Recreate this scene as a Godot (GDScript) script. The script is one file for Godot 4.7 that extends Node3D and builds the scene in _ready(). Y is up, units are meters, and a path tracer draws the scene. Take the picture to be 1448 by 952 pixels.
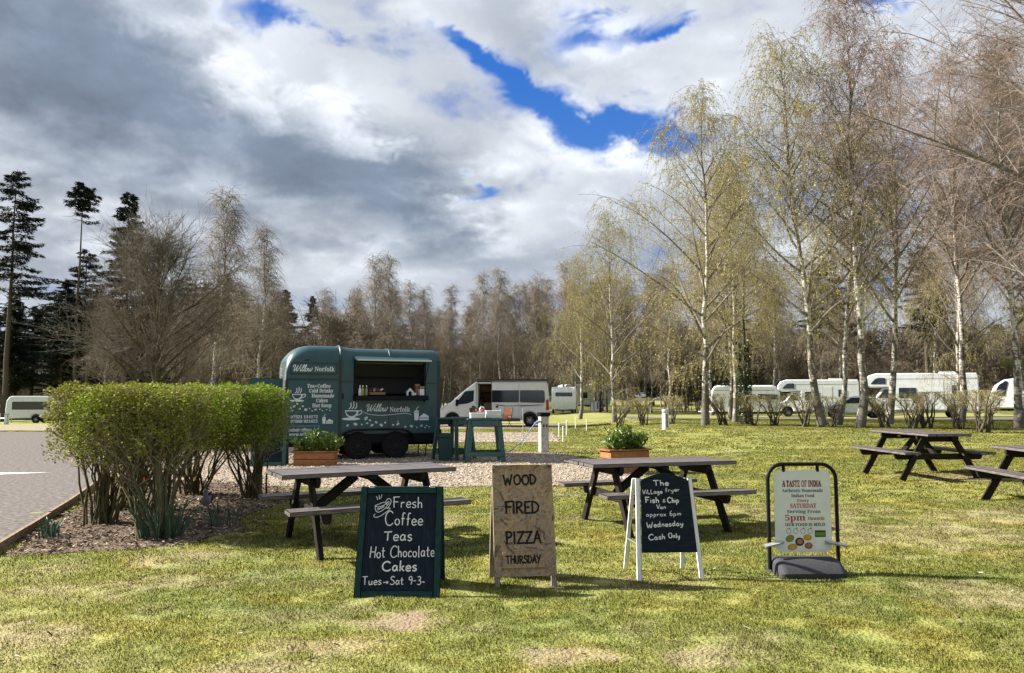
extends Node3D
# Campsite lawn with a green catering trailer, chalk boards, picnic tables and birch trees in spring sun.

var M := {}            # materials by name
var used_names := {}
var rng := RandomNumberGenerator.new()
var n_lawn := FastNoiseLite.new()
var n_patch := FastNoiseLite.new()
var n_fine := FastNoiseLite.new()


func _ready() -> void:
	rng.seed = 11
	setup_noise()
	# ---- camera
	var cam := Camera3D.new()
	cam.name = "camera"
	cam.fov = 47.57
	cam.near = 0.05
	cam.far = 900.0
	cam.position = Vector3(0, 1.5, 0)
	cam.rotation_degrees = Vector3(4.6, 0, 0)
	add_child(cam)
	cam.current = true
	# ---- sky, exposure
	var env := Environment.new()
	env.background_mode = Environment.BG_SKY
	var sky := Sky.new()
	var sm := PanoramaSkyMaterial.new()
	sm.panorama = make_sky()
	sky.sky_material = sm
	env.sky = sky
	env.ambient_light_source = Environment.AMBIENT_SOURCE_SKY
	env.tonemap_mode = Environment.TONE_MAPPER_LINEAR
	env.tonemap_exposure = 3.0
	env.background_energy_multiplier = 1.0
	env.sdfgi_enabled = true
	env.ssao_enabled = true
	env.ssil_enabled = true
	var we := WorldEnvironment.new()
	we.name = "world_environment"
	we.environment = env
	add_child(we)
	# ---- sun: from the left, a little beyond the signs
	var sun := DirectionalLight3D.new()
	sun.name = "sun"
	sun.light_energy = 1.6
	sun.light_angular_distance = 0.5
	sun.light_color = Color(1.0, 0.975, 0.93)
	sun.shadow_enabled = true
	var el := deg_to_rad(33.0)
	var az := deg_to_rad(11.0)
	var to_sun := Vector3(-cos(el) * cos(az), sin(el), -cos(el) * sin(az))
	sun.look_at_from_position(Vector3.ZERO, -to_sun, Vector3.UP)
	add_child(sun)
	print("sky ", Time.get_ticks_msec())
	make_materials()
	print("materials ", Time.get_ticks_msec())
	build_ground()
	print("ground ", Time.get_ticks_msec())
	build_trees()
	print("trees ", Time.get_ticks_msec())
	build_hedges()
	print("hedges ", Time.get_ticks_msec())
	build_trailer()
	build_vehicles()
	build_tables()
	build_signs()
	build_small()
	print("things ", Time.get_ticks_msec())
	build_cover()
	print("cover ", Time.get_ticks_msec())


# ------------------------------------------------------------------ mesh building
class MB:
	var v := PackedVector3Array()
	var n := PackedVector3Array()
	var c := PackedColorArray()
	var uv := PackedVector2Array()
	var ix := PackedInt32Array()
	var col := Color(1, 1, 1)
	var colored := false

	func vert(p: Vector3, nn: Vector3, u := Vector2.ZERO) -> int:
		v.append(p)
		n.append(nn)
		uv.append(u)
		if colored:
			c.append(col)
		return v.size() - 1

	func tri(a: Vector3, b: Vector3, d: Vector3) -> void:
		var nn := (b - a).cross(d - a).normalized()
		var i := vert(a, nn)
		vert(b, nn)
		vert(d, nn)
		ix.append(i)
		ix.append(i + 2)
		ix.append(i + 1)

	func quad(a: Vector3, b: Vector3, d: Vector3, e: Vector3, su := 1.0, sv := 1.0) -> void:
		var nn := (b - a).cross(e - a).normalized()
		var i := vert(a, nn, Vector2(0, 0))
		vert(b, nn, Vector2(su, 0))
		vert(d, nn, Vector2(su, sv))
		vert(e, nn, Vector2(0, sv))
		ix.append_array(PackedInt32Array([i, i + 2, i + 1, i, i + 3, i + 2]))

	# box with chamfered edges; u of the grain runs along the longest side
	func box(at: Vector3, size: Vector3, b := Basis.IDENTITY, ch := 0.004) -> void:
		var h := size * 0.5
		ch = minf(ch, minf(h.x, minf(h.y, h.z)) * 0.45)
		var la := 0
		if size.y > size.x and size.y >= size.z:
			la = 1
		elif size.z > size.x and size.z > size.y:
			la = 2
		var off := Vector2(at.x * 3.1 + at.y * 1.7, at.z * 2.3 + at.y)
		var corner := {}
		for ax in 3:
			for s in [-1.0, 1.0]:
				var u := (ax + 1) % 3
				var w := (ax + 2) % 3
				var q := []
				for k in [[-1.0, -1.0], [1.0, -1.0], [1.0, 1.0], [-1.0, 1.0]]:
					var p := Vector3.ZERO
					p[ax] = h[ax] * s
					p[u] = (h[u] - ch) * k[0]
					p[w] = (h[w] - ch) * k[1]
					q.append(p)
				if s < 0:
					q.reverse()
				var nn := Vector3.ZERO
				nn[ax] = s
				var base := v.size()
				for p: Vector3 in q:
					var uu := Vector2.ZERO
					if la == ax:
						uu = Vector2(p[u] * 0.25, p[w])
					elif la == u:
						uu = Vector2(p[u], p[w])
					else:
						uu = Vector2(p[w], p[u])
					vert(at + b * p, b * nn, uu + off)
				ix.append_array(PackedInt32Array([base, base + 2, base + 1, base, base + 3, base + 2]))
		if ch <= 0.0:
			return
		# edges
		for ax in 3:
			var u := (ax + 1) % 3
			var w := (ax + 2) % 3
			for su in [-1.0, 1.0]:
				for sw in [-1.0, 1.0]:
					var pts := []
					for s in [-1.0, 1.0]:
						var p := Vector3.ZERO
						p[ax] = (h[ax] - ch) * s
						var p2 := p
						p[u] = h[u] * su
						p[w] = (h[w] - ch) * sw
						p2[u] = (h[u] - ch) * su
						p2[w] = h[w] * sw
						pts.append([p, p2])
					var nn := Vector3.ZERO
					nn[u] = su
					nn[w] = sw
					nn = nn.normalized()
					var base := v.size()
					for p: Vector3 in [pts[0][0], pts[1][0], pts[1][1], pts[0][1]]:
						vert(at + b * p, b * nn, Vector2(p[la], 0.0) + off)
					if su * sw > 0:
						ix.append_array(PackedInt32Array([base, base + 2, base + 1, base, base + 3, base + 2]))
					else:
						ix.append_array(PackedInt32Array([base, base + 1, base + 2, base, base + 2, base + 3]))
		for sx in [-1.0, 1.0]:
			for sy in [-1.0, 1.0]:
				for sz in [-1.0, 1.0]:
					var a := Vector3(h.x * sx, (h.y - ch) * sy, (h.z - ch) * sz)
					var d := Vector3((h.x - ch) * sx, h.y * sy, (h.z - ch) * sz)
					var e := Vector3((h.x - ch) * sx, (h.y - ch) * sy, h.z * sz)
					if sx * sy * sz > 0:
						tri(at + b * a, at + b * d, at + b * e)
					else:
						tri(at + b * a, at + b * e, at + b * d)

	# a board between two points; up is the direction of its thickness
	func board(a: Vector3, d: Vector3, wide: float, thick: float, up := Vector3.UP, ch := 0.004) -> void:
		var x := (d - a).normalized()
		var z := x.cross(up).normalized()
		var y := z.cross(x)
		box((a + d) * 0.5, Vector3(a.distance_to(d), thick, wide), Basis(x, y, z), ch)

	func tube(pts: Array, rad: Array, sides := 6, cap := true, vscale := 1.0) -> void:
		var cnt := pts.size()
		var t: Vector3 = (pts[1] - pts[0]).normalized()
		var ref := Vector3.UP if absf(t.y) < 0.9 else Vector3.RIGHT
		var x := t.cross(ref).normalized()
		var first := v.size()
		var run := 0.0
		for i in cnt:
			if i > 0:
				run += pts[i].distance_to(pts[i - 1])
			if i == 0:
				t = (pts[1] - pts[0]).normalized()
			elif i == cnt - 1:
				t = (pts[i] - pts[i - 1]).normalized()
			else:
				t = (pts[i + 1] - pts[i - 1]).normalized()
			x = (x - t * x.dot(t)).normalized()
			var y := t.cross(x)
			for k in sides + 1:
				var a := TAU * k / sides
				var d := x * cos(a) + y * sin(a)
				vert(pts[i] + d * rad[i], d, Vector2(float(k) / sides, run * vscale))
		var w := sides + 1
		for i in cnt - 1:
			for k in sides:
				var a := first + i * w + k
				ix.append_array(PackedInt32Array([a, a + w, a + 1, a + 1, a + w, a + w + 1]))
		if cap:
			for e in 2:
				var i0 := first if e == 0 else first + (cnt - 1) * w
				var t2: Vector3 = (pts[0] - pts[1]).normalized() if e == 0 else (pts[cnt - 1] - pts[cnt - 2]).normalized()
				var m := vert(pts[0] if e == 0 else pts[cnt - 1], t2)
				var b2 := v.size()
				for k in sides:
					vert(v[i0 + k], t2)
				for k in sides:
					var k2 := (k + 1) % sides
					if e == 0:
						ix.append_array(PackedInt32Array([m, b2 + k, b2 + k2]))
					else:
						ix.append_array(PackedInt32Array([m, b2 + k2, b2 + k]))

	# three-sided twig, cheap: two or three points
	func twig(pts: PackedVector3Array, r0: float, r1: float) -> void:
		var cnt := pts.size()
		var t := (pts[cnt - 1] - pts[0]).normalized()
		var x := t.cross(Vector3(0.3, 0.2, 0.93)).normalized()
		var y := t.cross(x)
		var d0 := x
		var d1 := x * -0.5 + y * 0.866
		var d2 := x * -0.5 - y * 0.866
		var first := v.size()
		for i in cnt:
			var r := lerpf(r0, r1, float(i) / (cnt - 1))
			var p := pts[i]
			v.append(p + d0 * r)
			v.append(p + d1 * r)
			v.append(p + d2 * r)
			n.append(d0)
			n.append(d1)
			n.append(d2)
			uv.append(Vector2(0, i))
			uv.append(Vector2(0.33, i))
			uv.append(Vector2(0.66, i))
			if colored:
				c.append(col)
				c.append(col)
				c.append(col)
		for i in cnt - 1:
			var a := first + i * 3
			ix.append_array(PackedInt32Array([a, a + 3, a + 1, a + 1, a + 3, a + 4, a + 1, a + 4, a + 2, a + 2, a + 4, a + 5, a + 2, a + 5, a, a, a + 5, a + 3]))

	# surface of revolution about the local y axis; profile = [[radius, height], ...]
	func lathe(prof: Array, seg: int, tf := Transform3D.IDENTITY, smooth := true) -> void:
		for i in prof.size() - 1:
			var r0: float = prof[i][0]
			var y0: float = prof[i][1]
			var r1: float = prof[i + 1][0]
			var y1: float = prof[i + 1][1]
			var nr := Vector2(y1 - y0, r0 - r1).normalized()
			var base := v.size()
			for k in seg + 1:
				var a := TAU * k / seg
				var a_n := a
				if not smooth:
					a_n = a
				var d := Vector3(cos(a), 0, sin(a))
				var nn := Vector3(cos(a_n) * nr.x, nr.y, sin(a_n) * nr.x)
				vert(tf * (d * r0 + Vector3(0, y0, 0)), (tf.basis * nn).normalized(), Vector2(float(k) / seg, y0))
				vert(tf * (d * r1 + Vector3(0, y1, 0)), (tf.basis * nn).normalized(), Vector2(float(k) / seg, y1))
			for k in seg:
				var a := base + k * 2
				ix.append_array(PackedInt32Array([a, a + 2, a + 1, a + 1, a + 2, a + 3]))

	# polygon in x-y extruded from z0 to z1 with rounded edges of radius r
	func prism(poly: PackedVector2Array, z0: float, z1: float, r := 0.0, steps := 2, tf := Transform3D.IDENTITY, flat_bottom := false, uvs := 1.0) -> void:
		if Geometry2D.is_polygon_clockwise(poly):
			poly = poly.duplicate()
			poly.reverse()
		var cnt := poly.size()
		var vn := PackedVector2Array()
		var en := PackedVector2Array()
		for i in cnt:
			var d := poly[(i + 1) % cnt] - poly[i]
			en.append(Vector2(d.y, -d.x).normalized())
		for i in cnt:
			var a := en[(i + cnt - 1) % cnt]
			var b := en[i]
			var m := (a + b).normalized()
			m = m / maxf(0.35, m.dot(b))
			if flat_bottom and m.y < 0.0:
				m.y = 0.0
			vn.append(m)
		var rings := []
		var zs := []
		var angs := []
		if r <= 0.0:
			rings = [poly, poly]
			zs = [z0, z1]
			angs = [0.0, 0.0]
		else:
			for side in 2:
				for k in steps + 1:
					var a := (PI / 2) * (1.0 - float(k) / steps) if side == 0 else (PI / 2) * k / steps
					var inset := r * (1.0 - cos(a))
					var q := PackedVector2Array()
					for i in cnt:
						q.append(poly[i] - vn[i] * inset)
					rings.append(q)
					zs.append(z0 + r - r * sin(a) if side == 0 else z1 - r + r * sin(a))
					angs.append(-a if side == 0 else a)
		for k in rings.size() - 1:
			var q0: PackedVector2Array = rings[k]
			var q1: PackedVector2Array = rings[k + 1]
			var run := 0.0
			for i in cnt:
				var j := (i + 1) % cnt
				var base := v.size()
				var l := q0[i].distance_to(q0[j])
				for e in [[q0[i], zs[k], angs[k], run], [q0[j], zs[k], angs[k], run + l], [q1[j], zs[k + 1], angs[k + 1], run + l], [q1[i], zs[k + 1], angs[k + 1], run]]:
					var nn := Vector3(en[i].x * cos(e[2]), en[i].y * cos(e[2]), sin(e[2]))
					vert(tf * Vector3(e[0].x, e[0].y, e[1]), (tf.basis * nn).normalized(), Vector2(e[3], e[1]) * uvs)
				run += l
				ix.append_array(PackedInt32Array([base, base + 2, base + 1, base, base + 3, base + 2]))
		for side in 2:
			var q: PackedVector2Array = rings[0] if side == 0 else rings[rings.size() - 1]
			var z: float = zs[0] if side == 0 else zs[zs.size() - 1]
			var nn := (tf.basis * Vector3(0, 0, -1.0 if side == 0 else 1.0)).normalized()
			var base := v.size()
			for p in q:
				vert(tf * Vector3(p.x, p.y, z), nn, p * uvs)
			var t := Geometry2D.triangulate_polygon(poly)
			for i in range(0, t.size(), 3):
				# godot hands the triangles back in no fixed turn: sort them
				var a := poly[t[i]]
				var ccw := (poly[t[i + 1]] - a).cross(poly[t[i + 2]] - a) > 0.0
				if ccw == (side == 1):
					ix.append_array(PackedInt32Array([base + t[i], base + t[i + 2], base + t[i + 1]]))
				else:
					ix.append_array(PackedInt32Array([base + t[i], base + t[i + 1], base + t[i + 2]]))

	# flat pen strokes in the local x-y plane, facing +z
	func stroke(pts: PackedVector2Array, half: float, z: float, tf := Transform3D.IDENTITY) -> void:
		var cnt := pts.size()
		if cnt < 2:
			return
		var nn := tf.basis.z.normalized()
		var first := v.size()
		for i in cnt:
			var a := pts[maxi(i - 1, 0)]
			var b := pts[mini(i + 1, cnt - 1)]
			var t := (b - a).normalized()
			var s := Vector2(-t.y, t.x)
			var w := half
			if i > 0 and i < cnt - 1:
				var t1 := (pts[i] - pts[i - 1]).normalized()
				w = half / maxf(0.5, absf(Vector2(-t1.y, t1.x).dot(s)))
			vert(tf * Vector3(pts[i].x + s.x * w, pts[i].y + s.y * w, z), nn)
			vert(tf * Vector3(pts[i].x - s.x * w, pts[i].y - s.y * w, z), nn)
		for i in cnt - 1:
			var a := first + i * 2
			ix.append_array(PackedInt32Array([a, a + 2, a + 1, a + 1, a + 2, a + 3]))
		for e in 2:
			var p := pts[0] if e == 0 else pts[cnt - 1]
			var o := (pts[0] - pts[1]).normalized() if e == 0 else (pts[cnt - 1] - pts[cnt - 2]).normalized()
			var s := Vector2(-o.y, o.x)
			var m := vert(tf * Vector3(p.x, p.y, z), nn)
			var prev := -1
			for k in 5:
				var an := PI * k / 4.0
				var q := p + (s * cos(an) + o * sin(an)) * half
				var cur := vert(tf * Vector3(q.x, q.y, z), nn)
				if prev >= 0:
					ix.append_array(PackedInt32Array([m, cur, prev]))
				prev = cur

	func mesh() -> ArrayMesh:
		var arr := []
		arr.resize(Mesh.ARRAY_MAX)
		arr[Mesh.ARRAY_VERTEX] = v
		arr[Mesh.ARRAY_NORMAL] = n
		arr[Mesh.ARRAY_TEX_UV] = uv
		if colored:
			arr[Mesh.ARRAY_COLOR] = c
		arr[Mesh.ARRAY_INDEX] = ix
		var m := ArrayMesh.new()
		m.add_surface_from_arrays(Mesh.PRIMITIVE_TRIANGLES, arr)
		return m


# ------------------------------------------------------------------ naming and tagging
func numbered(called: String) -> String:
	if not used_names.has(called):
		used_names[called] = 0
		return called
	used_names[called] += 1
	return "%s_%03d" % [called, used_names[called]]


func tag(o: Node, label: String, category: String, group := "") -> void:
	o.set_meta("label", label)
	o.set_meta("category", category)
	if group:
		o.set_meta("group", group)


func thing(called: String, label: String, category: String, at := Vector3.ZERO, turn := 0.0, group := "") -> Node3D:
	var o := Node3D.new()
	o.name = numbered(called)
	add_child(o)
	o.position = at
	o.rotation.y = deg_to_rad(turn)
	tag(o, label, category, group)
	return o


func part(parent: Node, called: String, mesh: Mesh, mat: Material) -> MeshInstance3D:
	var o := MeshInstance3D.new()
	o.name = called if parent != self else numbered(called)
	o.mesh = mesh
	o.material_override = mat
	parent.add_child(o, true)
	return o


func setting(called: String, mesh: Mesh, mat: Material) -> MeshInstance3D:
	var o := part(self, called, mesh, mat)
	o.set_meta("kind", "structure")
	return o


func copy(src: Node3D, called: String, label: String, at: Vector3, turn: float, sc := Vector3.ONE) -> Node3D:
	var o := src.duplicate() as Node3D
	o.name = numbered(called)
	add_child(o)
	o.position = at
	o.rotation = Vector3(0, deg_to_rad(turn), 0)
	o.scale = sc
	if label:
		o.set_meta("label", label)
	return o


func boxmesh(size: Vector3, ch := 0.004) -> ArrayMesh:
	var b := MB.new()
	b.box(Vector3.ZERO, size, Basis.IDENTITY, ch)
	return b.mesh()


func boxpart(parent: Node, called: String, at: Vector3, size: Vector3, mat: Material, ch := 0.004, b := Basis.IDENTITY) -> MeshInstance3D:
	var m := MB.new()
	m.box(at, size, b, ch)
	return part(parent, called, m.mesh(), mat)


func rect(x0: float, y0: float, x1: float, y1: float) -> PackedVector2Array:
	return PackedVector2Array([Vector2(x0, y0), Vector2(x1, y0), Vector2(x1, y1), Vector2(x0, y1)])


func rrect(x0: float, y0: float, x1: float, y1: float, r: float, k := 4) -> PackedVector2Array:
	var p := PackedVector2Array()
	for c in [[x1 - r, y0 + r, -90.0], [x1 - r, y1 - r, 0.0], [x0 + r, y1 - r, 90.0], [x0 + r, y0 + r, 180.0]]:
		for i in k + 1:
			var a := deg_to_rad(c[2] + 90.0 * i / k)
			p.append(Vector2(c[0] + r * cos(a), c[1] + r * sin(a)))
	return p


func ell(cx: float, cy: float, rx: float, ry: float, k := 16, turn := 0.0) -> PackedVector2Array:
	var p := PackedVector2Array()
	for i in k:
		var a := TAU * i / k
		p.append(Vector2(cx, cy) + Vector2(rx * cos(a), ry * sin(a)).rotated(turn))
	return p


func poly(a: Array) -> PackedVector2Array:
	var p := PackedVector2Array()
	for i in range(0, a.size(), 2):
		p.append(Vector2(a[i], a[i + 1]))
	return p


# round the corners of a polygon: radii per corner
func rounded(a: Array, k := 4) -> PackedVector2Array:
	var p := PackedVector2Array()
	var cnt := a.size() / 3
	for i in cnt:
		var c := Vector2(a[i * 3], a[i * 3 + 1])
		var r: float = a[i * 3 + 2]
		var i0 := (i + cnt - 1) % cnt
		var i1 := (i + 1) % cnt
		var d0 := (Vector2(a[i0 * 3], a[i0 * 3 + 1]) - c)
		var d1 := (Vector2(a[i1 * 3], a[i1 * 3 + 1]) - c)
		if r <= 0.0:
			p.append(c)
			continue
		var l := minf(r, minf(d0.length(), d1.length()) * 0.49)
		var s := c + d0.normalized() * l
		var e := c + d1.normalized() * l
		for j in k + 1:
			var t := float(j) / k
			p.append(s.lerp(c, t).lerp(c.lerp(e, t), t))
	return p


func curve(p: PackedVector2Array, k := 4) -> PackedVector2Array:
	var o := PackedVector2Array()
	var cnt := p.size()
	for i in cnt - 1:
		var a := p[maxi(i - 1, 0)]
		var d := p[mini(i + 2, cnt - 1)]
		for j in k:
			o.append(p[i].cubic_interpolate(p[i + 1], a, d, float(j) / k))
	o.append(p[cnt - 1])
	return o


func plate(parent: Node, called: String, pg: PackedVector2Array, z0: float, z1: float, mat: Material, r := 0.0, tf := Transform3D.IDENTITY, uvs := 1.0) -> MeshInstance3D:
	var m := MB.new()
	m.prism(pg, z0, z1, r, 2, tf, false, uvs)
	return part(parent, called, m.mesh(), mat)


func text_part(parent: Node, called: String, s: String, font: Font, height: float, x0: float, x1: float, y: float, z: float, mat: Material, tf := Transform3D.IDENTITY, fat := 0.0) -> MeshInstance3D:
	# letters fitted between x0 and x1 with the baseline at y; height is that of the capitals
	var tm := TextMesh.new()
	tm.text = s
	tm.font = font
	tm.font_size = 64
	tm.pixel_size = 0.01
	tm.depth = 0.004
	tm.curve_step = 2.0
	tm.horizontal_alignment = HORIZONTAL_ALIGNMENT_LEFT
	tm.vertical_alignment = VERTICAL_ALIGNMENT_BOTTOM
	var bb := tm.get_aabb()
	var ref := TextMesh.new()
	ref.text = "H"
	ref.font = font
	ref.font_size = 64
	ref.pixel_size = 0.01
	ref.vertical_alignment = VERTICAL_ALIGNMENT_BOTTOM
	var rb := ref.get_aabb()
	var o := MeshInstance3D.new()
	o.name = called
	o.mesh = tm
	o.material_override = mat
	parent.add_child(o, true)
	var sx := (x1 - x0) / bb.size.x
	var sy := height / rb.size.y
	var at := Vector3(x0 - bb.position.x * sx, y - rb.position.y * sy, z)
	o.transform = tf * Transform3D(Basis(Vector3(sx, 0, 0), Vector3(0, sy, 0), Vector3(0, 0, 0.3)), at)
	if fat > 0.0:
		# the heavier weight of the print: the same letters once more, a hair to the side
		var o2 := o.duplicate() as MeshInstance3D
		o2.name = called
		parent.add_child(o2, true)
		o2.transform = tf * Transform3D(Basis(Vector3(sx, 0, 0), Vector3(0, sy, 0), Vector3(0, 0, 0.3)), at + Vector3(fat, fat * 0.4, 0.0004))
	return o


# ------------------------------------------------------------------ hand lettering: pen strokes on a 100-high cell
const GLYPH := {
	"F": [55, "8 0 8 100|0 98 58 103|2 52 45 55"], "r": [38, "6 0 6 50|6 30 15 46 33 46~"], "e": [44, "4 26 38 28 35 44 20 52 5 38 4 16 18 0 41 8~"],
	"s": [38, "34 46 20 52 6 42 12 30 28 22 32 10 18 0 2 6~"], "h": [42, "5 100 5 0|5 30 18 50 32 44 35 25 35 0~"], "C": [72, "66 85 50 100 28 98 8 75 2 45 10 15 30 0 50 2 68 16~"],
	"o": [46, "22 50 6 40 3 22 12 3 28 1 39 15 38 36 22 50~"], "f": [36, "34 96 22 102 14 90 13 60 12 0~|0 52 30 54"], "T": [64, "0 98 62 102|30 100 30 0"],
	"a": [48, "36 44 20 51 5 36 4 14 16 1 32 14 36 40~|37 50 37 12 46 2~"], "H": [64, "6 100 4 0|58 100 54 0|5 50 56 52"], "t": [36, "14 88 13 20 20 3 32 4~|0 56 32 58"],
	"c": [40, "36 42 22 51 6 40 3 20 14 2 36 8~"], "l": [22, "8 100 8 10 17 0~"], "k": [42, "6 100 5 0|36 50 6 22|14 28 38 0"], "S": [54, "48 88 28 102 8 88 10 65 36 48 48 28 38 4 16 0 0 12~"],
	"u": [48, "4 50 5 14 16 1 32 10 37 30~|38 50 38 12 46 1~"], "9": [46, "40 80 24 100 6 88 6 64 22 54 38 66 40 88~|40 86 40 40 32 0~"], "3": [46, "4 92 24 102 40 86 34 64 16 54~|16 54 40 44 44 20 26 0 2 10~"],
	"-": [36, "2 48 32 50"], "i": [16, "7 50 7 0|7 68 7 73"], "V": [60, "0 100 28 0|28 0 58 102"], "L": [48, "6 100 5 0|5 0 46 2"], "g": [46, "36 44 20 51 5 36 4 16 16 3 32 16 37 40~|38 50 38 -16 26 -36 6 -28~"],
	"y": [46, "3 50 8 20 20 10 36 26~|40 50 36 0 24 -32 4 -32~"], "&": [44, "38 0 10 38 12 52 24 52 24 38 6 18 10 2 24 2 38 18~"], "p": [46, "5 50 5 -40|5 34 18 51 36 40 38 18 24 1 6 10~"],
	"x": [42, "2 50 36 0|36 50 2 0"], "6": [48, "34 100 12 70 4 30 14 3 34 4 42 24 30 44 8 30~"], "m": [68, "5 50 5 0|5 30 16 50 30 42 31 0~|31 30 42 50 57 42 59 0~"],
	"w": [66, "2 50 10 6 18 4 30 36~|30 36 38 4 48 6 62 52~"], "W": [92, "0 98 12 8 24 2 42 60~|42 60 54 4 66 6 86 102~"], "d": [50, "36 44 20 51 5 36 4 14 16 1 32 12~|38 100 38 12 46 2~"],
	"n": [46, "5 50 5 0|5 30 18 50 34 42 36 0~"], "O": [74, "36 100 10 84 3 46 14 8 36 0 60 14 68 52 56 90 36 100~"], "D": [64, "6 100 6 0|0 100 34 94 58 64 52 24 28 4 2 0~"],
	"I": [18, "8 100 8 0"], "R": [60, "6 100 6 0|2 98 36 98 48 80 38 58 10 48~|18 50 56 0"], "E": [54, "6 100 6 0|6 100 46 102|6 52 40 54|6 0 48 2"], "P": [54, "6 100 6 0|2 98 36 98 48 76 36 54 8 46~"],
	"Z": [62, "2 98 54 102|54 102 2 0|2 0 58 2"], "A": [62, "0 0 30 102|30 102 56 0|12 36 46 40"], "U": [60, "4 100 6 20 24 0 44 14 50 100~"], "Y": [60, "0 100 26 52|56 104 20 0"],
	">": [80, "8 30 66 31|50 46 68 31|50 14 68 31"], "~": [36, "4 30 14 34 24 28 32 32~"], ".": [16, "6 0 9 1"], " ": [34, ""], "1": [90, "0 100 16 0|16 0 40 66|40 66 58 0|58 0 84 104"],
}


func strokes(m: MB, s: String, at: Vector2, wide: float, high: float, half: float, z: float, tf: Transform3D, jitter := 0.03, rise := 0.0, x_high := 1.0) -> void:
	var total := 0.0
	for ch in s:
		total += GLYPH[ch][0] + 10.0
	var kx := wide / (total - 10.0)
	var ky := high / 100.0
	var pen := 0.0
	var lift := 0
	for ch in s:
		var g: Array = GLYPH[ch]
		var dy := rng.randf_range(-jitter, jitter) * high
		var skew := rng.randf_range(-0.04, 0.06)
		if g[1] != "":
			for st: String in g[1].split("|"):
				var smooth := st.ends_with("~")
				var f := st.trim_suffix("~").split_floats(" ")
				var p := PackedVector2Array()
				for i in range(0, f.size() - 1, 2):
					var px := pen + f[i] + f[i + 1] * skew
					var yy := f[i + 1]
					if ch == ch.to_lower() and ch != ch.to_upper():
						yy *= x_high
					p.append(at + Vector2(px * kx, yy * ky + dy + rise * pen * kx))
				if smooth:
					p = curve(p, 4)
				lift += 1
				m.stroke(p, half, z + (lift % 9) * 0.00012, tf)
		pen += g[0] + 10.0


# ------------------------------------------------------------------ sky
func setup_noise() -> void:
	for e in [[n_lawn, 0.35, 4, 3], [n_patch, 0.9, 5, 8], [n_fine, 9.0, 3, 5]]:
		var nz: FastNoiseLite = e[0]
		nz.noise_type = FastNoiseLite.TYPE_SIMPLEX_SMOOTH
		nz.frequency = e[1]
		nz.fractal_octaves = e[2]
		nz.seed = e[3]


var sky_a := FastNoiseLite.new()
var sky_b := FastNoiseLite.new()
var sky_c := FastNoiseLite.new()
# [azimuth, elevation, radius along, radius across, turn, amount] in degrees: the shape of the large clouds
const GAPS := [[-18.6, 25.8, 3.2, 1.5, -10.0, 1.0], [-4.2, 23.9, 3.4, 0.9, -38.0, 0.75], [0.4, 21.9, 3.8, 1.5, -22.0, 1.0], [5.4, 20.8, 4.2, 2.2, -15.0, 1.12], [-30.0, 18.0, 12.0, 9.0, 0.0, -0.8], [-15.0, 15.0, 10.0, 4.0, -10.0, -0.5], [9.4, 19.5, 3.0, 1.9, 10.0, 1.1], [6.8, 26.9, 3.8, 1.5, 8.0, 1.0], [11.4, 26.4, 3.0, 0.9, 25.0, 0.7], [27.0, 26.2, 2.6, 1.0, 0.0, 0.9], [-2.7, 15.9, 0.9, 0.5, -20.0, 0.7]]
const TONES := [[-32.0, 20.5, 12.0, 6.0, -12.0, -0.4], [-18.0, 18.2, 10.0, 3.2, -14.0, -0.45], [-8.5, 15.8, 6.0, 2.2, -12.0, -0.4], [-6.0, 12.9, 4.5, 2.0, -8.0, -0.34], [-27.0, 25.0, 7.5, 4.0, 0.0, -0.3], [9.0, 11.5, 6.0, 2.6, 0.0, -0.2], [0.5, 10.0, 5.0, 1.6, 0.0, -0.16], [2.0, 25.8, 4.0, 2.0, -20.0, -0.22], [-18.4, 23.6, 4.2, 1.1, -14.0, 0.5], [-11.0, 21.8, 4.5, 1.8, -24.0, 0.4], [-9.0, 27.0, 5.0, 3.0, 0.0, 0.32], [2.5, 17.6, 4.5, 1.6, -18.0, 0.34], [0.8, 14.2, 2.4, 2.0, 10.0, 0.42], [9.0, 17.4, 4.5, 1.0, -8.0, 0.34], [-13.5, 9.2, 7.5, 1.1, 0.0, 0.36], [-29.0, 11.8, 5.0, 1.6, -10.0, 0.34], [17.0, 23.5, 8.0, 4.0, 10.0, 0.3], [5.0, 13.6, 4.0, 1.8, -20.0, 0.12]]


func lump(e: Array, az: float, el: float) -> float:
	var d := Vector2(az - e[0], el - e[1]).rotated(deg_to_rad(-e[4]))
	var q: float = d.x * d.x / (e[2] * e[2]) + d.y * d.y / (e[3] * e[3])
	return e[5] * exp(-q) if q < 6.0 else 0.0


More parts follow.
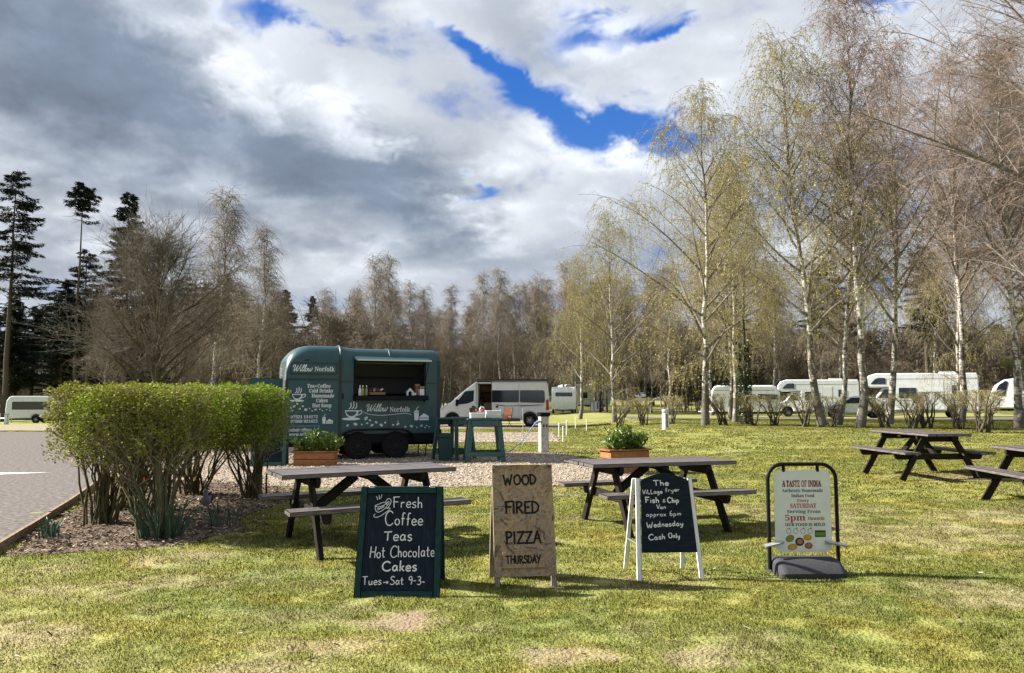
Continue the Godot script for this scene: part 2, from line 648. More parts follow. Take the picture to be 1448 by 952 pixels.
func sky_color(az: float, el: float) -> Color:
	var ca := cos(deg_to_rad(el))
	var dir := Vector3(sin(deg_to_rad(az)) * ca, sin(deg_to_rad(el)), -cos(deg_to_rad(az)) * ca)
	if el < -0.5:
		return Color(0.05, 0.055, 0.04)
	var p := Vector3(dir.x, 0.0, dir.z) / (maxf(dir.y, 0.0) + 0.22)
	p.y = dir.y * 1.4
	var a := sky_a.get_noise_3dv(p)               # billows
	var b := sky_b.get_noise_3dv(p)               # wide drift
	var c := sky_c.get_noise_3dv(p * 1.0)         # wisps
	var near := clampf(1.0 - maxf(absf(az) - 30.0, 0.0) / 14.0, 0.0, 1.0) * clampf(1.0 - maxf(el - 28.0, 0.0) / 8.0, 0.0, 1.0)
	var cover := 0.62 + b * 0.55 * (1.0 - near) + a * 0.85 + c * 0.55
	var tone := 0.5 + b * 0.6 * (1.0 - near) + a * 0.34 + c * 0.24
	# the lumps are drawn with ragged outlines: the look-up point is pushed about by the noise
	var az2 := az + a * 5.0 + c * 3.0
	var el2 := el - c * 2.0 + a * 2.2
	for e: Array in GAPS:
		cover -= lump(e, az2, el2)
	for e: Array in TONES:
		tone += lump(e, az2, el2) * (0.8 if e[5] > 0.0 else 1.0)
	var alpha := smoothstep(-0.3, 0.58, cover)
	var edge := smoothstep(0.85, 0.15, cover) * 0.4
	tone = clampf(tone + edge, 0.0, 1.0)
	var cloud := Color(0.225, 0.28, 0.37).lerp(Color(0.88, 0.92, 0.98), pow(tone, 1.3))
	var relief := 1.0 + a * 0.42 + c * 0.3
	cloud = Color(cloud.r * relief, cloud.g * relief, cloud.b * relief)
	var blue := Color(0.16, 0.34, 0.7).lerp(Color(0.045, 0.19, 0.64), clampf(el / 24.0, 0.0, 1.0))
	var o := blue.lerp(cloud, alpha)
	return Color(o.r * 0.345, o.g * 0.345, o.b * 0.345)


func make_sky() -> ImageTexture:
	for e in [[sky_a, 1.5, 7, 21], [sky_b, 0.33, 3, 5], [sky_c, 3.4, 6, 9]]:
		var nz: FastNoiseLite = e[0]
		nz.noise_type = FastNoiseLite.TYPE_SIMPLEX_SMOOTH
		nz.frequency = e[1]
		nz.fractal_octaves = e[2]
		nz.fractal_gain = 0.52
		nz.seed = e[3]
		nz.domain_warp_enabled = true
		nz.domain_warp_amplitude = 0.3 / e[1]
		nz.domain_warp_frequency = e[1] * 0.8
		nz.domain_warp_fractal_octaves = 3
	var low := Image.create(512, 256, false, Image.FORMAT_RGBF)
	for y in 256:
		var el := 90.0 - (y + 0.5) / 256.0 * 180.0
		for x in 512:
			var az := (x + 0.5) / 512.0 * 360.0
			low.set_pixel(x, y, sky_color(az if az < 180.0 else az - 360.0, el))
	low.resize(3072, 1536, Image.INTERPOLATE_BILINEAR)
	var step := 360.0 / 3072.0
	var cols := 346
	var rows := 290
	var y0 := 768 - 282
	for side in 2:
		var hi := Image.create(cols, rows, false, Image.FORMAT_RGBF)
		for y in rows:
			var el := 90.0 - (y0 + y + 0.5) * step
			for x in cols:
				var az := (x + 0.5) * step - (cols * step if side == 0 else 0.0)
				hi.set_pixel(x, y, sky_color(az, el))
		low.blit_rect(hi, Rect2i(0, 0, cols, rows), Vector2i(3072 - cols if side == 0 else 0, y0))
	return ImageTexture.create_from_image(low)


# ------------------------------------------------------------------ materials
func srgb(c: Color) -> Color:
	return c.linear_to_srgb()


func plain(name_: String, c: Color, rough := 0.7, metal := 0.0) -> StandardMaterial3D:
	var m := StandardMaterial3D.new()
	m.albedo_color = srgb(c)
	m.roughness = rough
	m.metallic = metal
	m.metallic_specular = 0.5 if rough < 0.5 else 0.25
	M[name_] = m
	return m


func noise_tex(freq: float, octaves: int, sd: int, stops: Array, size := 512, normal := false, typ := FastNoiseLite.TYPE_SIMPLEX_SMOOTH) -> NoiseTexture2D:
	var nz := FastNoiseLite.new()
	nz.noise_type = typ
	nz.frequency = freq
	nz.fractal_octaves = octaves
	nz.seed = sd
	var t := NoiseTexture2D.new()
	t.width = size
	t.height = size
	t.seamless = true
	t.noise = nz
	t.as_normal_map = normal
	if normal:
		t.bump_strength = 6.0
	if stops:
		var g := Gradient.new()
		var off := PackedFloat32Array()
		var cl := PackedColorArray()
		for s in stops:
			off.append(s[0])
			cl.append(srgb(s[1]))
		g.offsets = off
		g.colors = cl
		t.color_ramp = g
	return t


# a material whose colour comes from a noise ramp, in the object's own axes or the world's
func grainy(name_: String, tex: Texture2D, scale: Vector3, rough := 0.8, world := false, bump: Texture2D = null, bump_cm := 0.2) -> StandardMaterial3D:
	var m := StandardMaterial3D.new()
	m.albedo_texture = tex
	m.roughness = rough
	m.metallic_specular = 0.5 if rough < 0.45 else 0.2
	m.uv1_triplanar = true
	m.uv1_world_triplanar = world
	m.uv1_scale = scale
	if bump:
		m.heightmap_enabled = true
		m.heightmap_texture = bump
		m.heightmap_scale = bump_cm
	M[name_] = m
	return m


func grained(name_: String, tex: Texture2D, scale: Vector3, rough := 0.8, bump: Texture2D = null, bump_cm := 0.1) -> StandardMaterial3D:
	var m := grainy(name_, tex, scale, rough, false, bump, bump_cm)
	m.uv1_triplanar = false
	return m


func leafy(name_: String, c: Color, back := 0.5, rough := 0.55) -> StandardMaterial3D:
	var m := plain(name_, c, rough)
	m.vertex_color_use_as_albedo = true
	m.backlight_enabled = true
	m.backlight = srgb(Color(c.r * back, c.g * back, c.b * back * 0.6))
	m.cull_mode = BaseMaterial3D.CULL_DISABLED
	return m


func osb_texture() -> ImageTexture:
	var w := 512
	var im := Image.create(w, w, false, Image.FORMAT_RGB8)
	im.fill(srgb(Color(0.19, 0.14, 0.095)))
	var r := RandomNumberGenerator.new()
	r.seed = 77
	for i in 1100:
		var p := Vector2(r.randf() * w, r.randf() * w)
		var a := r.randf() * PI
		var len := r.randf_range(26, 80)
		var wid := r.randf_range(4.5, 13)
		var t := r.randf()
		var c := Color(0.22, 0.16, 0.105).lerp(Color(0.36, 0.255, 0.155), t)
		if r.randf() < 0.07:
			c = Color(0.12, 0.085, 0.062)
		if r.randf() < 0.14:
			c = Color(0.36, 0.26, 0.15)
		if r.randf() < 0.2:
			c = Color(0.24, 0.21, 0.19)
		var d := Vector2(cos(a), sin(a))
		var s := Vector2(-d.y, d.x)
		var k := -len * 0.5
		while k < len * 0.5:
			var q := -wid * 0.5
			var sh := 1.0 + 0.12 * sin(k * 0.9 + i)
			while q < wid * 0.5:
				var x := p + d * k + s * q
				im.set_pixel(posmod(int(x.x), w), posmod(int(x.y), w), srgb(Color(c.r * sh, c.g * sh, c.b * sh)))
				q += 0.9
			k += 0.9
	return ImageTexture.create_from_image(im)


# white birch bark: dark slits across, rough black diamonds in the lower trunk (v runs up the trunk in metres)
func birch_texture() -> ImageTexture:
	var w := 128
	var h := 1024
	var im := Image.create(w, h, false, Image.FORMAT_RGB8)
	var nz := FastNoiseLite.new()
	nz.seed = 4
	nz.frequency = 0.02
	nz.fractal_octaves = 4
	for y in h:
		for x in w:
			var a := TAU * x / w
			var q := Vector3(cos(a) * 20.0, y * 0.55, sin(a) * 20.0)
			var g := nz.get_noise_3dv(q * 1.2)
			var slit := nz.get_noise_3dv(Vector3(q.x * 0.7, y * 5.0, q.z * 0.7))
			var c := Color(0.4, 0.37, 0.32).lerp(Color(0.52, 0.5, 0.46), clampf(0.5 + g, 0.0, 1.0))
			if slit > 0.2:
				c = c.lerp(Color(0.1, 0.08, 0.065), 0.85)
			# the lowest two metres are fissured and dark
			var low := clampf(1.25 - y / 420.0, 0.0, 1.0)
			if g + slit * 0.3 > 0.3 - low * 0.6:
				c = c.lerp(Color(0.07, 0.06, 0.05), 0.9)
			im.set_pixel(x, y, srgb(c))
	return ImageTexture.create_from_image(im)


func make_materials() -> void:
	var cloudy := noise_tex(0.012, 5, 2, [[0.0, Color(0.2, 0.2, 0.2)], [1.0, Color(1, 1, 1)]])
	var fine := noise_tex(0.05, 4, 8, [])
	var grit := noise_tex(0.09, 3, 9, [])
	# ground
	var lawn := StandardMaterial3D.new()
	lawn.albedo_texture = noise_tex(0.05, 5, 31, [[0.0, Color(0.5, 0.47, 0.42)], [0.35, Color(0.78, 0.77, 0.72)], [0.6, Color(1, 1, 1)], [1.0, Color(1, 0.97, 0.9)]], 1024)
	lawn.vertex_color_use_as_albedo = true
	lawn.roughness = 0.95
	lawn.uv1_triplanar = true
	lawn.uv1_world_triplanar = true
	lawn.uv1_scale = Vector3(0.6, 0.6, 0.6)
	lawn.heightmap_enabled = true
	lawn.heightmap_texture = grit
	lawn.heightmap_scale = 1.2
	M["lawn"] = lawn
	grainy("tarmac", noise_tex(0.03, 6, 12, [[0.0, Color(0.07, 0.062, 0.058)], [0.45, Color(0.125, 0.112, 0.105)], [0.7, Color(0.165, 0.148, 0.138)], [1.0, Color(0.25, 0.225, 0.205)]], 1024), Vector3(0.31, 0.31, 0.31), 0.9, true, grit, 0.4)
	grainy("gravel", noise_tex(0.12, 3, 14, [[0.0, Color(0.07, 0.055, 0.045)], [0.42, Color(0.22, 0.18, 0.14)], [0.6, Color(0.38, 0.32, 0.25)], [1.0, Color(0.55, 0.49, 0.4)]], 1024), Vector3(0.7, 0.7, 0.7), 0.9, true, grit, 1.5)
	grainy("soil", noise_tex(0.06, 5, 15, [[0.0, Color(0.045, 0.032, 0.023)], [0.45, Color(0.12, 0.086, 0.062)], [0.7, Color(0.21, 0.16, 0.12)], [1.0, Color(0.33, 0.265, 0.205)]], 1024), Vector3(0.6, 0.6, 0.6), 0.95, true, grit, 2.0)
	var stone := plain("pebble", Color(1, 1, 1), 0.8)
	stone.vertex_color_use_as_albedo = true
	var chip := plain("chip", Color(1, 1, 1), 0.9)
	chip.vertex_color_use_as_albedo = true
	grainy("road_paint", noise_tex(0.05, 4, 16, [[0.0, Color(0.25, 0.24, 0.23)], [0.4, Color(0.62, 0.61, 0.58)], [1.0, Color(0.75, 0.74, 0.7)]], 256), Vector3(0.7, 0.7, 0.7), 0.8, true)
	# timber
	var grain_bump := noise_tex(0.03, 4, 40, [])
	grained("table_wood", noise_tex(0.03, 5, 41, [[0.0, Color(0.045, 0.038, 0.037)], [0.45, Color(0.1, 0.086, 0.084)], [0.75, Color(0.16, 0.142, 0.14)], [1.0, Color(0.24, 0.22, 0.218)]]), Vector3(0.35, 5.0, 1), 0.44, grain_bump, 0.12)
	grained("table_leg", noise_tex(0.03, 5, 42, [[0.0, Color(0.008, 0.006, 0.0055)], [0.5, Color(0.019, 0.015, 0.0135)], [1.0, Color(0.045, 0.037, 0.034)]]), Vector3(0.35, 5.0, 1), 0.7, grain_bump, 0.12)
	grained("planter_wood", noise_tex(0.03, 5, 43, [[0.0, Color(0.16, 0.07, 0.03)], [0.5, Color(0.3, 0.14, 0.06)], [1.0, Color(0.44, 0.23, 0.11)]]), Vector3(0.4, 4.0, 1), 0.75, grain_bump, 0.1)
	grained("kerb_wood", noise_tex(0.03, 5, 44, [[0.0, Color(0.13, 0.09, 0.06)], [0.5, Color(0.27, 0.2, 0.14)], [1.0, Color(0.42, 0.34, 0.25)]]), Vector3(0.4, 4.0, 1), 0.85)
	grained("pale_wood", noise_tex(0.03, 5, 45, [[0.0, Color(0.12, 0.1, 0.08)], [0.5, Color(0.21, 0.18, 0.145)], [1.0, Color(0.33, 0.29, 0.24)]]), Vector3(0.4, 4.0, 1), 0.85)
	var osb := StandardMaterial3D.new()
	osb.albedo_texture = osb_texture()
	osb.roughness = 0.75
	osb.uv1_scale = Vector3(1.5, 1.5, 1)
	osb.metallic_specular = 0.2
	M["osb"] = osb
	var board_tone := noise_tex(0.008, 3, 46, [[0.0, Color(0.006, 0.01, 0.016)], [0.5, Color(0.009, 0.015, 0.022)], [1.0, Color(0.016, 0.025, 0.034)]])
	grained("blackboard", board_tone, Vector3(1.2, 7.0, 1), 0.5)
	grained("sign_green", noise_tex(0.02, 4, 47, [[0.0, Color(0.008, 0.026, 0.026)], [0.6, Color(0.013, 0.04, 0.039)], [1.0, Color(0.022, 0.056, 0.054)]]), Vector3(1, 4.0, 1), 0.55)
	grained("white_timber", noise_tex(0.03, 4, 48, [[0.0, Color(0.5, 0.5, 0.47)], [0.4, Color(0.68, 0.68, 0.66)], [1.0, Color(0.78, 0.78, 0.76)]]), Vector3(0.5, 5.0, 1), 0.6)
	grained("green_timber", noise_tex(0.03, 4, 49, [[0.0, Color(0.03, 0.065, 0.06)], [0.5, Color(0.05, 0.1, 0.092)], [1.0, Color(0.085, 0.145, 0.13)]]), Vector3(0.5, 4.0, 1), 0.65)
	plain("chalk", Color(0.72, 0.72, 0.72), 0.9)
	plain("chalk_dim", Color(0.3, 0.34, 0.36), 0.9)
	plain("marker", Color(0.012, 0.011, 0.011), 0.6)
	# metal, plastic, paint
	plain("black_metal", Color(0.009, 0.009, 0.01), 0.5, 0.0)
	plain("galvanised", Color(0.5, 0.52, 0.53), 0.45, 0.6)
	grainy("rubber_base", noise_tex(0.06, 4, 50, [[0.0, Color(0.03, 0.03, 0.034)], [0.6, Color(0.055, 0.055, 0.06)], [1.0, Color(0.11, 0.11, 0.12)]]), Vector3(2.5, 2.5, 2.5), 0.7, false)
	grainy("sign_white", noise_tex(0.01, 4, 51, [[0.0, Color(0.56, 0.6, 0.59)], [1.0, Color(0.64, 0.67, 0.66)]]), Vector3(1, 1, 1), 0.35)
	grainy("trailer_green", noise_tex(0.01, 5, 52, [[0.0, Color(0.011, 0.05, 0.056)], [0.5, Color(0.014, 0.06, 0.067)], [1.0, Color(0.018, 0.07, 0.077)]]), Vector3(0.5, 0.5, 0.5), 0.4)
	plain("trailer_trim", Color(0.008, 0.014, 0.018), 0.4)
	plain("trailer_black", Color(0.006, 0.007, 0.01), 0.6)
	plain("lining_panel", Color(0.16, 0.165, 0.165), 0.7)
	plain("vinyl", Color(0.62, 0.68, 0.7), 0.5)
	plain("vinyl_dim", Color(0.25, 0.36, 0.38), 0.5)
	plain("tyre", Color(0.012, 0.012, 0.013), 0.85)
	plain("rim", Color(0.35, 0.36, 0.37), 0.35, 0.7)
	plain("rim_dark", Color(0.02, 0.02, 0.022), 0.5)
	plain("chrome", Color(0.7, 0.7, 0.7), 0.2, 0.9)
	grainy("van_silver", noise_tex(0.01, 3, 53, [[0.0, Color(0.58, 0.6, 0.63)], [1.0, Color(0.65, 0.67, 0.7)]]), Vector3(0.4, 0.4, 0.4), 0.3)
	grainy("white_gel", noise_tex(0.012, 4, 54, [[0.0, Color(0.58, 0.61, 0.64)], [0.6, Color(0.68, 0.71, 0.745)], [1.0, Color(0.72, 0.75, 0.78)]]), Vector3(0.4, 0.4, 0.4), 0.35)
	var g := plain("dark_glass", Color(0.012, 0.016, 0.028), 0.06)
	g.metallic_specular = 0.7
	plain("grey_plastic", Color(0.09, 0.09, 0.095), 0.6)
	plain("grey_stripe", Color(0.16, 0.16, 0.18), 0.5)
	plain("red_lens", Color(0.35, 0.012, 0.015), 0.2)
	plain("amber_lens", Color(0.5, 0.16, 0.02), 0.2)
	plain("head_lens", Color(0.5, 0.52, 0.55), 0.12)
	plain("brown_fabric", Color(0.13, 0.05, 0.035), 0.9)
	plain("tan_fabric", Color(0.42, 0.2, 0.13), 0.9)
	plain("wood_inside", Color(0.12, 0.075, 0.045), 0.6)
	plain("cone_orange", Color(0.62, 0.11, 0.025), 0.5)
	plain("cone_white", Color(0.72, 0.72, 0.7), 0.5)
	plain("cone_base", Color(0.05, 0.05, 0.05), 0.8)
	plain("cable_blue", Color(0.22, 0.32, 0.5), 0.5)
	plain("rope", Color(0.5, 0.5, 0.46), 0.9)
	grainy("post_paint", noise_tex(0.02, 4, 55, [[0.0, Color(0.33, 0.3, 0.26)], [0.5, Color(0.5, 0.46, 0.41)], [1.0, Color(0.6, 0.57, 0.52)]]), Vector3(0.8, 0.8, 0.8), 0.8)
	plain("plastic_tub", Color(0.6, 0.63, 0.62), 0.35)
	plain("bottle_dark", Color(0.012, 0.012, 0.012), 0.12)
	plain("pink_paper", Color(0.65, 0.3, 0.28), 0.8)
	plain("bin_green", Color(0.02, 0.045, 0.045), 0.5)
	plain("yellow_label", Color(0.4, 0.34, 0.05), 0.6)
	plain("jar_glass", Color(0.25, 0.27, 0.24), 0.15)
	plain("card_brown", Color(0.3, 0.17, 0.09), 0.8)
	plain("snack_mix", Color(0.2, 0.1, 0.07), 0.8)
	plain("snack_red", Color(0.3, 0.06, 0.04), 0.7)
	plain("white_card", Color(0.7, 0.7, 0.68), 0.7)
	grainy("shed_roof", noise_tex(0.02, 4, 56, [[0.0, Color(0.16, 0.17, 0.18)], [1.0, Color(0.3, 0.31, 0.33)]]), Vector3(0.6, 0.6, 0.6), 0.6)
	grained("shed_board", noise_tex(0.03, 4, 57, [[0.0, Color(0.03, 0.025, 0.02)], [1.0, Color(0.1, 0.08, 0.065)]]), Vector3(0.4, 4, 1), 0.85)
	plain("feather_grey", Color(0.2, 0.21, 0.235), 0.85)
	plain("feather_white", Color(0.68, 0.68, 0.68), 0.85)
	plain("feather_pink", Color(0.26, 0.19, 0.19), 0.85)
	plain("beak", Color(0.5, 0.25, 0.05), 0.5)
	# trees
	var bb := StandardMaterial3D.new()
	bb.albedo_texture = birch_texture()
	bb.roughness = 0.8
	bb.uv1_scale = Vector3(1, 0.1, 1)
	M["birch_bark"] = bb
	grained("birch_limb", noise_tex(0.05, 4, 60, [[0.0, Color(0.06, 0.05, 0.042)], [0.5, Color(0.16, 0.14, 0.125)], [1.0, Color(0.38, 0.36, 0.33)]], 256), Vector3(1, 0.6, 1), 0.85)
	grained("bark_dark", noise_tex(0.05, 5, 61, [[0.0, Color(0.03, 0.025, 0.018)], [0.5, Color(0.08, 0.068, 0.05)], [1.0, Color(0.16, 0.14, 0.105)]], 256), Vector3(1, 0.5, 1), 0.9)
	grained("bark_moss", noise_tex(0.05, 5, 62, [[0.0, Color(0.03, 0.027, 0.016)], [0.5, Color(0.085, 0.078, 0.042)], [1.0, Color(0.17, 0.155, 0.085)]], 256), Vector3(1, 0.5, 1), 0.9)
	plain("twig_red", Color(0.25, 0.185, 0.155), 0.85)
	plain("twig_brown", Color(0.2, 0.168, 0.13), 0.85)
	plain("twig_dark", Color(0.12, 0.098, 0.075), 0.85)
	plain("twig_grey", Color(0.14, 0.12, 0.09), 0.85)
	plain("twig_olive", Color(0.26, 0.22, 0.14), 0.85)
	leafy("birch_leaf", Color(0.44, 0.4, 0.15), 0.8)
	leafy("bud_leaf", Color(0.3, 0.22, 0.11), 0.5)
	leafy("needle", Color(0.022, 0.034, 0.018), 0.2)
	leafy("needle_pine", Color(0.03, 0.05, 0.026), 0.2)
	leafy("hedge_leaf", Color(1, 1, 1), 0.0, 0.7)
	leafy("laurel_leaf", Color(0.12, 0.19, 0.035), 0.9, 0.35)
	leafy("ivy_leaf", Color(0.035, 0.06, 0.018), 0.3, 0.4)
	leafy("daffodil_leaf", Color(0.045, 0.085, 0.05), 0.4, 0.45)
	leafy("grass_blade", Color(1, 1, 1), 0.0, 0.7)
	M["hedge_leaf"].backlight = srgb(Color(0.27, 0.34, 0.025))
	M["grass_blade"].backlight = srgb(Color(0.07, 0.075, 0.008))


# ------------------------------------------------------------------ ground
func hgt(x: float, z: float) -> float:
	var d := -z
	var y := 0.17 * smoothstep(3.8, 8.0, x) * smoothstep(8.5, 13.0, d)
	y += 0.16 * smoothstep(17.0, 31.0, d) * smoothstep(2.5, 8.0, x)
	y -= 0.3 * smoothstep(40.0, 60.0, d) * smoothstep(5.0, 12.0, x) * smoothstep(34.0, 24.0, x)
	y -= 0.8 * smoothstep(28.0, 78.0, d) * smoothstep(-6.0, -24.0, x)
	return y


func bump(x: float, z: float) -> float:
	return (n_lawn.get_noise_2d(x * 2.2, z * 2.2) * 0.022 + n_patch.get_noise_2d(x * 2.0, z * 2.0) * 0.012) * smoothstep(12.6, 11.2, -z)


# bare or scorched places: [x, z, radius x, radius z, strength, earth share]
const BARE := [[-0.83, -5.32, 0.3, 0.22, 1.0, 0.8], [-1.15, -4.75, 0.3, 0.18, 0.6, 0.5], [-3.4, -5.0, 0.6, 0.4, 0.6, 0.15], [-3.35, -6.1, 0.5, 0.35, 0.5, 0.2], [-2.6, -6.5, 0.45, 0.3, 0.45, 0.2], [0.28, -4.6, 0.3, 0.15, 0.8, 0.5], [1.15, -4.55, 0.25, 0.14, 0.7, 0.6], [4.6, -8.6, 1.5, 0.9, 0.5, 0.2], [3.7, -10.2, 1.2, 0.9, 0.45, 0.15], [6.2, -9.6, 1.2, 0.7, 0.5, 0.2], [3.7, -5.9, 0.7, 0.35, 0.5, 0.15], [-1.5, -4.3, 0.35, 0.2, 0.6, 0.5], [8.0, -13.2, 1.4, 0.7, 0.6, 0.75], [9.4, -11.5, 1.3, 0.6, 0.6, 0.7], [-1.3, -9.6, 0.8, 0.5, 0.4, 0.6], [0.6, -12.3, 1.2, 0.5, 0.3, 0.2], [-3.1, -7.3, 0.5, 0.3, 0.6, 0.6]]


func bare(x: float, z: float) -> Vector2:
	var best := 0.0
	var earth := 0.0
	var w := n_patch.get_noise_2d(x * 1.4, z * 1.4)
	var fi := n_fine.get_noise_2d(x * 0.55, z * 0.55)
	for e: Array in BARE:
		var dx: float = (x - e[0]) / e[2]
		var dz: float = (z - e[1]) / e[3]
		var q := dx * dx + dz * dz
		if q < 5.0:
			var s: float = e[4] * smoothstep(1.5, 0.3, q + w * 1.7 + fi * 1.3)
			if s > best:
				best = s
				earth = e[5]
	return Vector2(best, earth)


func lawn_color(x: float, z: float) -> Color:
	var a := n_lawn.get_noise_2d(x, z)
	var b := n_patch.get_noise_2d(x, z)
	var f := n_fine.get_noise_2d(x, z)
	var c := Color(0.175, 0.208, 0.045).lerp(Color(0.27, 0.265, 0.062), clampf(0.5 + a * 0.9 + f * 0.35, 0.0, 1.0))
	c = c.lerp(Color(0.32, 0.262, 0.055), clampf(b * 1.3 - 0.1, 0.0, 0.65))           # golden moss
	c = c.lerp(Color(0.31, 0.255, 0.15), clampf(-b * 1.1 - 0.16 + f * 0.4, 0.0, 0.5))      # straw
	var s := bare(x, z)
	c = c.lerp(Color(0.36, 0.28, 0.17).lerp(Color(0.22, 0.155, 0.105), s.y), s.x * clampf(0.85 + f * 0.6, 0.0, 1.0))
	return c


func lines(lo: float, a: float, b: float, hi: float, fine: float, grow: float) -> PackedFloat32Array:
	var o := PackedFloat32Array()
	var left := []
	var p := a
	var st := fine
	while p > lo:
		st *= grow
		p -= st
		left.push_front(maxf(p, lo))
	for q in left:
		o.append(q)
	p = a
	while p < b:
		o.append(p)
		p += fine
	st = fine
	while p < hi:
		o.append(p)
		st *= grow
		p += st
	o.append(hi)
	return o


func grid_mesh(xs: PackedFloat32Array, zs: PackedFloat32Array) -> ArrayMesh:
	var m := MB.new()
	m.colored = true
	var w := xs.size()
	var bed := ragged(BED, 0.25, 0.2)
	for z in zs:
		for x in xs:
			var near := 1.0 if absf(x) < 9.0 and z > -15.0 and z < -2.0 else 0.0
			var e := 0.06
			var nx := hgt(x - e, z) - hgt(x + e, z)
			var nz := hgt(x, z - e) - hgt(x, z + e)
			var y := hgt(x, z)
			if near > 0.0:
				y += bump(x, z)
				if x < -2.4 and in_poly(Vector2(x, z), bed):
					y = hgt(x, z) - 0.045
				nx += bump(x - e, z) - bump(x + e, z)
				nz += bump(x, z - e) - bump(x, z + e)
			m.col = lawn_color(x, z)
			m.vert(Vector3(x, y, z), Vector3(nx, 2.0 * e, nz).normalized(), Vector2(x, z))
	for j in zs.size() - 1:
		for i in w - 1:
			var a := j * w + i
			m.ix.append_array(PackedInt32Array([a, a + 1, a + w, a + 1, a + w + 1, a + w]))
	return m.mesh()


# a flat sheet of the ground with its own outline, following the slope
func sheet(pg: PackedVector2Array, lift: float, most := 2.0) -> ArrayMesh:
	var m := MB.new()
	var t := Geometry2D.triangulate_polygon(pg)
	var todo := []
	for i in range(0, t.size(), 3):
		todo.append([pg[t[i]], pg[t[i + 1]], pg[t[i + 2]]])
	while todo:
		var q: Array = todo.pop_back()
		var l0: float = q[0].distance_to(q[1])
		var l1: float = q[1].distance_to(q[2])
		var l2: float = q[2].distance_to(q[0])
		var lm := maxf(l0, maxf(l1, l2))
		if lm > most:
			if lm == l1:
				q = [q[1], q[2], q[0]]
			elif lm == l2:
				q = [q[2], q[0], q[1]]
			var mid: Vector2 = (q[0] + q[1]) * 0.5
			todo.append([q[0], mid, q[2]])
			todo.append([mid, q[1], q[2]])
			continue
		var base := m.v.size()
		for p: Vector2 in q:
			m.vert(Vector3(p.x, hgt(p.x, p.y) + lift, p.y), Vector3.UP, p)
		if (q[1] - q[0]).cross(q[2] - q[0]) > 0.0:
			m.ix.append_array(PackedInt32Array([base, base + 1, base + 2]))
		else:
			m.ix.append_array(PackedInt32Array([base, base + 2, base + 1]))
	return m.mesh()


func ragged(a: Array, amount: float, step := 0.25) -> PackedVector2Array:
	var o := PackedVector2Array()
	var cnt := a.size() / 2
	for i in cnt:
		var p := Vector2(a[i * 2], a[i * 2 + 1])
		var j := (i + 1) % cnt
		var q := Vector2(a[j * 2], a[j * 2 + 1])
		var k := maxi(1, int(p.distance_to(q) / step))
		for s in k:
			var r := p.lerp(q, float(s) / k)
			var d := Vector2(n_patch.get_noise_2d(r.x * 2.0, r.y * 2.0), n_patch.get_noise_2d(r.y * 2.0 + 50.0, r.x * 2.0)) * amount
			o.append(r + d)
	return o


const ROAD := [-3.3, -3.0, -4.25, -5.6, -5.0, -7.6, -6.15, -10.8, -7.9, -15.2, -10.4, -21.5, -13.6, -28.0, -18.0, -34.0, -30.0, -36.0, -60.0, -37.0, -60.0, -3.0]
const BED := [-4.9, -7.35, -4.3, -7.6, -3.6, -7.7, -3.3, -7.95, -3.15, -8.6, -3.35, -9.8, -3.25, -11.4, -3.5, -12.6, -4.3, -13.4, -5.6, -14.0, -7.35, -14.2, -6.15, -10.9, -5.05, -7.7]
const GRAVEL := [-7.5, -14.6, -5.6, -13.9, -4.2, -13.2, -3.2, -12.9, -1.6, -12.9, 0.0, -13.3, 1.0, -13.5, 2.3, -14.3, 2.9, -15.6, 2.3, -17.6, 1.7, -19.6, 1.1, -21.2, -0.4, -21.6, -2.0, -21.4, -3.5, -22.6, -7.0, -23.4, -10.2, -21.2]
const PITCH := [-5.2, -25.6, 1.7, -26.2, 1.75, -33.6, -5.6, -33.0]
const FARPITCH := [-5.5, -37.4, 2.4, -37.8, 3.0, -39.4, 2.6, -44.0, -6.5, -44.0]


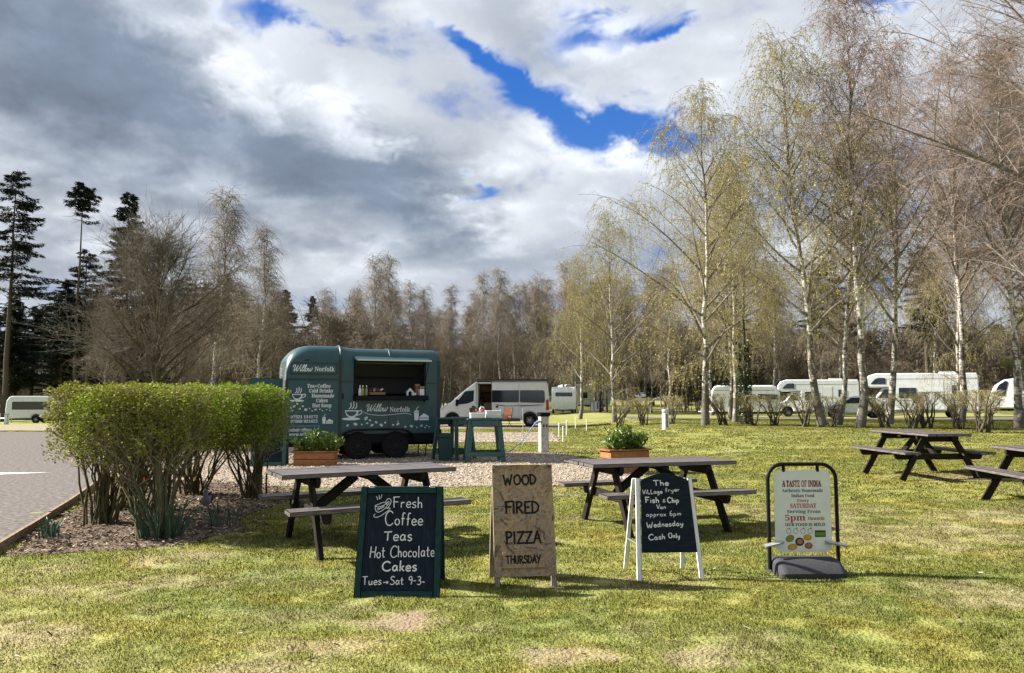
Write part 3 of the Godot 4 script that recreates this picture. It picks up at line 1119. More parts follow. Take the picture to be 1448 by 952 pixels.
func build_ground() -> void:
	var xs := lines(-260.0, -6.4, 7.6, 260.0, 0.085, 1.09)
	var zs := lines(-320.0, -12.0, -2.4, 120.0, 0.085, 1.085)
	setting("lawn_ground", grid_mesh(xs, zs), M["lawn"])
	setting("road", sheet(ragged(ROAD, 0.05, 0.6), 0.012, 1.6), M["tarmac"])
	setting("planting_bed", sheet(ragged(BED, 0.25, 0.2), 0.002, 1.0), M["soil"])
	setting("gravel_yard", sheet(ragged(GRAVEL, 0.35, 0.25), 0.008, 1.6), M["gravel"])
	setting("gravel_pitch", sheet(ragged(PITCH, 0.25, 0.4), 0.012, 1.6), M["gravel"])
	setting("far_gravel_pitch", sheet(ragged(FARPITCH, 0.25, 0.4), 0.012, 1.6), M["gravel"])
	setting("gravel_verge", sheet(ragged([-17.0, -35.5, -24.0, -47.0, -60.0, -50.0, -60.0, -38.5, -30.0, -37.4], 0.5, 0.8), 0.02, 1.8), M["gravel"])
	setting("park_road", sheet(ragged([7.0, -43.5, 24.0, -41.0, 60.0, -34.5, 60.0, -39.0, 24.0, -47.0, 7.0, -50.0], 0.3, 1.0), 0.02, 1.8), M["tarmac"])
	# white arrow on the road
	var a := PackedVector2Array()
	var at := Vector2(-9.55, -15.35)
	var along := Vector2(1.0, -0.27).normalized()
	var side := Vector2(-along.y, along.x)
	for p in [[-3.2, -0.09], [-1.0, -0.09], [-1.0, -0.34], [0.35, 0.0], [-1.0, 0.34], [-1.0, 0.09], [-3.2, 0.09]]:
		a.append(at + along * p[0] + side * p[1])
	setting("road_arrow", sheet(a, 0.017, 1.0), M["road_paint"])
	# low timber edging between the road and the bed
	var kerb := thing("timber_edging", "low weathered timber edging between tarmac road and planting bed", "edging", Vector3.ZERO)
	var line := [Vector2(-3.45, -3.2), Vector2(-4.3, -5.6), Vector2(-5.03, -7.6), Vector2(-6.18, -10.8), Vector2(-7.4, -13.9)]
	for i in line.size() - 1:
		var p: Vector2 = line[i]
		var q: Vector2 = line[i + 1]
		var k := int(ceil(p.distance_to(q) / 1.5))
		for s in k:
			var u := p.lerp(q, float(s) / k)
			var w := p.lerp(q, float(s + 1) / k - 0.006)
			var b := MB.new()
			b.board(Vector3(u.x, 0.02 + rng.randf_range(-0.008, 0.008), u.y), Vector3(w.x, 0.02 + rng.randf_range(-0.008, 0.008), w.y), 0.045, 0.12)
			part(kerb, "edging_board", b.mesh(), M["kerb_wood"])


func scatter(called: String, mesh: Mesh, mat: Material, tfs: Array, cols: PackedColorArray) -> MultiMeshInstance3D:
	var mm := MultiMesh.new()
	mm.transform_format = MultiMesh.TRANSFORM_3D
	mm.use_colors = cols.size() > 0
	mm.mesh = mesh
	mm.instance_count = tfs.size()
	for i in tfs.size():
		mm.set_instance_transform(i, tfs[i])
		if cols:
			mm.set_instance_color(i, cols[i])
	var o := MultiMeshInstance3D.new()
	o.name = numbered(called)
	o.multimesh = mm
	o.material_override = mat
	o.set_meta("kind", "stuff")
	add_child(o)
	return o


func tuft_mesh(blades: int, radius: float, high: float, wide: float, sd: int) -> ArrayMesh:
	var r := RandomNumberGenerator.new()
	r.seed = sd
	var m := MB.new()
	m.colored = true
	for i in blades:
		var a := r.randf() * TAU
		var d := sqrt(r.randf()) * radius
		var p := Vector3(cos(a) * d, 0, sin(a) * d)
		var b := r.randf() * TAU
		var s := Vector3(cos(b), 0, sin(b)) * wide * r.randf_range(0.6, 1.3)
		var lean := Vector3(r.randf_range(-1, 1), 0, r.randf_range(-1, 1)) * high * 0.75
		var h := high * r.randf_range(0.5, 1.25)
		var t := r.randf_range(0.75, 1.25)
		m.col = Color(t, t, t * r.randf_range(0.7, 1.2))
		if r.randf() < 0.12:
			m.col = Color(1.5, 1.25, 1.7)
		var top := p + lean + Vector3(0, h, 0)
		var nn := (Vector3(lean.x, high * 2.0, lean.z)).normalized()
		var k := m.vert(p - s + Vector3(0, -0.006, 0), nn)
		m.vert(p + s + Vector3(0, -0.006, 0), nn)
		m.vert(top, nn)
		m.ix.append_array(PackedInt32Array([k, k + 1, k + 2]))
	return m.mesh()


func in_poly(p: Vector2, pg: PackedVector2Array) -> bool:
	return Geometry2D.is_point_in_polygon(p, pg)


func build_cover() -> void:
	var r := RandomNumberGenerator.new()
	r.seed = 5
	var road := poly(ROAD)
	var bed := ragged(BED, 0.25, 0.2)
	var grav := ragged(GRAVEL, 0.35, 0.25)
	var pitch := ragged(PITCH, 0.25, 0.4)
	var farp := poly(FARPITCH)
	# short lawn grass: three bands, tufts larger and sparser with distance
	for band in [[2.6, 6.5, 680.0, 0.08, 0.0135, 0.003, 36], [6.5, 11.0, 360.0, 0.11, 0.015, 0.004, 36], [11.0, 20.0, 95.0, 0.2, 0.017, 0.0075, 46], [20.0, 46.0, 16.0, 0.5, 0.016, 0.016, 70]]:
		var tfs := []
		var cols := PackedColorArray()
		var zn: float = band[0]
		var zf: float = band[1]
		var half := 0.74 * zf + 0.8
		var count := int(band[2] * (zf - zn) * half * 2.0)
		for i in count:
			var z := -r.randf_range(zn, zf)
			var x := r.randf_range(-half, half)
			if absf(x) > -z * 0.74 + 0.8:
				continue
			var p := Vector2(x, z)
			if in_poly(p, bed) or in_poly(p, grav) or in_poly(p, road) or (z < -24.0 and (in_poly(p, pitch) or in_poly(p, farp))):
				continue
			var s := bare(x, z)
			var thin := n_fine.get_noise_2d(x * 0.3, z * 0.3)
			if -z > 36.0 and r.randf() < (-z - 36.0) / 10.0:
				continue
			if r.randf() < s.x * 1.0 or thin < -0.32:
				continue
			var y := hgt(x, z) + (bump(x, z) if z > -15.0 and absf(x) < 9.0 else 0.0)
			var sc := r.randf_range(0.6, 1.25) * (1.0 + 0.6 * maxf(0.0, n_patch.get_noise_2d(x * 1.5, z * 1.5)))
			tfs.append(Transform3D(Basis(Vector3.UP, r.randf() * TAU).scaled(Vector3(1, sc, 1)), Vector3(x, y, z)))
			var c := lawn_color(x, z)
			var t := r.randf_range(0.85, 1.25) if z > -11.0 else r.randf_range(0.95, 1.15)
			cols.append(Color(c.r * t, c.g * t, c.b * t))
		var o := scatter("lawn_grass", tuft_mesh(band[6], band[3], band[4], band[5], 3), M["grass_blade"], tfs, cols)
		o.set_meta("label", "short mossy spring grass covering the lawn")
		o.set_meta("category", "grass")
	# gravel stones
	var st := MB.new()
	st.colored = true
	st.lathe([[0.0, -0.5], [0.75, -0.3], [1.0, 0.05], [0.7, 0.42], [0.0, 0.55]], 6)
	var stone := st.mesh()
	var tfs := []
	var cols := PackedColorArray()
	for i in 26000:
		var p := Vector2(r.randf_range(-10.0, 3.0), -r.randf_range(12.3, 23.0))
		if i > 21000:
			p = Vector2(r.randf_range(-5.6, 1.9), -r.randf_range(25.5, 33.8))
			if not in_poly(p, pitch):
				continue
		elif not in_poly(p, grav) and not (r.randf() < 0.12 and in_poly(p + Vector2(r.randf_range(-0.4, 0.4), r.randf_range(-0.4, 0.4)), grav)):
			continue
		var s := r.randf_range(0.012, 0.03) * (1.4 if i > 21000 else 1.0)
		tfs.append(Transform3D(Basis.from_euler(Vector3(r.randf_range(-0.4, 0.4), r.randf() * TAU, r.randf_range(-0.4, 0.4))).scaled_local(Vector3(s, s * 0.75, s * r.randf_range(0.6, 1.0))), Vector3(p.x, hgt(p.x, p.y) + 0.012, p.y)))
		var t := r.randf()
		var c := Color(0.26, 0.21, 0.16).lerp(Color(0.58, 0.52, 0.43), t * t)
		if r.randf() < 0.15:
			c = Color(0.32, 0.2, 0.11)
		if r.randf() < 0.12:
			c = Color(0.13, 0.12, 0.115)
		cols.append(c)
	var gs := scatter("gravel_stones", stone, M["pebble"], tfs, cols)
	gs.set_meta("label", "loose pale gravel stones around the catering trailer")
	gs.set_meta("category", "gravel")
	# bark chips, dead leaves and twigs on the bed
	var cm := MB.new()
	cm.colored = true
	cm.box(Vector3.ZERO, Vector3(1, 0.16, 0.45), Basis.IDENTITY, 0.05)
	var chips := []
	cols = PackedColorArray()
	for i in 13000:
		var p := Vector2(r.randf_range(-7.5, -2.6), -r.randf_range(4.4, 14.3))
		if not in_poly(p, bed):
			if not in_poly(p + Vector2(-0.35, 0.0), bed) or r.randf() < 0.75:
				continue
		var s := r.randf_range(0.018, 0.055)
		chips.append(Transform3D(Basis.from_euler(Vector3(r.randf_range(-0.5, 0.5), r.randf() * TAU, r.randf_range(-0.5, 0.5))).scaled_local(Vector3(s, s, s * r.randf_range(0.6, 1.4))), Vector3(p.x, 0.01 + r.randf() * 0.014, p.y)))
		var t := r.randf()
		cols.append(Color(0.09, 0.06, 0.042).lerp(Color(0.48, 0.39, 0.3), t * t))
	var bc := scatter("bark_chips", cm.mesh(), M["chip"], chips, cols)
	bc.set_meta("label", "brown bark chips covering the bed below the hedge shrubs")
	bc.set_meta("category", "mulch")
	# bits on the lawn: dead leaves, clods, short sticks
	var bits := []
	cols = PackedColorArray()
	for i in 4200:
		var z := -r.randf_range(3.0, 15.0)
		var x := r.randf_range(-0.75, 0.75) * -z
		var p := Vector2(x, z)
		if in_poly(p, bed) or in_poly(p, grav) or in_poly(p, road):
			continue
		if r.randf() > 0.3 + bare(x, z).x * 0.8:
			continue
		var s := r.randf_range(0.008, 0.026)
		bits.append(Transform3D(Basis.from_euler(Vector3(r.randf_range(-0.6, 0.6), r.randf() * TAU, r.randf_range(-0.6, 0.6))).scaled_local(Vector3(s * r.randf_range(0.8, 2.2), s, s)), Vector3(x, hgt(x, z) + bump(x, z) + 0.012, z)))
		var t := r.randf()
		var c := Color(0.06, 0.042, 0.03).lerp(Color(0.22, 0.16, 0.1), t)
		if r.randf() < 0.12:
			c = Color(0.5, 0.46, 0.38)
		cols.append(c)
	var lb := scatter("lawn_litter", cm.mesh(), M["chip"], bits, cols)
	lb.set_meta("label", "small dead leaves, crumbs of earth and sticks strewn over the grass")
	lb.set_meta("category", "litter")


# ------------------------------------------------------------------ trees
# broadleaf tree: trunk path, limbs, branches, fine twigs and buds or leaves
func grow_tree(o: Dictionary) -> Dictionary:
	var r := RandomNumberGenerator.new()
	r.seed = o.seed
	var H: float = o.h
	var trunk := MB.new()
	var limbs := MB.new()
	var twigs := MB.new()
	var leaves := MB.new()
	leaves.colored = true
	var lean: Vector3 = o.get("lean", Vector3.ZERO)
	var path := []
	var rad := []
	var nseg := 12
	var wob := Vector3.ZERO
	for i in nseg + 1:
		var t := float(i) / nseg
		wob += Vector3(r.randf_range(-1, 1), 0, r.randf_range(-1, 1)) * float(o.get("wobble", 0.012)) * H
		path.append(Vector3(0, -0.15 + t * H, 0) + lean * H * (t - 0.35 * t * t) + (wob if i > 0 else Vector3.ZERO))
		var flare := 1.0 + 0.55 * pow(1.0 - t, 14.0)
		rad.append(maxf(0.012, float(o.r) * pow(1.0 - t * 0.97, 0.85) * flare))
	trunk.tube(path, rad, o.get("sides", 9), false, 1.0)
	var nl: int = o.limbs
	var t0: float = o.get("first", 0.25)
	var ang := r.randf() * TAU
	for i in nl:
		var t := lerpf(t0, 0.985, pow((i + r.randf() * 0.7) / nl, float(o.get("even", 0.9))))
		var ft := t * nseg
		var k := mini(int(ft), nseg - 1)
		var base: Vector3 = path[k].lerp(path[k + 1], ft - k)
		var tr: float = lerpf(rad[k], rad[k + 1], ft - k)
		ang += 2.4 + r.randf_range(-0.5, 0.5)
		if o.has("toward") and i % 2 == 0:
			ang = float(o.toward) + r.randf_range(-0.75, 0.75)
		var prof: float = o.shape.call(t)
		var L: float = maxf(0.5, float(o.spread) * prof * r.randf_range(0.75, 1.15))
		var up := deg_to_rad(lerpf(o.get("up0", 30.0), o.get("up1", 68.0), t) + r.randf_range(-10, 10))
		var d := Vector3(cos(ang) * cos(up), sin(up), sin(ang) * cos(up))
		var pts := [base]
		var rr := [minf(tr * 0.62, (0.028 + L * 0.012) * float(o.get("limb_r", 1.0)))]
		var ns := 6
		var p := base
		for s in ns:
			var e := float(s + 1) / ns
			d += Vector3(r.randf_range(-1, 1), r.randf_range(-1, 1), r.randf_range(-1, 1)) * float(o.get("crook", 0.12))
			d.y += float(o.get("lift", 0.05)) - float(o.get("droop", 0.1)) * e
			d = d.normalized()
			p += d * L / ns
			pts.append(p)
			rr.append(maxf(0.006, rr[0] * (1.0 - e * 0.88)))
		limbs.tube(pts, rr, 5, false, 1.0)
		# branches
		var nb := int(float(o.branches) * (0.4 + L / float(o.spread)))
		for b in nb:
			var e := r.randf_range(0.18, 1.0)
			var fk := e * ns
			var kk := mini(int(fk), ns - 1)
			var bp: Vector3 = pts[kk].lerp(pts[kk + 1], fk - kk)
			var along: Vector3 = (pts[kk + 1] - pts[kk]).normalized()
			var rnd := Vector3(r.randf_range(-1, 1), r.randf_range(-0.5, 1.0), r.randf_range(-1, 1)).normalized()
			var bd := (along * 0.7 + rnd * 0.9 + Vector3(0, float(o.get("branch_up", 0.15)), 0)).normalized()
			var bl := L * r.randf_range(0.22, 0.46) * (1.2 - e * 0.5) + 0.25
			var bpts := PackedVector3Array([bp])
			var q := bp
			for s in 3:
				bd.y -= float(o.get("droop", 0.1)) * 1.3
				bd += Vector3(r.randf_range(-1, 1), r.randf_range(-1, 1), r.randf_range(-1, 1)) * 0.16
				bd = bd.normalized()
				q += bd * bl / 3.0
				bpts.append(q)
			var br: float = o.get("branch_r", 0.011)
			limbs.twig(bpts, br * (0.6 + bl * 0.25), br * 0.45)
			# twigs
			var nt: int = o.twigs
			for w in nt:
				var f := r.randf_range(0.15, 1.0) * 3.0
				var fi := mini(int(f), 2)
				var tp := bpts[fi].lerp(bpts[fi + 1], f - fi)
				var td := Vector3(r.randf_range(-1, 1), r.randf_range(-0.6, 0.9) + float(o.get("twig_up", 0.0)), r.randf_range(-1, 1)).normalized() * 0.8 + bd * 0.5
				var tl := r.randf_range(o.twig_len[0], o.twig_len[1])
				var tpts := PackedVector3Array([tp])
				var cur := tp
				var hang: float = o.get("hang", 0.6)
				for s in 3:
					td.y -= hang * (0.7 + 0.5 * s)
					td = td.normalized()
					cur += td * tl / 3.0
					tpts.append(cur)
				var tw: float = o.get("twig_r", 0.005)
				twigs.twig(tpts, tw, tw * 0.55)
				# side shoots
				for sh in int(o.get("shoots", 0)):
					var g := r.randf_range(0.2, 0.95) * 3.0
					var gi := mini(int(g), 2)
					var sp := tpts[gi].lerp(tpts[gi + 1], g - gi)
					var sd := (td + Vector3(r.randf_range(-1, 1), r.randf_range(-0.5, 0.8) - hang * 0.4, r.randf_range(-1, 1)) * 0.9).normalized()
					twigs.twig(PackedVector3Array([sp, sp + sd * tl * r.randf_range(0.2, 0.45)]), tw * 0.8, tw * 0.5)
				for lf in int(o.get("leaves", 0)):
					var g := r.randf_range(0.1, 1.0) * 3.0
					var gi := mini(int(g), 2)
					var lp := tpts[gi].lerp(tpts[gi + 1], g - gi) + Vector3(r.randf_range(-1, 1), r.randf_range(-1, 0.4), r.randf_range(-1, 1)) * 0.04
					var ls: float = r.randf_range(o.leaf[0], o.leaf[1])
					var x := Vector3(r.randf_range(-1, 1), r.randf_range(-1, 1), r.randf_range(-1, 1)).normalized()
					var y := x.cross(Vector3(r.randf_range(-1, 1), 1.2, r.randf_range(-1, 1))).normalized()
					var tn := r.randf_range(0.6, 1.25)
					leaves.col = Color(tn * r.randf_range(0.85, 1.1), tn, tn * r.randf_range(0.6, 1.2))
					leaves.tri(lp - x * ls * 0.5, lp + x * ls * 0.5, lp + y * ls)
	return {"trunk": trunk, "limbs": limbs, "twigs": twigs, "leaves": leaves}


func tree_thing(g: Dictionary, mats: Array, called: String, label: String, group: String) -> Node3D:
	var o := Node3D.new()
	o.name = called
	tag(o, label, "tree", group)
	part(o, "trunk", g.trunk.mesh(), mats[0])
	var crown := part(o, "crown", g.limbs.mesh(), mats[1])
	part(crown, "twigs", g.twigs.mesh(), mats[2]).set_meta("kind", "stuff")
	if g.leaves.v.size() > 0:
		part(crown, "leaves", g.leaves.mesh(), mats[3]).set_meta("kind", "stuff")
	return o


func plant_tree(src: Node3D, called: String, label: String, x: float, z: float, turn: float, sc: float, wide := 1.0, group := "") -> Node3D:
	var o := copy(src, called, label, Vector3(x, hgt(x, z), z), turn, Vector3(sc * wide, sc, sc * wide))
	if group:
		o.set_meta("group", group)
	return o


func conifer(sd: int, H: float, r0: float, spread: float, bare_to: float, boughs: int, flat := 0.0) -> Dictionary:
	var r := RandomNumberGenerator.new()
	r.seed = sd
	var trunk := MB.new()
	var limbs := MB.new()
	var leaves := MB.new()
	leaves.colored = true
	var path := []
	var rad := []
	for i in 9:
		var t := i / 8.0
		path.append(Vector3(r.randf_range(-1, 1) * 0.08, t * H - 0.15, r.randf_range(-1, 1) * 0.08))
		rad.append(maxf(0.02, r0 * (1.0 - t * 0.95)))
	trunk.tube(path, rad, 8, false)
	for i in boughs:
		var t := lerpf(bare_to, 0.99, pow(float(i) / boughs, 0.85))
		var live := smoothstep(bare_to - 0.02, bare_to + 0.12, t)
		var base := Vector3(0, t * H, 0)
		var a := r.randf() * TAU
		var full := (1.0 - t) / (1.0 - bare_to)
		var L := spread * lerpf(pow(full, 0.75), sqrt(clampf(full, 0.0, 1.0)) , flat) * r.randf_range(0.55, 1.2) * (0.45 + 0.55 * live) + 0.25
		var d := Vector3(cos(a), r.randf_range(-0.1, 0.35), sin(a)).normalized()
		var pts := PackedVector3Array([base])
		var p := base
		for s in 3:
			d.y -= 0.1 if s < 2 else -0.12
			d = d.normalized()
			p += d * L / 3.0
			pts.append(p)
		limbs.twig(pts, 0.03 + L * 0.008, 0.008)
		if r.randf() > live + 0.1:
			continue
		var side := d.cross(Vector3.UP).normalized()
		var cnt := int(30 + L * 46)
		for k in cnt:
			var e := r.randf_range(0.12, 1.03) * 3.0
			var ei := mini(int(e), 2)
			var q := pts[ei].lerp(pts[ei + 1], e - ei)
			var sw := (1.05 - e / 3.0) * L * 0.34 + 0.1
			q += side * r.randf_range(-1, 1) * sw + Vector3(0, r.randf_range(-0.22, 0.06), 0)
			var nd := (d * r.randf_range(0.2, 1.0) + side * r.randf_range(-0.9, 0.9) + Vector3(0, r.randf_range(-0.7, 0.15), 0)).normalized()
			var len := r.randf_range(0.2, 0.5)
			var wv := nd.cross(Vector3(r.randf_range(-1, 1), 1, r.randf_range(-1, 1))).normalized() * r.randf_range(0.035, 0.09)
			var tn := r.randf_range(0.6, 1.4)
			leaves.col = Color(tn, tn, tn)
			leaves.tri(q - wv, q + wv, q + nd * len)
	return {"trunk": trunk, "limbs": limbs, "twigs": MB.new(), "leaves": leaves}


func conifer_thing(g: Dictionary, called: String, label: String, group: String) -> Node3D:
	var o := Node3D.new()
	o.name = called
	tag(o, label, "tree", group)
	part(o, "trunk", g.trunk.mesh(), M["bark_dark"])
	var crown := part(o, "crown", g.limbs.mesh(), M["bark_dark"])
	part(crown, "needles", g.leaves.mesh(), M["needle"]).set_meta("kind", "stuff")
	return o


func build_trees() -> void:
	var birch_shape := func(t: float) -> float: return clampf(1.15 - t, 0.1, 1.0) * smoothstep(0.05, 0.35, t) + 0.06
	var round_shape := func(t: float) -> float: return sin(clampf(t * 1.1, 0.0, 1.0) * PI * 0.86 + 0.3) * 0.9 + 0.1
	var near_shape := func(t: float) -> float: return clampf(1.15 - t * 1.05, 0.1, 1.0)
	var birch_mats := [M["birch_bark"], M["birch_limb"], M["twig_olive"], M["birch_leaf"]]
	# near spring birches with hanging twigs and first leaves
	var spring := []
	for i in 4:
		var g := grow_tree({"seed": 100 + i, "h": 14.5, "r": 0.13, "limbs": 38, "first": [0.12, 0.24, 0.2, 0.28][i], "spread": [6.0, 4.9, 5.2, 4.4][i], "shape": birch_shape, "up0": 26.0, "up1": 66.0, "lift": 0.1, "droop": 0.2, "branches": 11, "twigs": 7, "twig_len": [0.6, 1.8], "hang": 0.8, "twig_r": 0.0052, "leaves": 7, "leaf": [0.035, 0.065], "lean": [Vector3.ZERO, Vector3(-0.1, 0, 0.02), Vector3(0.03, 0, 0), Vector3(-0.03, 0, 0)][i], "wobble": 0.008})
		spring.append(tree_thing(g, birch_mats, "birch_tree", "", "spring birches around the far edge of the lawn"))
	# taller birch, hardly in leaf, reddish twigs
	var bare_b := []
	for i in 3:
		var g := grow_tree({"seed": 140 + i, "h": 17.0, "r": 0.135, "limbs": 38, "first": [0.3, 0.26, 0.34][i], "spread": 4.8, "shape": birch_shape, "up0": 34.0, "up1": 70.0, "lift": 0.08, "droop": 0.15, "branches": 12, "twigs": 8, "twig_len": [0.4, 1.4], "hang": 0.5, "twig_r": 0.0056, "shoots": 1, "leaves": 4, "leaf": [0.03, 0.05], "wobble": 0.007, "lean": [Vector3.ZERO, Vector3(-0.05, 0, 0), Vector3(0.04, 0, 0)][i]})
		bare_b.append(tree_thing(g, [M["birch_bark"], M["birch_limb"], M["twig_red"], M["bud_leaf"]], "birch_tree", "", "tall bare birches beyond the hedge row"))
	# distance 30 m and more
	var far_b := []
	for i in 3:
		var g := grow_tree({"seed": 180 + i, "h": 15.0, "r": 0.11, "limbs": 34, "first": [0.25, 0.2, 0.3][i], "spread": [3.4, 2.8, 3.8][i], "shape": birch_shape, "up0": 38.0, "up1": 72.0, "lift": 0.08, "droop": 0.14, "branches": 9, "twigs": 8, "twig_len": [0.5, 1.5], "hang": 0.5, "twig_r": 0.0095, "branch_r": 0.014, "leaves": 2, "leaf": [0.04, 0.07], "sides": 6, "wobble": 0.01})
		far_b.append(tree_thing(g, [M["birch_bark"], M["birch_limb"], M["twig_brown"], M["bud_leaf"]], "birch_tree", "", "bare birches at the edge of the wood"))
	# ornamental tree with a low fork and a dense head of twigs, behind the clipped hedge
	var orn := grow_tree({"seed": 210, "h": 6.0, "r": 0.19, "limbs": 46, "first": 0.2, "even": 1.2, "spread": 3.0, "shape": round_shape, "up0": 26.0, "up1": 66.0, "lift": 0.04, "droop": 0.0, "crook": 0.24, "limb_r": 0.8, "branches": 13, "twigs": 6, "twig_len": [0.35, 1.1], "hang": 0.05, "twig_up": 0.3, "twig_r": 0.0045, "branch_r": 0.01, "shoots": 2, "wobble": 0.02})
	var ot := tree_thing(orn, [M["bark_moss"], M["bark_moss"], M["twig_grey"], M["bud_leaf"]], "ornamental_tree", "bare round-headed tree with mossy forked trunk behind the clipped hedge", "")
	plant_tree(ot, "ornamental_tree", "", -10.9, -23.0, 20.0, 1.0)
	# near birch whose boughs reach into the picture over the right-hand tables
	var near := grow_tree({"seed": 236, "h": 15.0, "r": 0.24, "toward": PI, "limbs": 42, "first": 0.13, "spread": 6.1, "shape": near_shape, "up0": 30.0, "up1": 66.0, "lift": 0.05, "droop": 0.09, "crook": 0.13, "limb_r": 0.55, "branches": 26, "twigs": 8, "twig_len": [0.25, 0.9], "hang": 0.3, "twig_r": 0.0036, "branch_r": 0.009, "shoots": 2, "leaves": 2, "leaf": [0.012, 0.022], "wobble": 0.01})
	var nt := tree_thing(near, [M["birch_bark"], M["birch_limb"], M["twig_red"], M["bud_leaf"]], "birch_tree", "bare birch whose long rising boughs reach over the right-hand picnic tables", "")
	plant_tree(nt, "birch_tree", "", 11.2, -13.4, 0.0, 1.0)
	# [variant, x, z, turn, scale, width, label]
	var list := [
		[0, 8.3, -33.0, 15.0, 1.0, 1.05, "big yellow-green weeping birch at the open end of the clipped shrub row"],
		[0, 5.6, -42.0, 140.0, 0.78, 1.1, "small weeping birch between the service bollard and the white posts"],
		[2, 10.9, -37.5, 70.0, 0.86, 1.0, "slim yellow-green birch just behind the ivied stem"],
		[1, 12.6, -31.0, 8.0, 1.12, 1.0, "leaning white birch whose trunk tilts over a clipped shrub"],
		[1, 14.2, -33.5, 170.0, 0.92, 1.0, "yellow-green birch with a tilted trunk beside the parked car"],
		[3, 12.0, -42.0, 40.0, 0.95, 1.1, "upright yellow-green birch before the motorhome behind the leaning birch"],
		[0, 24.0, -41.0, 60.0, 0.85, 1.1, "weeping birch before the caravan with the raked black window"],
		[2, 4.6, -52.0, 30.0, 0.75, 1.1, "low yellow-green birch before the end-on caravan"],
		[0, 27.0, -36.0, 250.0, 0.8, 1.1, "weeping birch at the bend of the park road"]]
	for e in list:
		plant_tree(spring[e[0]], "birch_tree", e[6], e[1], e[2], e[3], e[4], e[5])
	var tall := [[0, 13.75, -30.4, 20.0, 1.05, 1.0], [1, 16.9, -34.5, 90.0, 1.02, 1.0], [0, 24.4, -35.0, 230.0, 0.9, 1.0], [1, 26.5, -31.5, 10.0, 0.9, 1.0], [0, 32.5, -43.0, 77.0, 0.9, 1.1], [2, 19.8, -30.0, 111.0, 0.95, 1.0], [0, 21.6, -37.0, 60.0, 1.08, 1.0], [1, 24.6, -36.5, 250.0, 1.05, 1.1], [2, 28.2, -38.0, 20.0, 1.0, 1.1]]
	var tall_label := ["thick straight birch with cracked white bark beside the leaning one", "tall bare birch before the cab of the large overcab motorhome", "tall bare birch beyond the shrub with the pale fluted trunk", "tall bare birch before the raked-window caravan", "tall bare birch between the shelter and the raked-window caravan", "tall bare birch rising straight from the clipped shrub row", "tallest bare birch, before the door of the large overcab motorhome", "tall broad bare birch between the large motorhome and the raked-window caravan", "tall broad bare birch beside the bend of the park road"]
	for i in tall.size():
		var e: Array = tall[i]
		plant_tree(bare_b[e[0]], "birch_tree", tall_label[i], e[1], e[2], e[3], e[4], e[5])
	# wood edge, far side of the site: [x, z, scale]
	var r := RandomNumberGenerator.new()
	r.seed = 19
	var edge := [[-13.2, -72.0, 1.0], [-11.0, -70.0, 0.98], [-18.5, -76.0, 0.85], [-16.0, -80.0, 0.9], [-3.2, -76.0, 0.93], [-1.0, -72.0, 0.9], [1.6, -80.0, 0.9], [4.9, -74.0, 0.98], [-7.5, -84.0, 0.72], [-5.2, -86.0, 0.8], [9.4, -76.0, 0.9], [12.5, -82.0, 0.95], [-22.0, -74.0, 0.75], [-9.2, -92.0, 0.75], [3.0, -90.0, 0.95], [7.2, -86.0, 0.9], [0.0, -95.0, 0.95], [16.0, -80.0, 1.0], [-26.5, -80.0, 0.8], [-14.5, -86.0, 0.9], [-20.0, -84.0, 0.8], [-12.4, -78.0, 0.85], [-9.0, -80.0, 0.7], [-6.4, -78.0, 0.68], [-4.4, -81.0, 0.85], [-2.0, -83.0, 0.88], [0.4, -77.0, 0.85], [2.9, -75.0, 0.9], [6.3, -79.0, 0.85], [7.9, -73.0, 0.8], [11.0, -73.0, 0.8], [13.8, -76.0, 0.9], [-10.2, -75.0, 0.85], [-8.2, -73.0, 0.8], [-6.9, -82.0, 0.9], [3.8, -83.0, 0.95], [5.6, -71.0, 0.8], [9.9, -84.0, 1.0], [11.6, -88.0, 1.05], [14.8, -84.0, 1.0], [-15.2, -75.0, 0.8], [-17.2, -84.0, 0.85], [-24.5, -78.0, 0.8]]
	for i in edge.size():
		var e: Array = edge[i]
		plant_tree(far_b[i % 3], "birch_tree", "bare brown birch at the edge of the wood behind the white camper van", e[0], e[1], r.randf() * 360.0, e[2], 1.0)
	# second and third ranks, thinner to see
	for i in 34:
		var x := -34.0 + i * 3.7 + r.randf_range(-1.4, 1.4)
		var z := -r.randf_range(94.0, 116.0)
		plant_tree(far_b[i % 3], "birch_tree", "bare birch deep in the wood behind the pitches", x, z, r.randf() * 360.0, r.randf_range(0.75, 1.0), 1.15, "birches deep in the wood")
	for i in 16:
		var x := 14.0 + i * 2.9 + r.randf_range(-1.2, 1.2)
		var z := -r.randf_range(64.0, 80.0)
		plant_tree(far_b[(i + 1) % 3], "birch_tree", "bare birch rising behind the parked motorhomes", x, z, r.randf() * 360.0, r.randf_range(0.75, 1.0), 1.2, "birches behind the motorhomes")
	# left: pale birches behind the bare tree
	plant_tree(far_b[1], "birch_tree", "pale drooping birch between the bare tree and the trailer", -15.6, -47.0, 40.0, 0.82, 1.1)
	plant_tree(far_b[0], "birch_tree", "brown-twigged birch standing close behind the bare round-headed tree", -16.6, -43.0, 10.0, 0.88, 1.1)
	for e in [[-20.5, -52.0, 0.62], [-18.0, -58.0, 0.7], [-24.0, -56.0, 0.6], [-26.5, -50.0, 0.55], [-22.0, -62.0, 0.75], [-13.5, -60.0, 0.55]]:
		plant_tree(far_b[2], "birch_tree", "low bare birch in the thicket behind the bare tree", e[0], e[1], r.randf() * 360.0, e[2], 1.3, "birches in the thicket")
	# conifers
	var c_full := conifer_thing(conifer(301, 25.0, 0.3, 4.6, 0.22, 190), "conifer_tree", "", "conifers of the dark plantation")
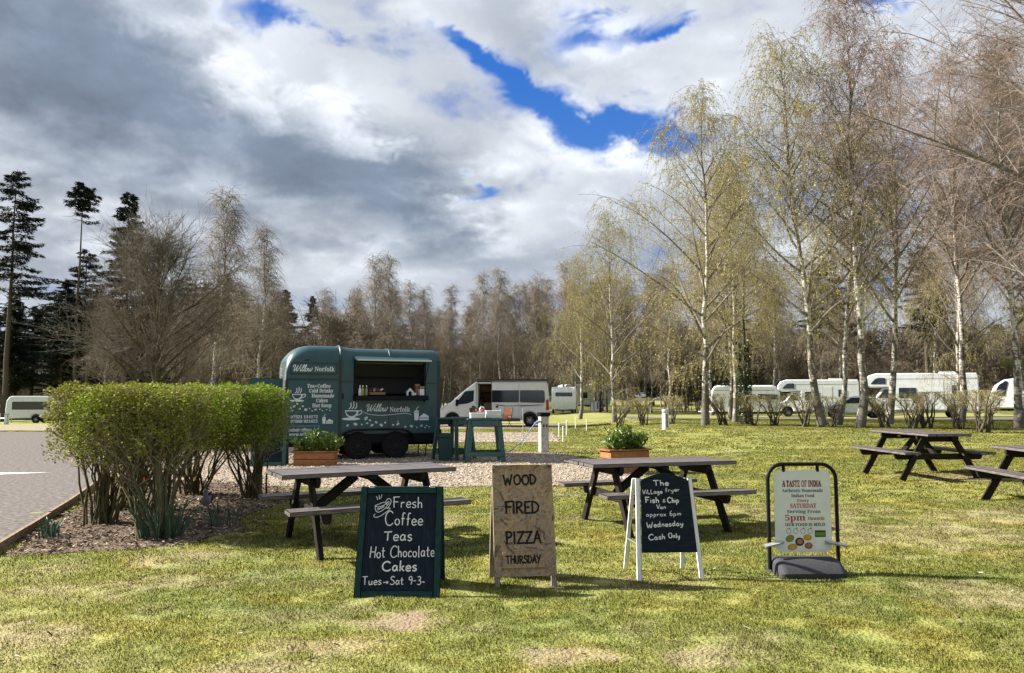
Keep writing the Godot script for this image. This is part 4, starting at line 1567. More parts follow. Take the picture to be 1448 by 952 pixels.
	var c_top := conifer_thing(conifer(302, 25.0, 0.26, 2.6, 0.83, 60, 0.4), "conifer_tree", "", "conifers of the dark plantation")
	var c_thin := conifer_thing(conifer(303, 25.0, 0.3, 4.2, 0.42, 95, 0.5), "conifer_tree", "", "conifers of the dark plantation")
	plant_tree(c_thin, "conifer_tree", "tall dark fir with ragged sparse boughs above the plantation", -49.0, -74.0, 0.0, 1.0)
	plant_tree(c_top, "conifer_tree", "bare-poled fir with only a small tuft of crown", -43.5, -76.0, 0.0, 0.965)
	plant_tree(c_thin, "conifer_tree", "low fir with ragged boughs beside the bare-poled one", -44.5, -79.0, 150.0, 0.72, 1.1)
	plant_tree(c_full, "conifer_tree", "dark pointed fir rising behind the bare round-headed tree", -38.2, -75.0, 0.0, 0.92)
	for i in 30:
		var x := -70.0 + i * 1.42 + r.randf_range(-0.8, 0.8)
		var z := -r.randf_range(76.0, 92.0)
		plant_tree([c_full, c_thin][i % 2], "conifer_tree", "dark conifer in the dense plantation beyond the caravan", x, z, r.randf() * 360.0, r.randf_range(0.5, 0.64), 1.35, "conifers of the dense plantation")
	for e in [[-26.2, -88.0, 0.6], [-23.6, -90.0, 0.58], [-28.2, -92.0, 0.55], [-31.0, -84.0, 0.5], [-21.5, -88.0, 0.44]]:
		plant_tree(c_full, "conifer_tree", "small pointed conifer above the trees left of the trailer", e[0], e[1], r.randf() * 360.0, e[2], 1.0, "small conifers left of the trailer")
	plant_tree(c_thin, "conifer_tree", "lone dark pine between the bare birches", 8.7, -80.0, 30.0, 0.55, 1.1)
	plant_tree(c_full, "conifer_tree", "dark evergreen behind the yellow-green birches", 15.4, -52.5, 30.0, 0.34, 1.3)
	plant_tree(c_thin, "conifer_tree", "dark pine above the shelter behind the motorhomes", 44.0, -62.0, 80.0, 0.62, 1.2, "pines behind the motorhomes")
	plant_tree(c_thin, "conifer_tree", "dark pine above the shelter behind the motorhomes", 37.0, -68.0, 200.0, 0.6, 1.3, "pines behind the motorhomes")
	plant_tree(c_thin, "conifer_tree", "dark pine above the shelter behind the motorhomes", 30.0, -72.0, 300.0, 0.58, 1.3, "pines behind the motorhomes")
	# the wood goes on behind: conifers and bare crowns too far off to tell apart
	var fw := MB.new()
	fw.colored = true
	var cg := conifer(305, 16.0, 0.25, 4.4, 0.12, 90, 0.6)
	for k in ["trunk", "limbs", "leaves"]:
		var b0: MB = cg[k]
		var off0 := fw.v.size()
		fw.v.append_array(b0.v)
		fw.n.append_array(b0.n)
		fw.uv.append_array(b0.uv)
		for q in b0.v.size():
			fw.c.append(b0.c[q] if b0.c else Color(1.5, 1.2, 1.2))
		for q in b0.ix:
			fw.ix.append(q + off0)
	var ftf := []
	for i in 150:
		var x := -130.0 + i * 1.75 + r.randf_range(-1.5, 1.5)
		var z := -r.randf_range(126.0, 160.0)
		var s := r.randf_range(0.6, 0.95) * (1.25 if x < -25.0 else 1.0)
		ftf.append(Transform3D(Basis(Vector3.UP, r.randf() * TAU).scaled(Vector3(s * 1.3, s, s * 1.3)), Vector3(x, hgt(x, z), z)))
	var dw := scatter("distant_wood", fw.mesh(), M["needle"], ftf, PackedColorArray())
	dw.set_meta("label", "dark distant wood closing the view behind the bare trees")
	dw.set_meta("category", "wood")
	# brushwood filling the foot of the wood
	var bw := grow_tree({"seed": 260, "h": 4.0, "r": 0.03, "limbs": 14, "first": 0.05, "spread": 2.6, "shape": round_shape, "up0": 50.0, "up1": 75.0, "lift": 0.05, "droop": 0.02, "branches": 9, "twigs": 5, "twig_len": [0.3, 0.9], "hang": 0.1, "twig_r": 0.012, "branch_r": 0.018, "sides": 5})
	var one := MB.new()
	for k in ["trunk", "limbs", "twigs"]:
		var b: MB = bw[k]
		var off := one.v.size()
		one.v.append_array(b.v)
		one.n.append_array(b.n)
		one.uv.append_array(b.uv)
		for q in b.ix:
			one.ix.append(q + off)
	var tfs := []
	for i in 420:
		var x := r.randf_range(-75.0, 75.0)
		var z := -r.randf_range(84.0, 125.0)
		if i > 300:
			x = r.randf_range(16.0, 75.0)
			z = -r.randf_range(74.0, 92.0)
		elif i > 240:
			x = r.randf_range(-48.0, -12.0)
			z = -r.randf_range(56.0, 84.0)
			if x < -27.0 and z > -82.0:
				continue
		tfs.append(Transform3D(Basis(Vector3.UP, r.randf() * TAU).scaled(Vector3.ONE * r.randf_range(0.8, 1.9)), Vector3(x, hgt(x, z), z)))
	var us := scatter("woodland_brush", one.mesh(), M["twig_dark"], tfs, PackedColorArray())
	us.set_meta("label", "brown leafless brushwood filling the foot of the wood")
	us.set_meta("category", "brushwood")


# ------------------------------------------------------------------ hedge shrubs
# one clipped shrub: stems fanning from the base up into a leafy block
# block = Vector3 half sizes of the leafy block, cy = height of its centre, off = shift of the block from the base
func shrub(o: Dictionary) -> Dictionary:
	var r := RandomNumberGenerator.new()
	r.seed = o.seed
	var stems := MB.new()
	var twigs := MB.new()
	var leaves := MB.new()
	leaves.colored = true
	var half: Vector3 = o.block
	var mid: Vector3 = o.mid
	for i in int(o.stems):
		var a := r.randf() * TAU
		var b0 := Vector3(cos(a), 0, sin(a)) * float(o.get("foot", 0.12)) * sqrt(r.randf())
		var goal := mid + Vector3(r.randf_range(-0.9, 0.9) * half.x, r.randf_range(-0.6, 0.7) * half.y, r.randf_range(-0.9, 0.9) * half.z)
		var p0 := b0 + Vector3(0, -0.03, 0)
		var p1 := b0.lerp(goal, 0.34) + Vector3(r.randf_range(-0.08, 0.08), 0.06, r.randf_range(-0.08, 0.08))
		var p2 := b0.lerp(goal, 0.7) + Vector3(r.randf_range(-0.1, 0.1), 0.03, r.randf_range(-0.1, 0.1))
		var r0: float = o.stem_r * r.randf_range(0.5, 1.3)
		stems.tube([p0, p0.lerp(p1, 0.5) + Vector3(r.randf_range(-0.03, 0.03), 0, r.randf_range(-0.03, 0.03)), p1, p2, goal], [r0, r0 * 0.92, r0 * 0.8, r0 * 0.55, r0 * 0.25], 6, false, 1.0)
		# side branches
		for k in int(o.side):
			var t := r.randf_range(0.25, 1.0)
			var q := p1.lerp(p2, t) if r.randf() < 0.5 else p2.lerp(goal, t)
			var d := (Vector3(r.randf_range(-1, 1), r.randf_range(-0.1, 1.0), r.randf_range(-1, 1)) + (goal - p0).normalized() * 0.6).normalized()
			var l := r.randf_range(0.2, 0.6) * float(o.get("reach", 1.0))
			var e := q + d * l
			e.y = minf(e.y, mid.y + half.y * 0.97)
			var m := q.lerp(e, 0.5) + Vector3(r.randf_range(-0.04, 0.04), r.randf_range(0, 0.05), r.randf_range(-0.04, 0.04))
			twigs.twig(PackedVector3Array([q, m, e]), r0 * 0.34, 0.002)
			for j in int(o.get("fine", 3)):
				var u := m.lerp(e, r.randf())
				var d2 := (d + Vector3(r.randf_range(-1, 1), r.randf_range(-0.4, 1), r.randf_range(-1, 1))).normalized()
				var v := u + d2 * r.randf_range(0.08, 0.26)
				v.y = minf(v.y, mid.y + half.y * r.randf_range(0.9, 1.02))
				twigs.twig(PackedVector3Array([u, v]), 0.003, 0.0015)
				for q2 in int(o.get("stem_leaves", 0)):
					leaf_at(leaves, u.lerp(v, r.randf_range(0.2, 1.0)), r, o)
	# leaves of the block: thick in its skin, thinner inside and below
	for i in int(o.leaves):
		var p := Vector3(r.randf_range(-1, 1), r.randf_range(-1, 1), r.randf_range(-1, 1))
		# superellipsoid with a ragged lower side
		var q := pow(absf(p.x), 7.0) + pow(absf(p.y), 7.0) + pow(absf(p.z), 7.0)
		if q > 1.0:
			continue
		var skin := maxf(absf(p.x), maxf(p.y, absf(p.z)))
		if r.randf() > 0.12 + pow(maxf(skin, 0.0), 3.0) * 0.95:
			continue
		if p.y < 0.2 and r.randf() < (0.2 - p.y) * 0.78:
			continue
		var w := p * half + mid
		w.y += n_patch.get_noise_2d(w.x * 2.0 + o.seed, w.z * 2.0) * 0.13
		w += Vector3(n_patch.get_noise_2d(w.y * 3.0, w.z * 3.0), 0, n_patch.get_noise_2d(w.y * 3.0, w.x * 3.0 + 9.0)) * 0.1
		leaf_at(leaves, w, r, o)
	return {"stems": stems, "twigs": twigs, "leaves": leaves}


func leaf_at(m: MB, p: Vector3, r: RandomNumberGenerator, o: Dictionary) -> void:
	var s: float = r.randf_range(o.leaf[0], o.leaf[1])
	var d := Vector3(r.randf_range(-1, 1), r.randf_range(-0.3, 0.7), r.randf_range(-1, 1)).normalized()
	var x := d.cross(Vector3(r.randf_range(-0.7, 0.7), 1.0, r.randf_range(-0.7, 0.7))).normalized() * s * 0.34
	var f := d.cross(x).normalized() * s * 0.1
	var mixv: float = clampf(o.bronze + n_patch.get_noise_3d(p.x * 1.2, p.y * 1.2, p.z * 1.2) * 0.5 + r.randf_range(-0.4, 0.4), 0.0, 1.0)
	var c: Color = Color(0.2, 0.3, 0.018).lerp(Color(0.28, 0.235, 0.065), mixv)
	var t := r.randf_range(0.65, 1.2)
	m.col = Color(c.r * t, c.g * t, c.b * t)
	var a := p
	var b := p + d * s * 0.55 + x + f
	var e := p + d * s
	var g := p + d * s * 0.55 - x + f
	m.tri(a, b, e)
	m.tri(a, e, g)


func shrub_thing(g: Dictionary, called: String, label: String, cat: String, stem_mat: Material, twig_mat: Material, group: String) -> Node3D:
	var o := Node3D.new()
	o.name = called
	tag(o, label, cat, group)
	part(o, "stems", g.stems.mesh(), stem_mat)
	part(o, "branches", g.twigs.mesh(), twig_mat).set_meta("kind", "stuff")
	if g.leaves.v.size() > 0:
		part(o, "foliage", g.leaves.mesh(), M["hedge_leaf"]).set_meta("kind", "stuff")
	return o


func build_hedges() -> void:
	var grp := "shrubs of the clipped hedge beside the road"
	# [x, z, half sizes, shift of the block, stems, bronze, label, lower leaves]
	var list := [
		[-4.95, -9.3, Vector3(0.52, 0.47, 0.6), Vector3(0.08, 1.16, 0.0), 28, 0.85, "bronze-leaved end shrub of the clipped hedge, beside the road edging", 5, 44000],
		[-3.85, -8.35, Vector3(0.62, 0.42, 0.5), Vector3(-0.4, 1.2, -0.4), 24, 0.6, "clipped hedge shrub with a thick mossy stem above the daffodil clump", 2, 36000],
		[-5.2, -10.5, Vector3(0.6, 0.42, 0.7), Vector3(0.2, 1.22, 0.0), 20, 0.6, "clipped hedge shrub behind the bronze-leaved one", 2, 32000],
		[-4.55, -9.75, Vector3(0.8, 0.42, 0.75), Vector3(0.15, 1.22, 0.0), 22, 0.45, "clipped hedge shrub in the middle of the bed, between the daffodils and the pigeon", 2, 42000],
		[-5.0, -12.1, Vector3(1.0, 0.44, 0.95), Vector3(0.32, 1.21, 0.5), 26, 0.3, "fresh green clipped hedge shrub behind the wood pigeon", 2, 62000],
		[-3.85, -11.6, Vector3(0.55, 0.5, 0.75), Vector3(-0.2, 1.17, 0.05), 24, 0.08, "bright green end shrub of the clipped hedge, beside the picnic table", 3, 48000],
	]
	for i in list.size():
		var e: Array = list[i]
		var g := shrub({"seed": 400 + i, "stems": e[4], "stem_r": 0.016, "side": 12, "fine": 5, "block": e[2], "mid": e[3], "leaves": e[8], "leaf": [0.022, 0.044], "bronze": e[5], "stem_leaves": e[7], "foot": 0.2})
		# one old stem per shrub
		var st: MB = g.stems
		var w: Vector3 = e[3]
		st.tube([Vector3(0.04, -0.05, 0.02), Vector3(0.06, 0.3, 0.0), Vector3(0.02, 0.7, -0.04) + w * 0.1, w + Vector3(0, -0.1, 0)], [0.058, 0.046, 0.036, 0.02], 8, false, 1.0)
		var o := shrub_thing(g, numbered("hedge_shrub"), e[6], "shrub", M["bark_moss"], M["twig_olive"], grp)
		add_child(o)
		o.position = Vector3(e[0], 0.0, e[1])
	# leafless clipped shrubs in a row before the motorhomes
	var proto := []
	for i in 4:
		var g := shrub({"seed": 450 + i, "stems": [9, 12, 7, 10][i], "stem_r": 0.035, "side": 10, "fine": 7, "reach": 0.75, "block": Vector3([0.6, 0.75, 0.5, 0.65][i], 0.24, 0.55), "mid": Vector3([0.1, -0.05, 0.0, 0.12][i], 1.05, 0), "leaves": 1500, "leaf": [0.03, 0.05], "bronze": 0.75, "stem_leaves": 0, "foot": 0.2})
		proto.append(shrub_thing(g, "clipped_shrub", "", "shrub", M["bark_dark"], M["twig_olive"], "clipped shrubs before the motorhomes"))
	var labs := ["leafless clipped shrub with knotted stems in the row before the motorhomes", "clipped shrub with a pale fluted trunk beside the right-hand caravan", "clipped shrub leaning against the tilted birch"]
	var row := [[5.1, -36.5, 0, 1.0], [6.2, -36.0, 1, 1.0], [7.4, -35.4, 2, 1.0], [9.1, -33.0, 0, 1.05], [10.2, -32.6, 2, 1.0], [11.1, -32.4, 1, 1.0], [11.9, -31.2, 3, 0], [13.1, -31.4, 2, 0.95], [14.6, -30.0, 0, 1.0], [15.4, -29.6, 1, 1.05], [16.2, -29.9, 3, 1.1], [17.0, -29.2, 1, 1.05], [17.9, -28.9, 2, 1.1], [16.35, -26.7, 3, 1.15]]
	for i in row.size():
		var e: Array = row[i]
		var l: String = labs[1] if i == 13 else labs[2] if i == 6 else labs[0]
		copy(proto[e[2]], "clipped_shrub", l, Vector3(e[0], hgt(e[0], e[1]), e[1]), i * 67.0, Vector3.ONE * (e[3] if e[3] else 1.05))
	# ivy round one of the stems at the hedge row
	var iv := MB.new()
	iv.colored = true
	var r := RandomNumberGenerator.new()
	r.seed = 91
	for i in 2600:
		var y := r.randf() * 3.6
		var a := r.randf() * TAU
		var rad := 0.16 + 0.16 * r.randf() * (1.0 - y / 5.0)
		var p := Vector3(cos(a) * rad, y, sin(a) * rad)
		var d := Vector3(cos(a) + r.randf_range(-0.6, 0.6), r.randf_range(-0.8, 0.4), sin(a) + r.randf_range(-0.6, 0.6)).normalized()
		var x := d.cross(Vector3(r.randf_range(-1, 1), 1, r.randf_range(-1, 1))).normalized() * 0.04
		var t := r.randf_range(0.6, 1.4)
		iv.col = Color(t, t, t)
		iv.tri(p - x, p + x, p + d * 0.09)
	var ivy := thing("ivy_plant", "dark ivy wrapped round a thin stem beside the parked caravan", "ivy", Vector3(10.35, hgt(10.35, -34.0), -34.0))
	var pole := MB.new()
	pole.tube([Vector3(0, -0.1, 0), Vector3(0.03, 2.0, 0), Vector3(-0.02, 4.6, 0.02), Vector3(0.1, 7.0, 0)], [0.12, 0.1, 0.07, 0.02], 7, false)
	part(ivy, "stem", pole.mesh(), M["bark_dark"])
	part(ivy, "foliage", iv.mesh(), M["ivy_leaf"]).set_meta("kind", "stuff")


# ------------------------------------------------------------------ catering trailer
var font_serif := SystemFont.new()
var font_face := SystemFont.new()
var font_bold := FontVariation.new()
var font_sans := SystemFont.new()


func script_word(m: MB, at: Vector2, k: float, half: float, z: float) -> void:
	# the word "Willow" in one joined slanted hand, 0..300 wide, 100 high
	var st := [
		"4 62 -4 76 2 92 16 98 26 88 24 60 24 20 30 2 40 14 56 56 66 92", "66 92 62 50 64 14 70 2 82 16 100 60 110 96 118 102",
		"112 22 120 46 118 16 124 2 134 14 150 52", "126 62 128 66",
		"134 14 152 52 164 88 158 104 148 90 144 40 148 8 156 2 168 18", "166 16 184 54 196 90 190 104 180 90 176 40 180 8 188 2 200 18",
		"224 44 208 48 196 30 200 8 214 2 228 20 222 44 232 40 244 44", "244 46 240 18 248 2 262 14 270 40", "270 44 266 14 276 2 292 20 298 44 290 54 302 48"]
	var lift := 0
	for s: String in st:
		var f := s.split_floats(" ")
		var p := PackedVector2Array()
		for i in range(0, f.size() - 1, 2):
			p.append(at + Vector2((f[i] + f[i + 1] * 0.28) * k, f[i + 1] * k))
		lift += 1
		m.stroke(curve(p, 5), half, z + lift * 0.0002)


func cup_icon(parent: Node, cx: float, cy: float, s: float, z: float) -> void:
	# steaming cup on its saucer, print on the panel; s is the half width of the cup
	var m := MB.new()
	m.prism(ell(cx - 0.1 * s, cy - 0.92 * s, 1.35 * s, 0.2 * s, 20), z, z + 0.0015)
	var bowl := PackedVector2Array()
	for i in 13:
		var a := PI + PI * i / 12.0
		bowl.append(Vector2(cx + cos(a) * s, cy + 0.35 * s + sin(a) * 1.12 * s))
	m.prism(bowl, z + 0.002, z + 0.0035)
	for k in 3:
		var p := PackedVector2Array()
		for i in 6:
			var t := i / 5.0
			p.append(Vector2(cx + (k - 1) * 0.42 * s + sin(t * 5.0) * 0.12 * s + t * 0.42 * s, cy + 0.55 * s + t * (0.95 + 0.2 * (1 if k == 1 else 0)) * s))
		m.stroke(curve(p, 3), 0.075 * s, z + 0.0015)
	var h := PackedVector2Array([Vector2(cx + 0.9 * s, cy + 0.2 * s), Vector2(cx + 1.4 * s, cy + 0.32 * s), Vector2(cx + 1.42 * s, cy - 0.1 * s), Vector2(cx + 0.8 * s, cy - 0.4 * s)])
	m.stroke(curve(h, 4), 0.07 * s, z + 0.0017)
	part(parent, "cup_print", m.mesh(), M["vinyl"])
	var d := MB.new()
	var inner := PackedVector2Array()
	for i in 11:
		var a := PI + PI * i / 10.0
		inner.append(Vector2(cx - 0.08 * s + cos(a) * 0.78 * s, cy + 0.2 * s + sin(a) * 0.72 * s))
	d.prism(inner, z + 0.004, z + 0.005)
	part(parent, "coffee_print", d.mesh(), M["trailer_green"])


func cake_icon(parent: Node, x: float, y: float, s: float, z: float) -> void:
	var m := MB.new()
	m.prism(PackedVector2Array([Vector2(x + 0.12 * s, y), Vector2(x + 0.75 * s, y), Vector2(x + 0.86 * s, y + 1.3 * s), Vector2(x, y + 1.3 * s)]), z, z + 0.0015)
	m.prism(PackedVector2Array([Vector2(x - 0.03 * s, y + 1.38 * s), Vector2(x + 0.9 * s, y + 1.38 * s), Vector2(x + 0.75 * s, y + 1.62 * s), Vector2(x + 0.12 * s, y + 1.62 * s)]), z, z + 0.0015)
	m.stroke(PackedVector2Array([Vector2(x + 0.42 * s, y + 1.6 * s), Vector2(x + 0.5 * s, y + 2.0 * s), Vector2(x + 0.8 * s, y + 2.3 * s)]), 0.06 * s, z + 0.0015)
	m.prism(PackedVector2Array([Vector2(x + 0.95 * s, y), Vector2(x + 2.55 * s, y), Vector2(x + 2.55 * s, y + 0.7 * s), Vector2(x + 1.7 * s, y + 1.15 * s), Vector2(x + 0.95 * s, y + 0.55 * s)]), z + 0.002, z + 0.0035)
	part(parent, "cake_print", m.mesh(), M["vinyl"])
	var d := MB.new()
	d.prism(rect(x + 1.02 * s, y + 0.3 * s, x + 2.48 * s, y + 0.42 * s), z + 0.004, z + 0.005)
	part(parent, "cake_layer", d.mesh(), M["trailer_green"])


func build_trailer() -> void:
	font_serif.font_names = PackedStringArray(["Droid Serif"])
	font_face.font_names = PackedStringArray(["Droid Serif"])
	font_face.font_weight = 700
	font_bold.base_font = font_face
	font_sans.font_names = PackedStringArray(["Droid Sans"])
	var t := thing("catering_trailer", "dark green round-nosed catering trailer with an open serving hatch and white print", "trailer", Vector3(-5.38, 0.0, -18.21), 22.0)
	var LEN := 3.8
	var WID := 1.9
	# shell: stations along x, section from the near sill over the roof to the far sill
	var x_st := [0.0, 0.01, 0.04, 0.09, 0.16, 0.25, 0.37, 0.52, 0.7, 1.28, 1.64, 2.2, 2.8, 3.39, 3.72, 3.8]
	var hatch := Rect2(1.64, 1.56, 1.75, 0.84)
	for layer in 2:
		var inset := 0.0 if layer == 0 else 0.035
		var m := MB.new()
		var secs := []
		for x: float in x_st:
			var top := 2.78
			if x < 0.66:
				top = 2.28 + 0.5 * sqrt(maxf(0.0, 1.0 - pow((0.66 - x) / 0.665, 2.1)))
			elif x > 1.3:
				top = 2.735
			if x > 3.75:
				top -= 0.05
			top -= inset
			var er := minf(0.34, (top - 1.95) * 0.9)
			var s := PackedVector3Array()
			for y: float in [0.44, 0.6, 1.2, 1.56, 1.9]:
				s.append(Vector3(x, y, -inset))
			var ys := top - er
			s.append(Vector3(x, maxf(1.94, minf(2.4, ys)), -inset))
			for k in 7:
				var a := PI / 2 * k / 6.0
				s.append(Vector3(x, ys + er * sin(a), -inset - er * (1.0 - cos(a))))
			s.append(Vector3(x, top + 0.035, -WID / 2))
			for k in 7:
				var a := PI / 2 * (1.0 - k / 6.0)
				s.append(Vector3(x, ys + er * sin(a), -WID + inset + er * (1.0 - cos(a))))
			for y: float in [1.9, 0.44]:
				s.append(Vector3(x, y, -WID + inset))
			secs.append(s)
		var cnt: int = secs[0].size()
		# section indices 3..5 bound the hatch: 1.56 to about 2.4
		for i in x_st.size() - 1:
			for k in cnt - 1:
				if x_st[i] >= 1.63 and x_st[i] < 3.38 and k in [3, 4]:
					continue
				m.quad(secs[i][k], secs[i + 1][k], secs[i + 1][k + 1], secs[i][k + 1])
		# ends
		for e in 2:
			var s: PackedVector3Array = secs[0] if e == 0 else secs[x_st.size() - 1]
			for k in cnt - 1:
				var c := Vector3(s[0].x, 0.44, -WID / 2)
				if e == 0:
					m.tri(c, s[k], s[k + 1])
				else:
					m.tri(c, s[k + 1], s[k])
		if layer == 1:
			m.box(Vector3(LEN / 2, 0.46, -WID / 2), Vector3(LEN - 0.1, 0.04, WID - 0.1), Basis.IDENTITY, 0.0)
		# soften the shading of the roof curve
		part(t, "body" if layer == 0 else "lining", smooth_mesh(m), M["trailer_green"] if layer == 0 else M["lining_panel"])
	# trims: roof band, seams, ribs
	var zf := 0.012
	for e in [[1.245, 0.44, 1.315, 2.45]]:
		plate(t, "door_strip", rect(e[0], e[1], e[2], e[3]), -0.01, zf + 0.01, M["trailer_trim"], 0.004)
	var band := MB.new()
	for w in [[1.28, 0.05, 2.78, 0.06], [2.5, 0.022, 2.735, 0.028], [3.78, 0.03, 2.68, 0.03]]:
		var pts := []
		var rr := []
		for k in 9:
			var a := PI / 2 * k / 8.0
			pts.append(Vector3(w[0], w[2] - 0.34 + 0.35 * sin(a), -0.34 + 0.345 * cos(a)))
			rr.append(w[1] * 0.5)
		for k in 9:
			var a := PI / 2 * (1.0 - k / 8.0)
			pts.append(Vector3(w[0], w[2] - 0.34 + 0.35 * sin(a), -WID + 0.34 - 0.345 * cos(a)))
			rr.append(w[1] * 0.5)
		band.tube(pts, rr, 6, true)
	part(t, "roof_rib", band.mesh(), M["trailer_green"])
	plate(t, "nose_seam", rect(0.0, 1.93, 1.245, 1.965), -0.004, 0.01, M["trailer_trim"], 0.003)
	plate(t, "side_seam", rect(1.315, 1.885, 1.6, 1.915), -0.004, 0.008, M["trailer_trim"], 0.002)
	plate(t, "side_seam", rect(3.43, 1.86, 3.74, 1.89), -0.004, 0.008, M["trailer_trim"], 0.002)
	plate(t, "side_seam", rect(2.465, 0.62, 2.495, 1.42), -0.004, 0.008, M["trailer_trim"], 0.002)
	plate(t, "rear_post", rect(3.74, 0.44, 3.82, 2.45), -0.05, 0.012, M["trailer_trim"], 0.006)
	plate(t, "front_post", rect(-0.015, 0.44, 0.05, 1.93), -0.05, 0.008, M["trailer_trim"], 0.006)
	plate(t, "door_latch", rrect(1.33, 1.48, 1.36, 1.6, 0.01), 0.0, 0.03, M["black_metal"], 0.004)
	# skirt and chassis
	plate(t, "skirt", rect(1.3, 0.4, 3.74, 0.62), -0.015, 0.006, M["trailer_black"], 0.003)
	boxpart(t, "chassis", Vector3(1.95, 0.38, -WID / 2), Vector3(3.7, 0.12, WID - 0.3), M["trailer_black"], 0.01)
	boxpart(t, "drawbar", Vector3(-0.55, 0.42, -WID / 2), Vector3(1.2, 0.09, 0.1), M["trailer_black"], 0.01)
	boxpart(t, "bumper", Vector3(3.84, 0.5, -WID / 2), Vector3(0.09, 0.2, WID - 0.04), M["trailer_black"], 0.02)
	boxpart(t, "side_lamp", Vector3(3.83, 0.62, -0.06), Vector3(0.07, 0.16, 0.1), M["trailer_trim"], 0.01)
	for x in [3.3, 3.5]:
		var m := MB.new()
		m.tube([Vector3(x, 0.0, -0.25), Vector3(x + 0.04, 0.4, -0.25)], [0.014, 0.014], 6)
		part(t, "prop_stand", m.mesh(), M["black_metal"])
	var hook := MB.new()
	var hp := []
	for k in 8:
		var a := -0.4 + 3.6 * k / 7.0
		hp.append(Vector3(3.6 + 0.07 * cos(a), 0.33 - 0.07 * sin(a), -0.1))
	hook.tube(hp, [0.012, 0.012, 0.012, 0.012, 0.012, 0.012, 0.012, 0.012], 6)
	part(t, "tie_ring", hook.mesh(), M["galvanised"])
	# mudguard over both wheels
	var mg := MB.new()
	var outer := PackedVector2Array()
	for q in [[1.24, 0.42], [1.3, 0.58], [1.42, 0.68], [1.6, 0.735], [2.2, 0.745], [2.82, 0.735], [3.0, 0.68], [3.1, 0.58], [3.15, 0.42]]:
		outer.append(Vector2(q[0], q[1]))
	var inn := PackedVector2Array()
	for q in outer:
		inn.append((q - Vector2(2.2, 0.36)) * Vector2(0.965, 0.9) + Vector2(2.2, 0.36))
	inn.reverse()
	outer.append_array(inn)
	mg.prism(outer, -0.1, 0.14, 0.012, 2)
	part(t, "mudguard", mg.mesh(), M["trailer_black"])
	for x in [1.73, 2.66]:
		for z in [-0.02, -WID + 0.02]:
			wheel(t, Vector3(x, 0.335, z), 0.335, 0.19, M["rim_dark"], 1.0 if z > -1.0 else -1.0)
	# hatch frame, counter, awning
	var fr := [[1.6, 1.42, 1.655, 2.42], [3.375, 1.4, 3.43, 2.42]]
	for e in fr:
		plate(t, "hatch_post", rect(e[0], e[1], e[2], e[3]), -0.1, 0.012, M["trailer_black"], 0.004)
	boxpart(t, "hatch_head", Vector3(2.515, 2.4, -0.04), Vector3(1.72, 0.05, 0.12), M["trailer_black"])
	boxpart(t, "counter", Vector3(2.515, 1.5, 0.06), Vector3(1.84, 0.12, 0.42), M["trailer_black"], 0.008)
	var aw := MB.new()
	aw.board(Vector3(1.6, 2.47, 0.16), Vector3(3.5, 2.45, 0.16), 0.42, 0.022, Vector3(0, 1, 0.28).normalized(), 0.006)
	part(t, "hatch_flap", aw.mesh(), M["trailer_green"])
	boxpart(t, "flap_edge", Vector3(2.55, 2.425, 0.365), Vector3(1.86, 0.05, 0.02), M["galvanised"], 0.006)
	for x in [1.62, 3.42]:
		var m := MB.new()
		m.tube([Vector3(x, 1.95, 0.02), Vector3(x, 2.4, 0.33)], [0.009, 0.009], 6)
		part(t, "flap_strut", m.mesh(), M["black_metal"])
	# inside: back shelf and cupboards, just visible in the gloom
	boxpart(t, "back_shelf", Vector3(2.4, 1.62, -1.62), Vector3(2.2, 0.04, 0.36), M["wood_inside"])
	boxpart(t, "back_shelf", Vector3(2.4, 2.05, -1.68), Vector3(2.2, 0.03, 0.26), M["wood_inside"])
	boxpart(t, "cupboard", Vector3(2.4, 0.95, -1.55), Vector3(2.3, 0.9, 0.5), M["lining_panel"])
	# the panel on the nose and all print
	plate(t, "name_board", rect(0.1, 2.08, 1.19, 2.34), 0.0, 0.02, M["trailer_green"], 0.004)
	for e in [[0.1, 2.325, 1.19, 2.345], [0.1, 2.075, 1.19, 2.095], [0.095, 2.075, 0.115, 2.345], [1.175, 2.075, 1.195, 2.345]]:
		plate(t, "name_board_frame", rect(e[0], e[1], e[2], e[3]), 0.0, 0.028, M["trailer_trim"], 0.003)
	var z := 0.003
	var s1 := MB.new()
	script_word(s1, Vector2(0.13, 2.14), 0.00152, 0.0085, 0.0225)
	part(t, "lettering", s1.mesh(), M["vinyl"])
	text_part(t, "lettering", "Norfolk", font_bold, 0.105, 0.66, 1.13, 2.145, 0.022, M["vinyl"])
	var s2 := MB.new()
	script_word(s2, Vector2(1.9, 1.17), 0.00178, 0.0095, z + 0.006)
	var sw := PackedVector2Array([Vector2(1.86, 1.16), Vector2(1.98, 1.1), Vector2(2.3, 1.07), Vector2(2.7, 1.1), Vector2(2.92, 1.115), Vector2(3.06, 1.08)])
	s2.stroke(curve(sw, 5), 0.006, z + 0.008)
	part(t, "lettering", s2.mesh(), M["vinyl"])
	text_part(t, "lettering", "Norfolk", font_bold, 0.115, 2.51, 3.03, 1.155, z, M["vinyl"])
	for e in [["Tea", 0.49, 0.66, 1.745, 0.088], ["Coffee", 0.735, 1.04, 1.745, 0.088], ["Cold Drinks", 0.54, 1.1, 1.63, 0.088], ["Homemade", 0.6, 1.13, 1.51, 0.088], ["Cakes", 0.71, 0.98, 1.395, 0.088], ["Hot Soup", 0.62, 1.07, 1.275, 0.088], ["07521 114172", 0.12, 0.75, 1.015, 0.07], ["07960 921622", 0.12, 0.75, 0.91, 0.07], ["info@willow", 0.08, 0.62, 0.705, 0.07], ["www.willow", 0.09, 0.64, 0.6, 0.07]]:
		text_part(t, "lettering", e[0], font_bold, e[4], e[1], e[2], e[3], z, M["vinyl"], Transform3D.IDENTITY, 0.003)
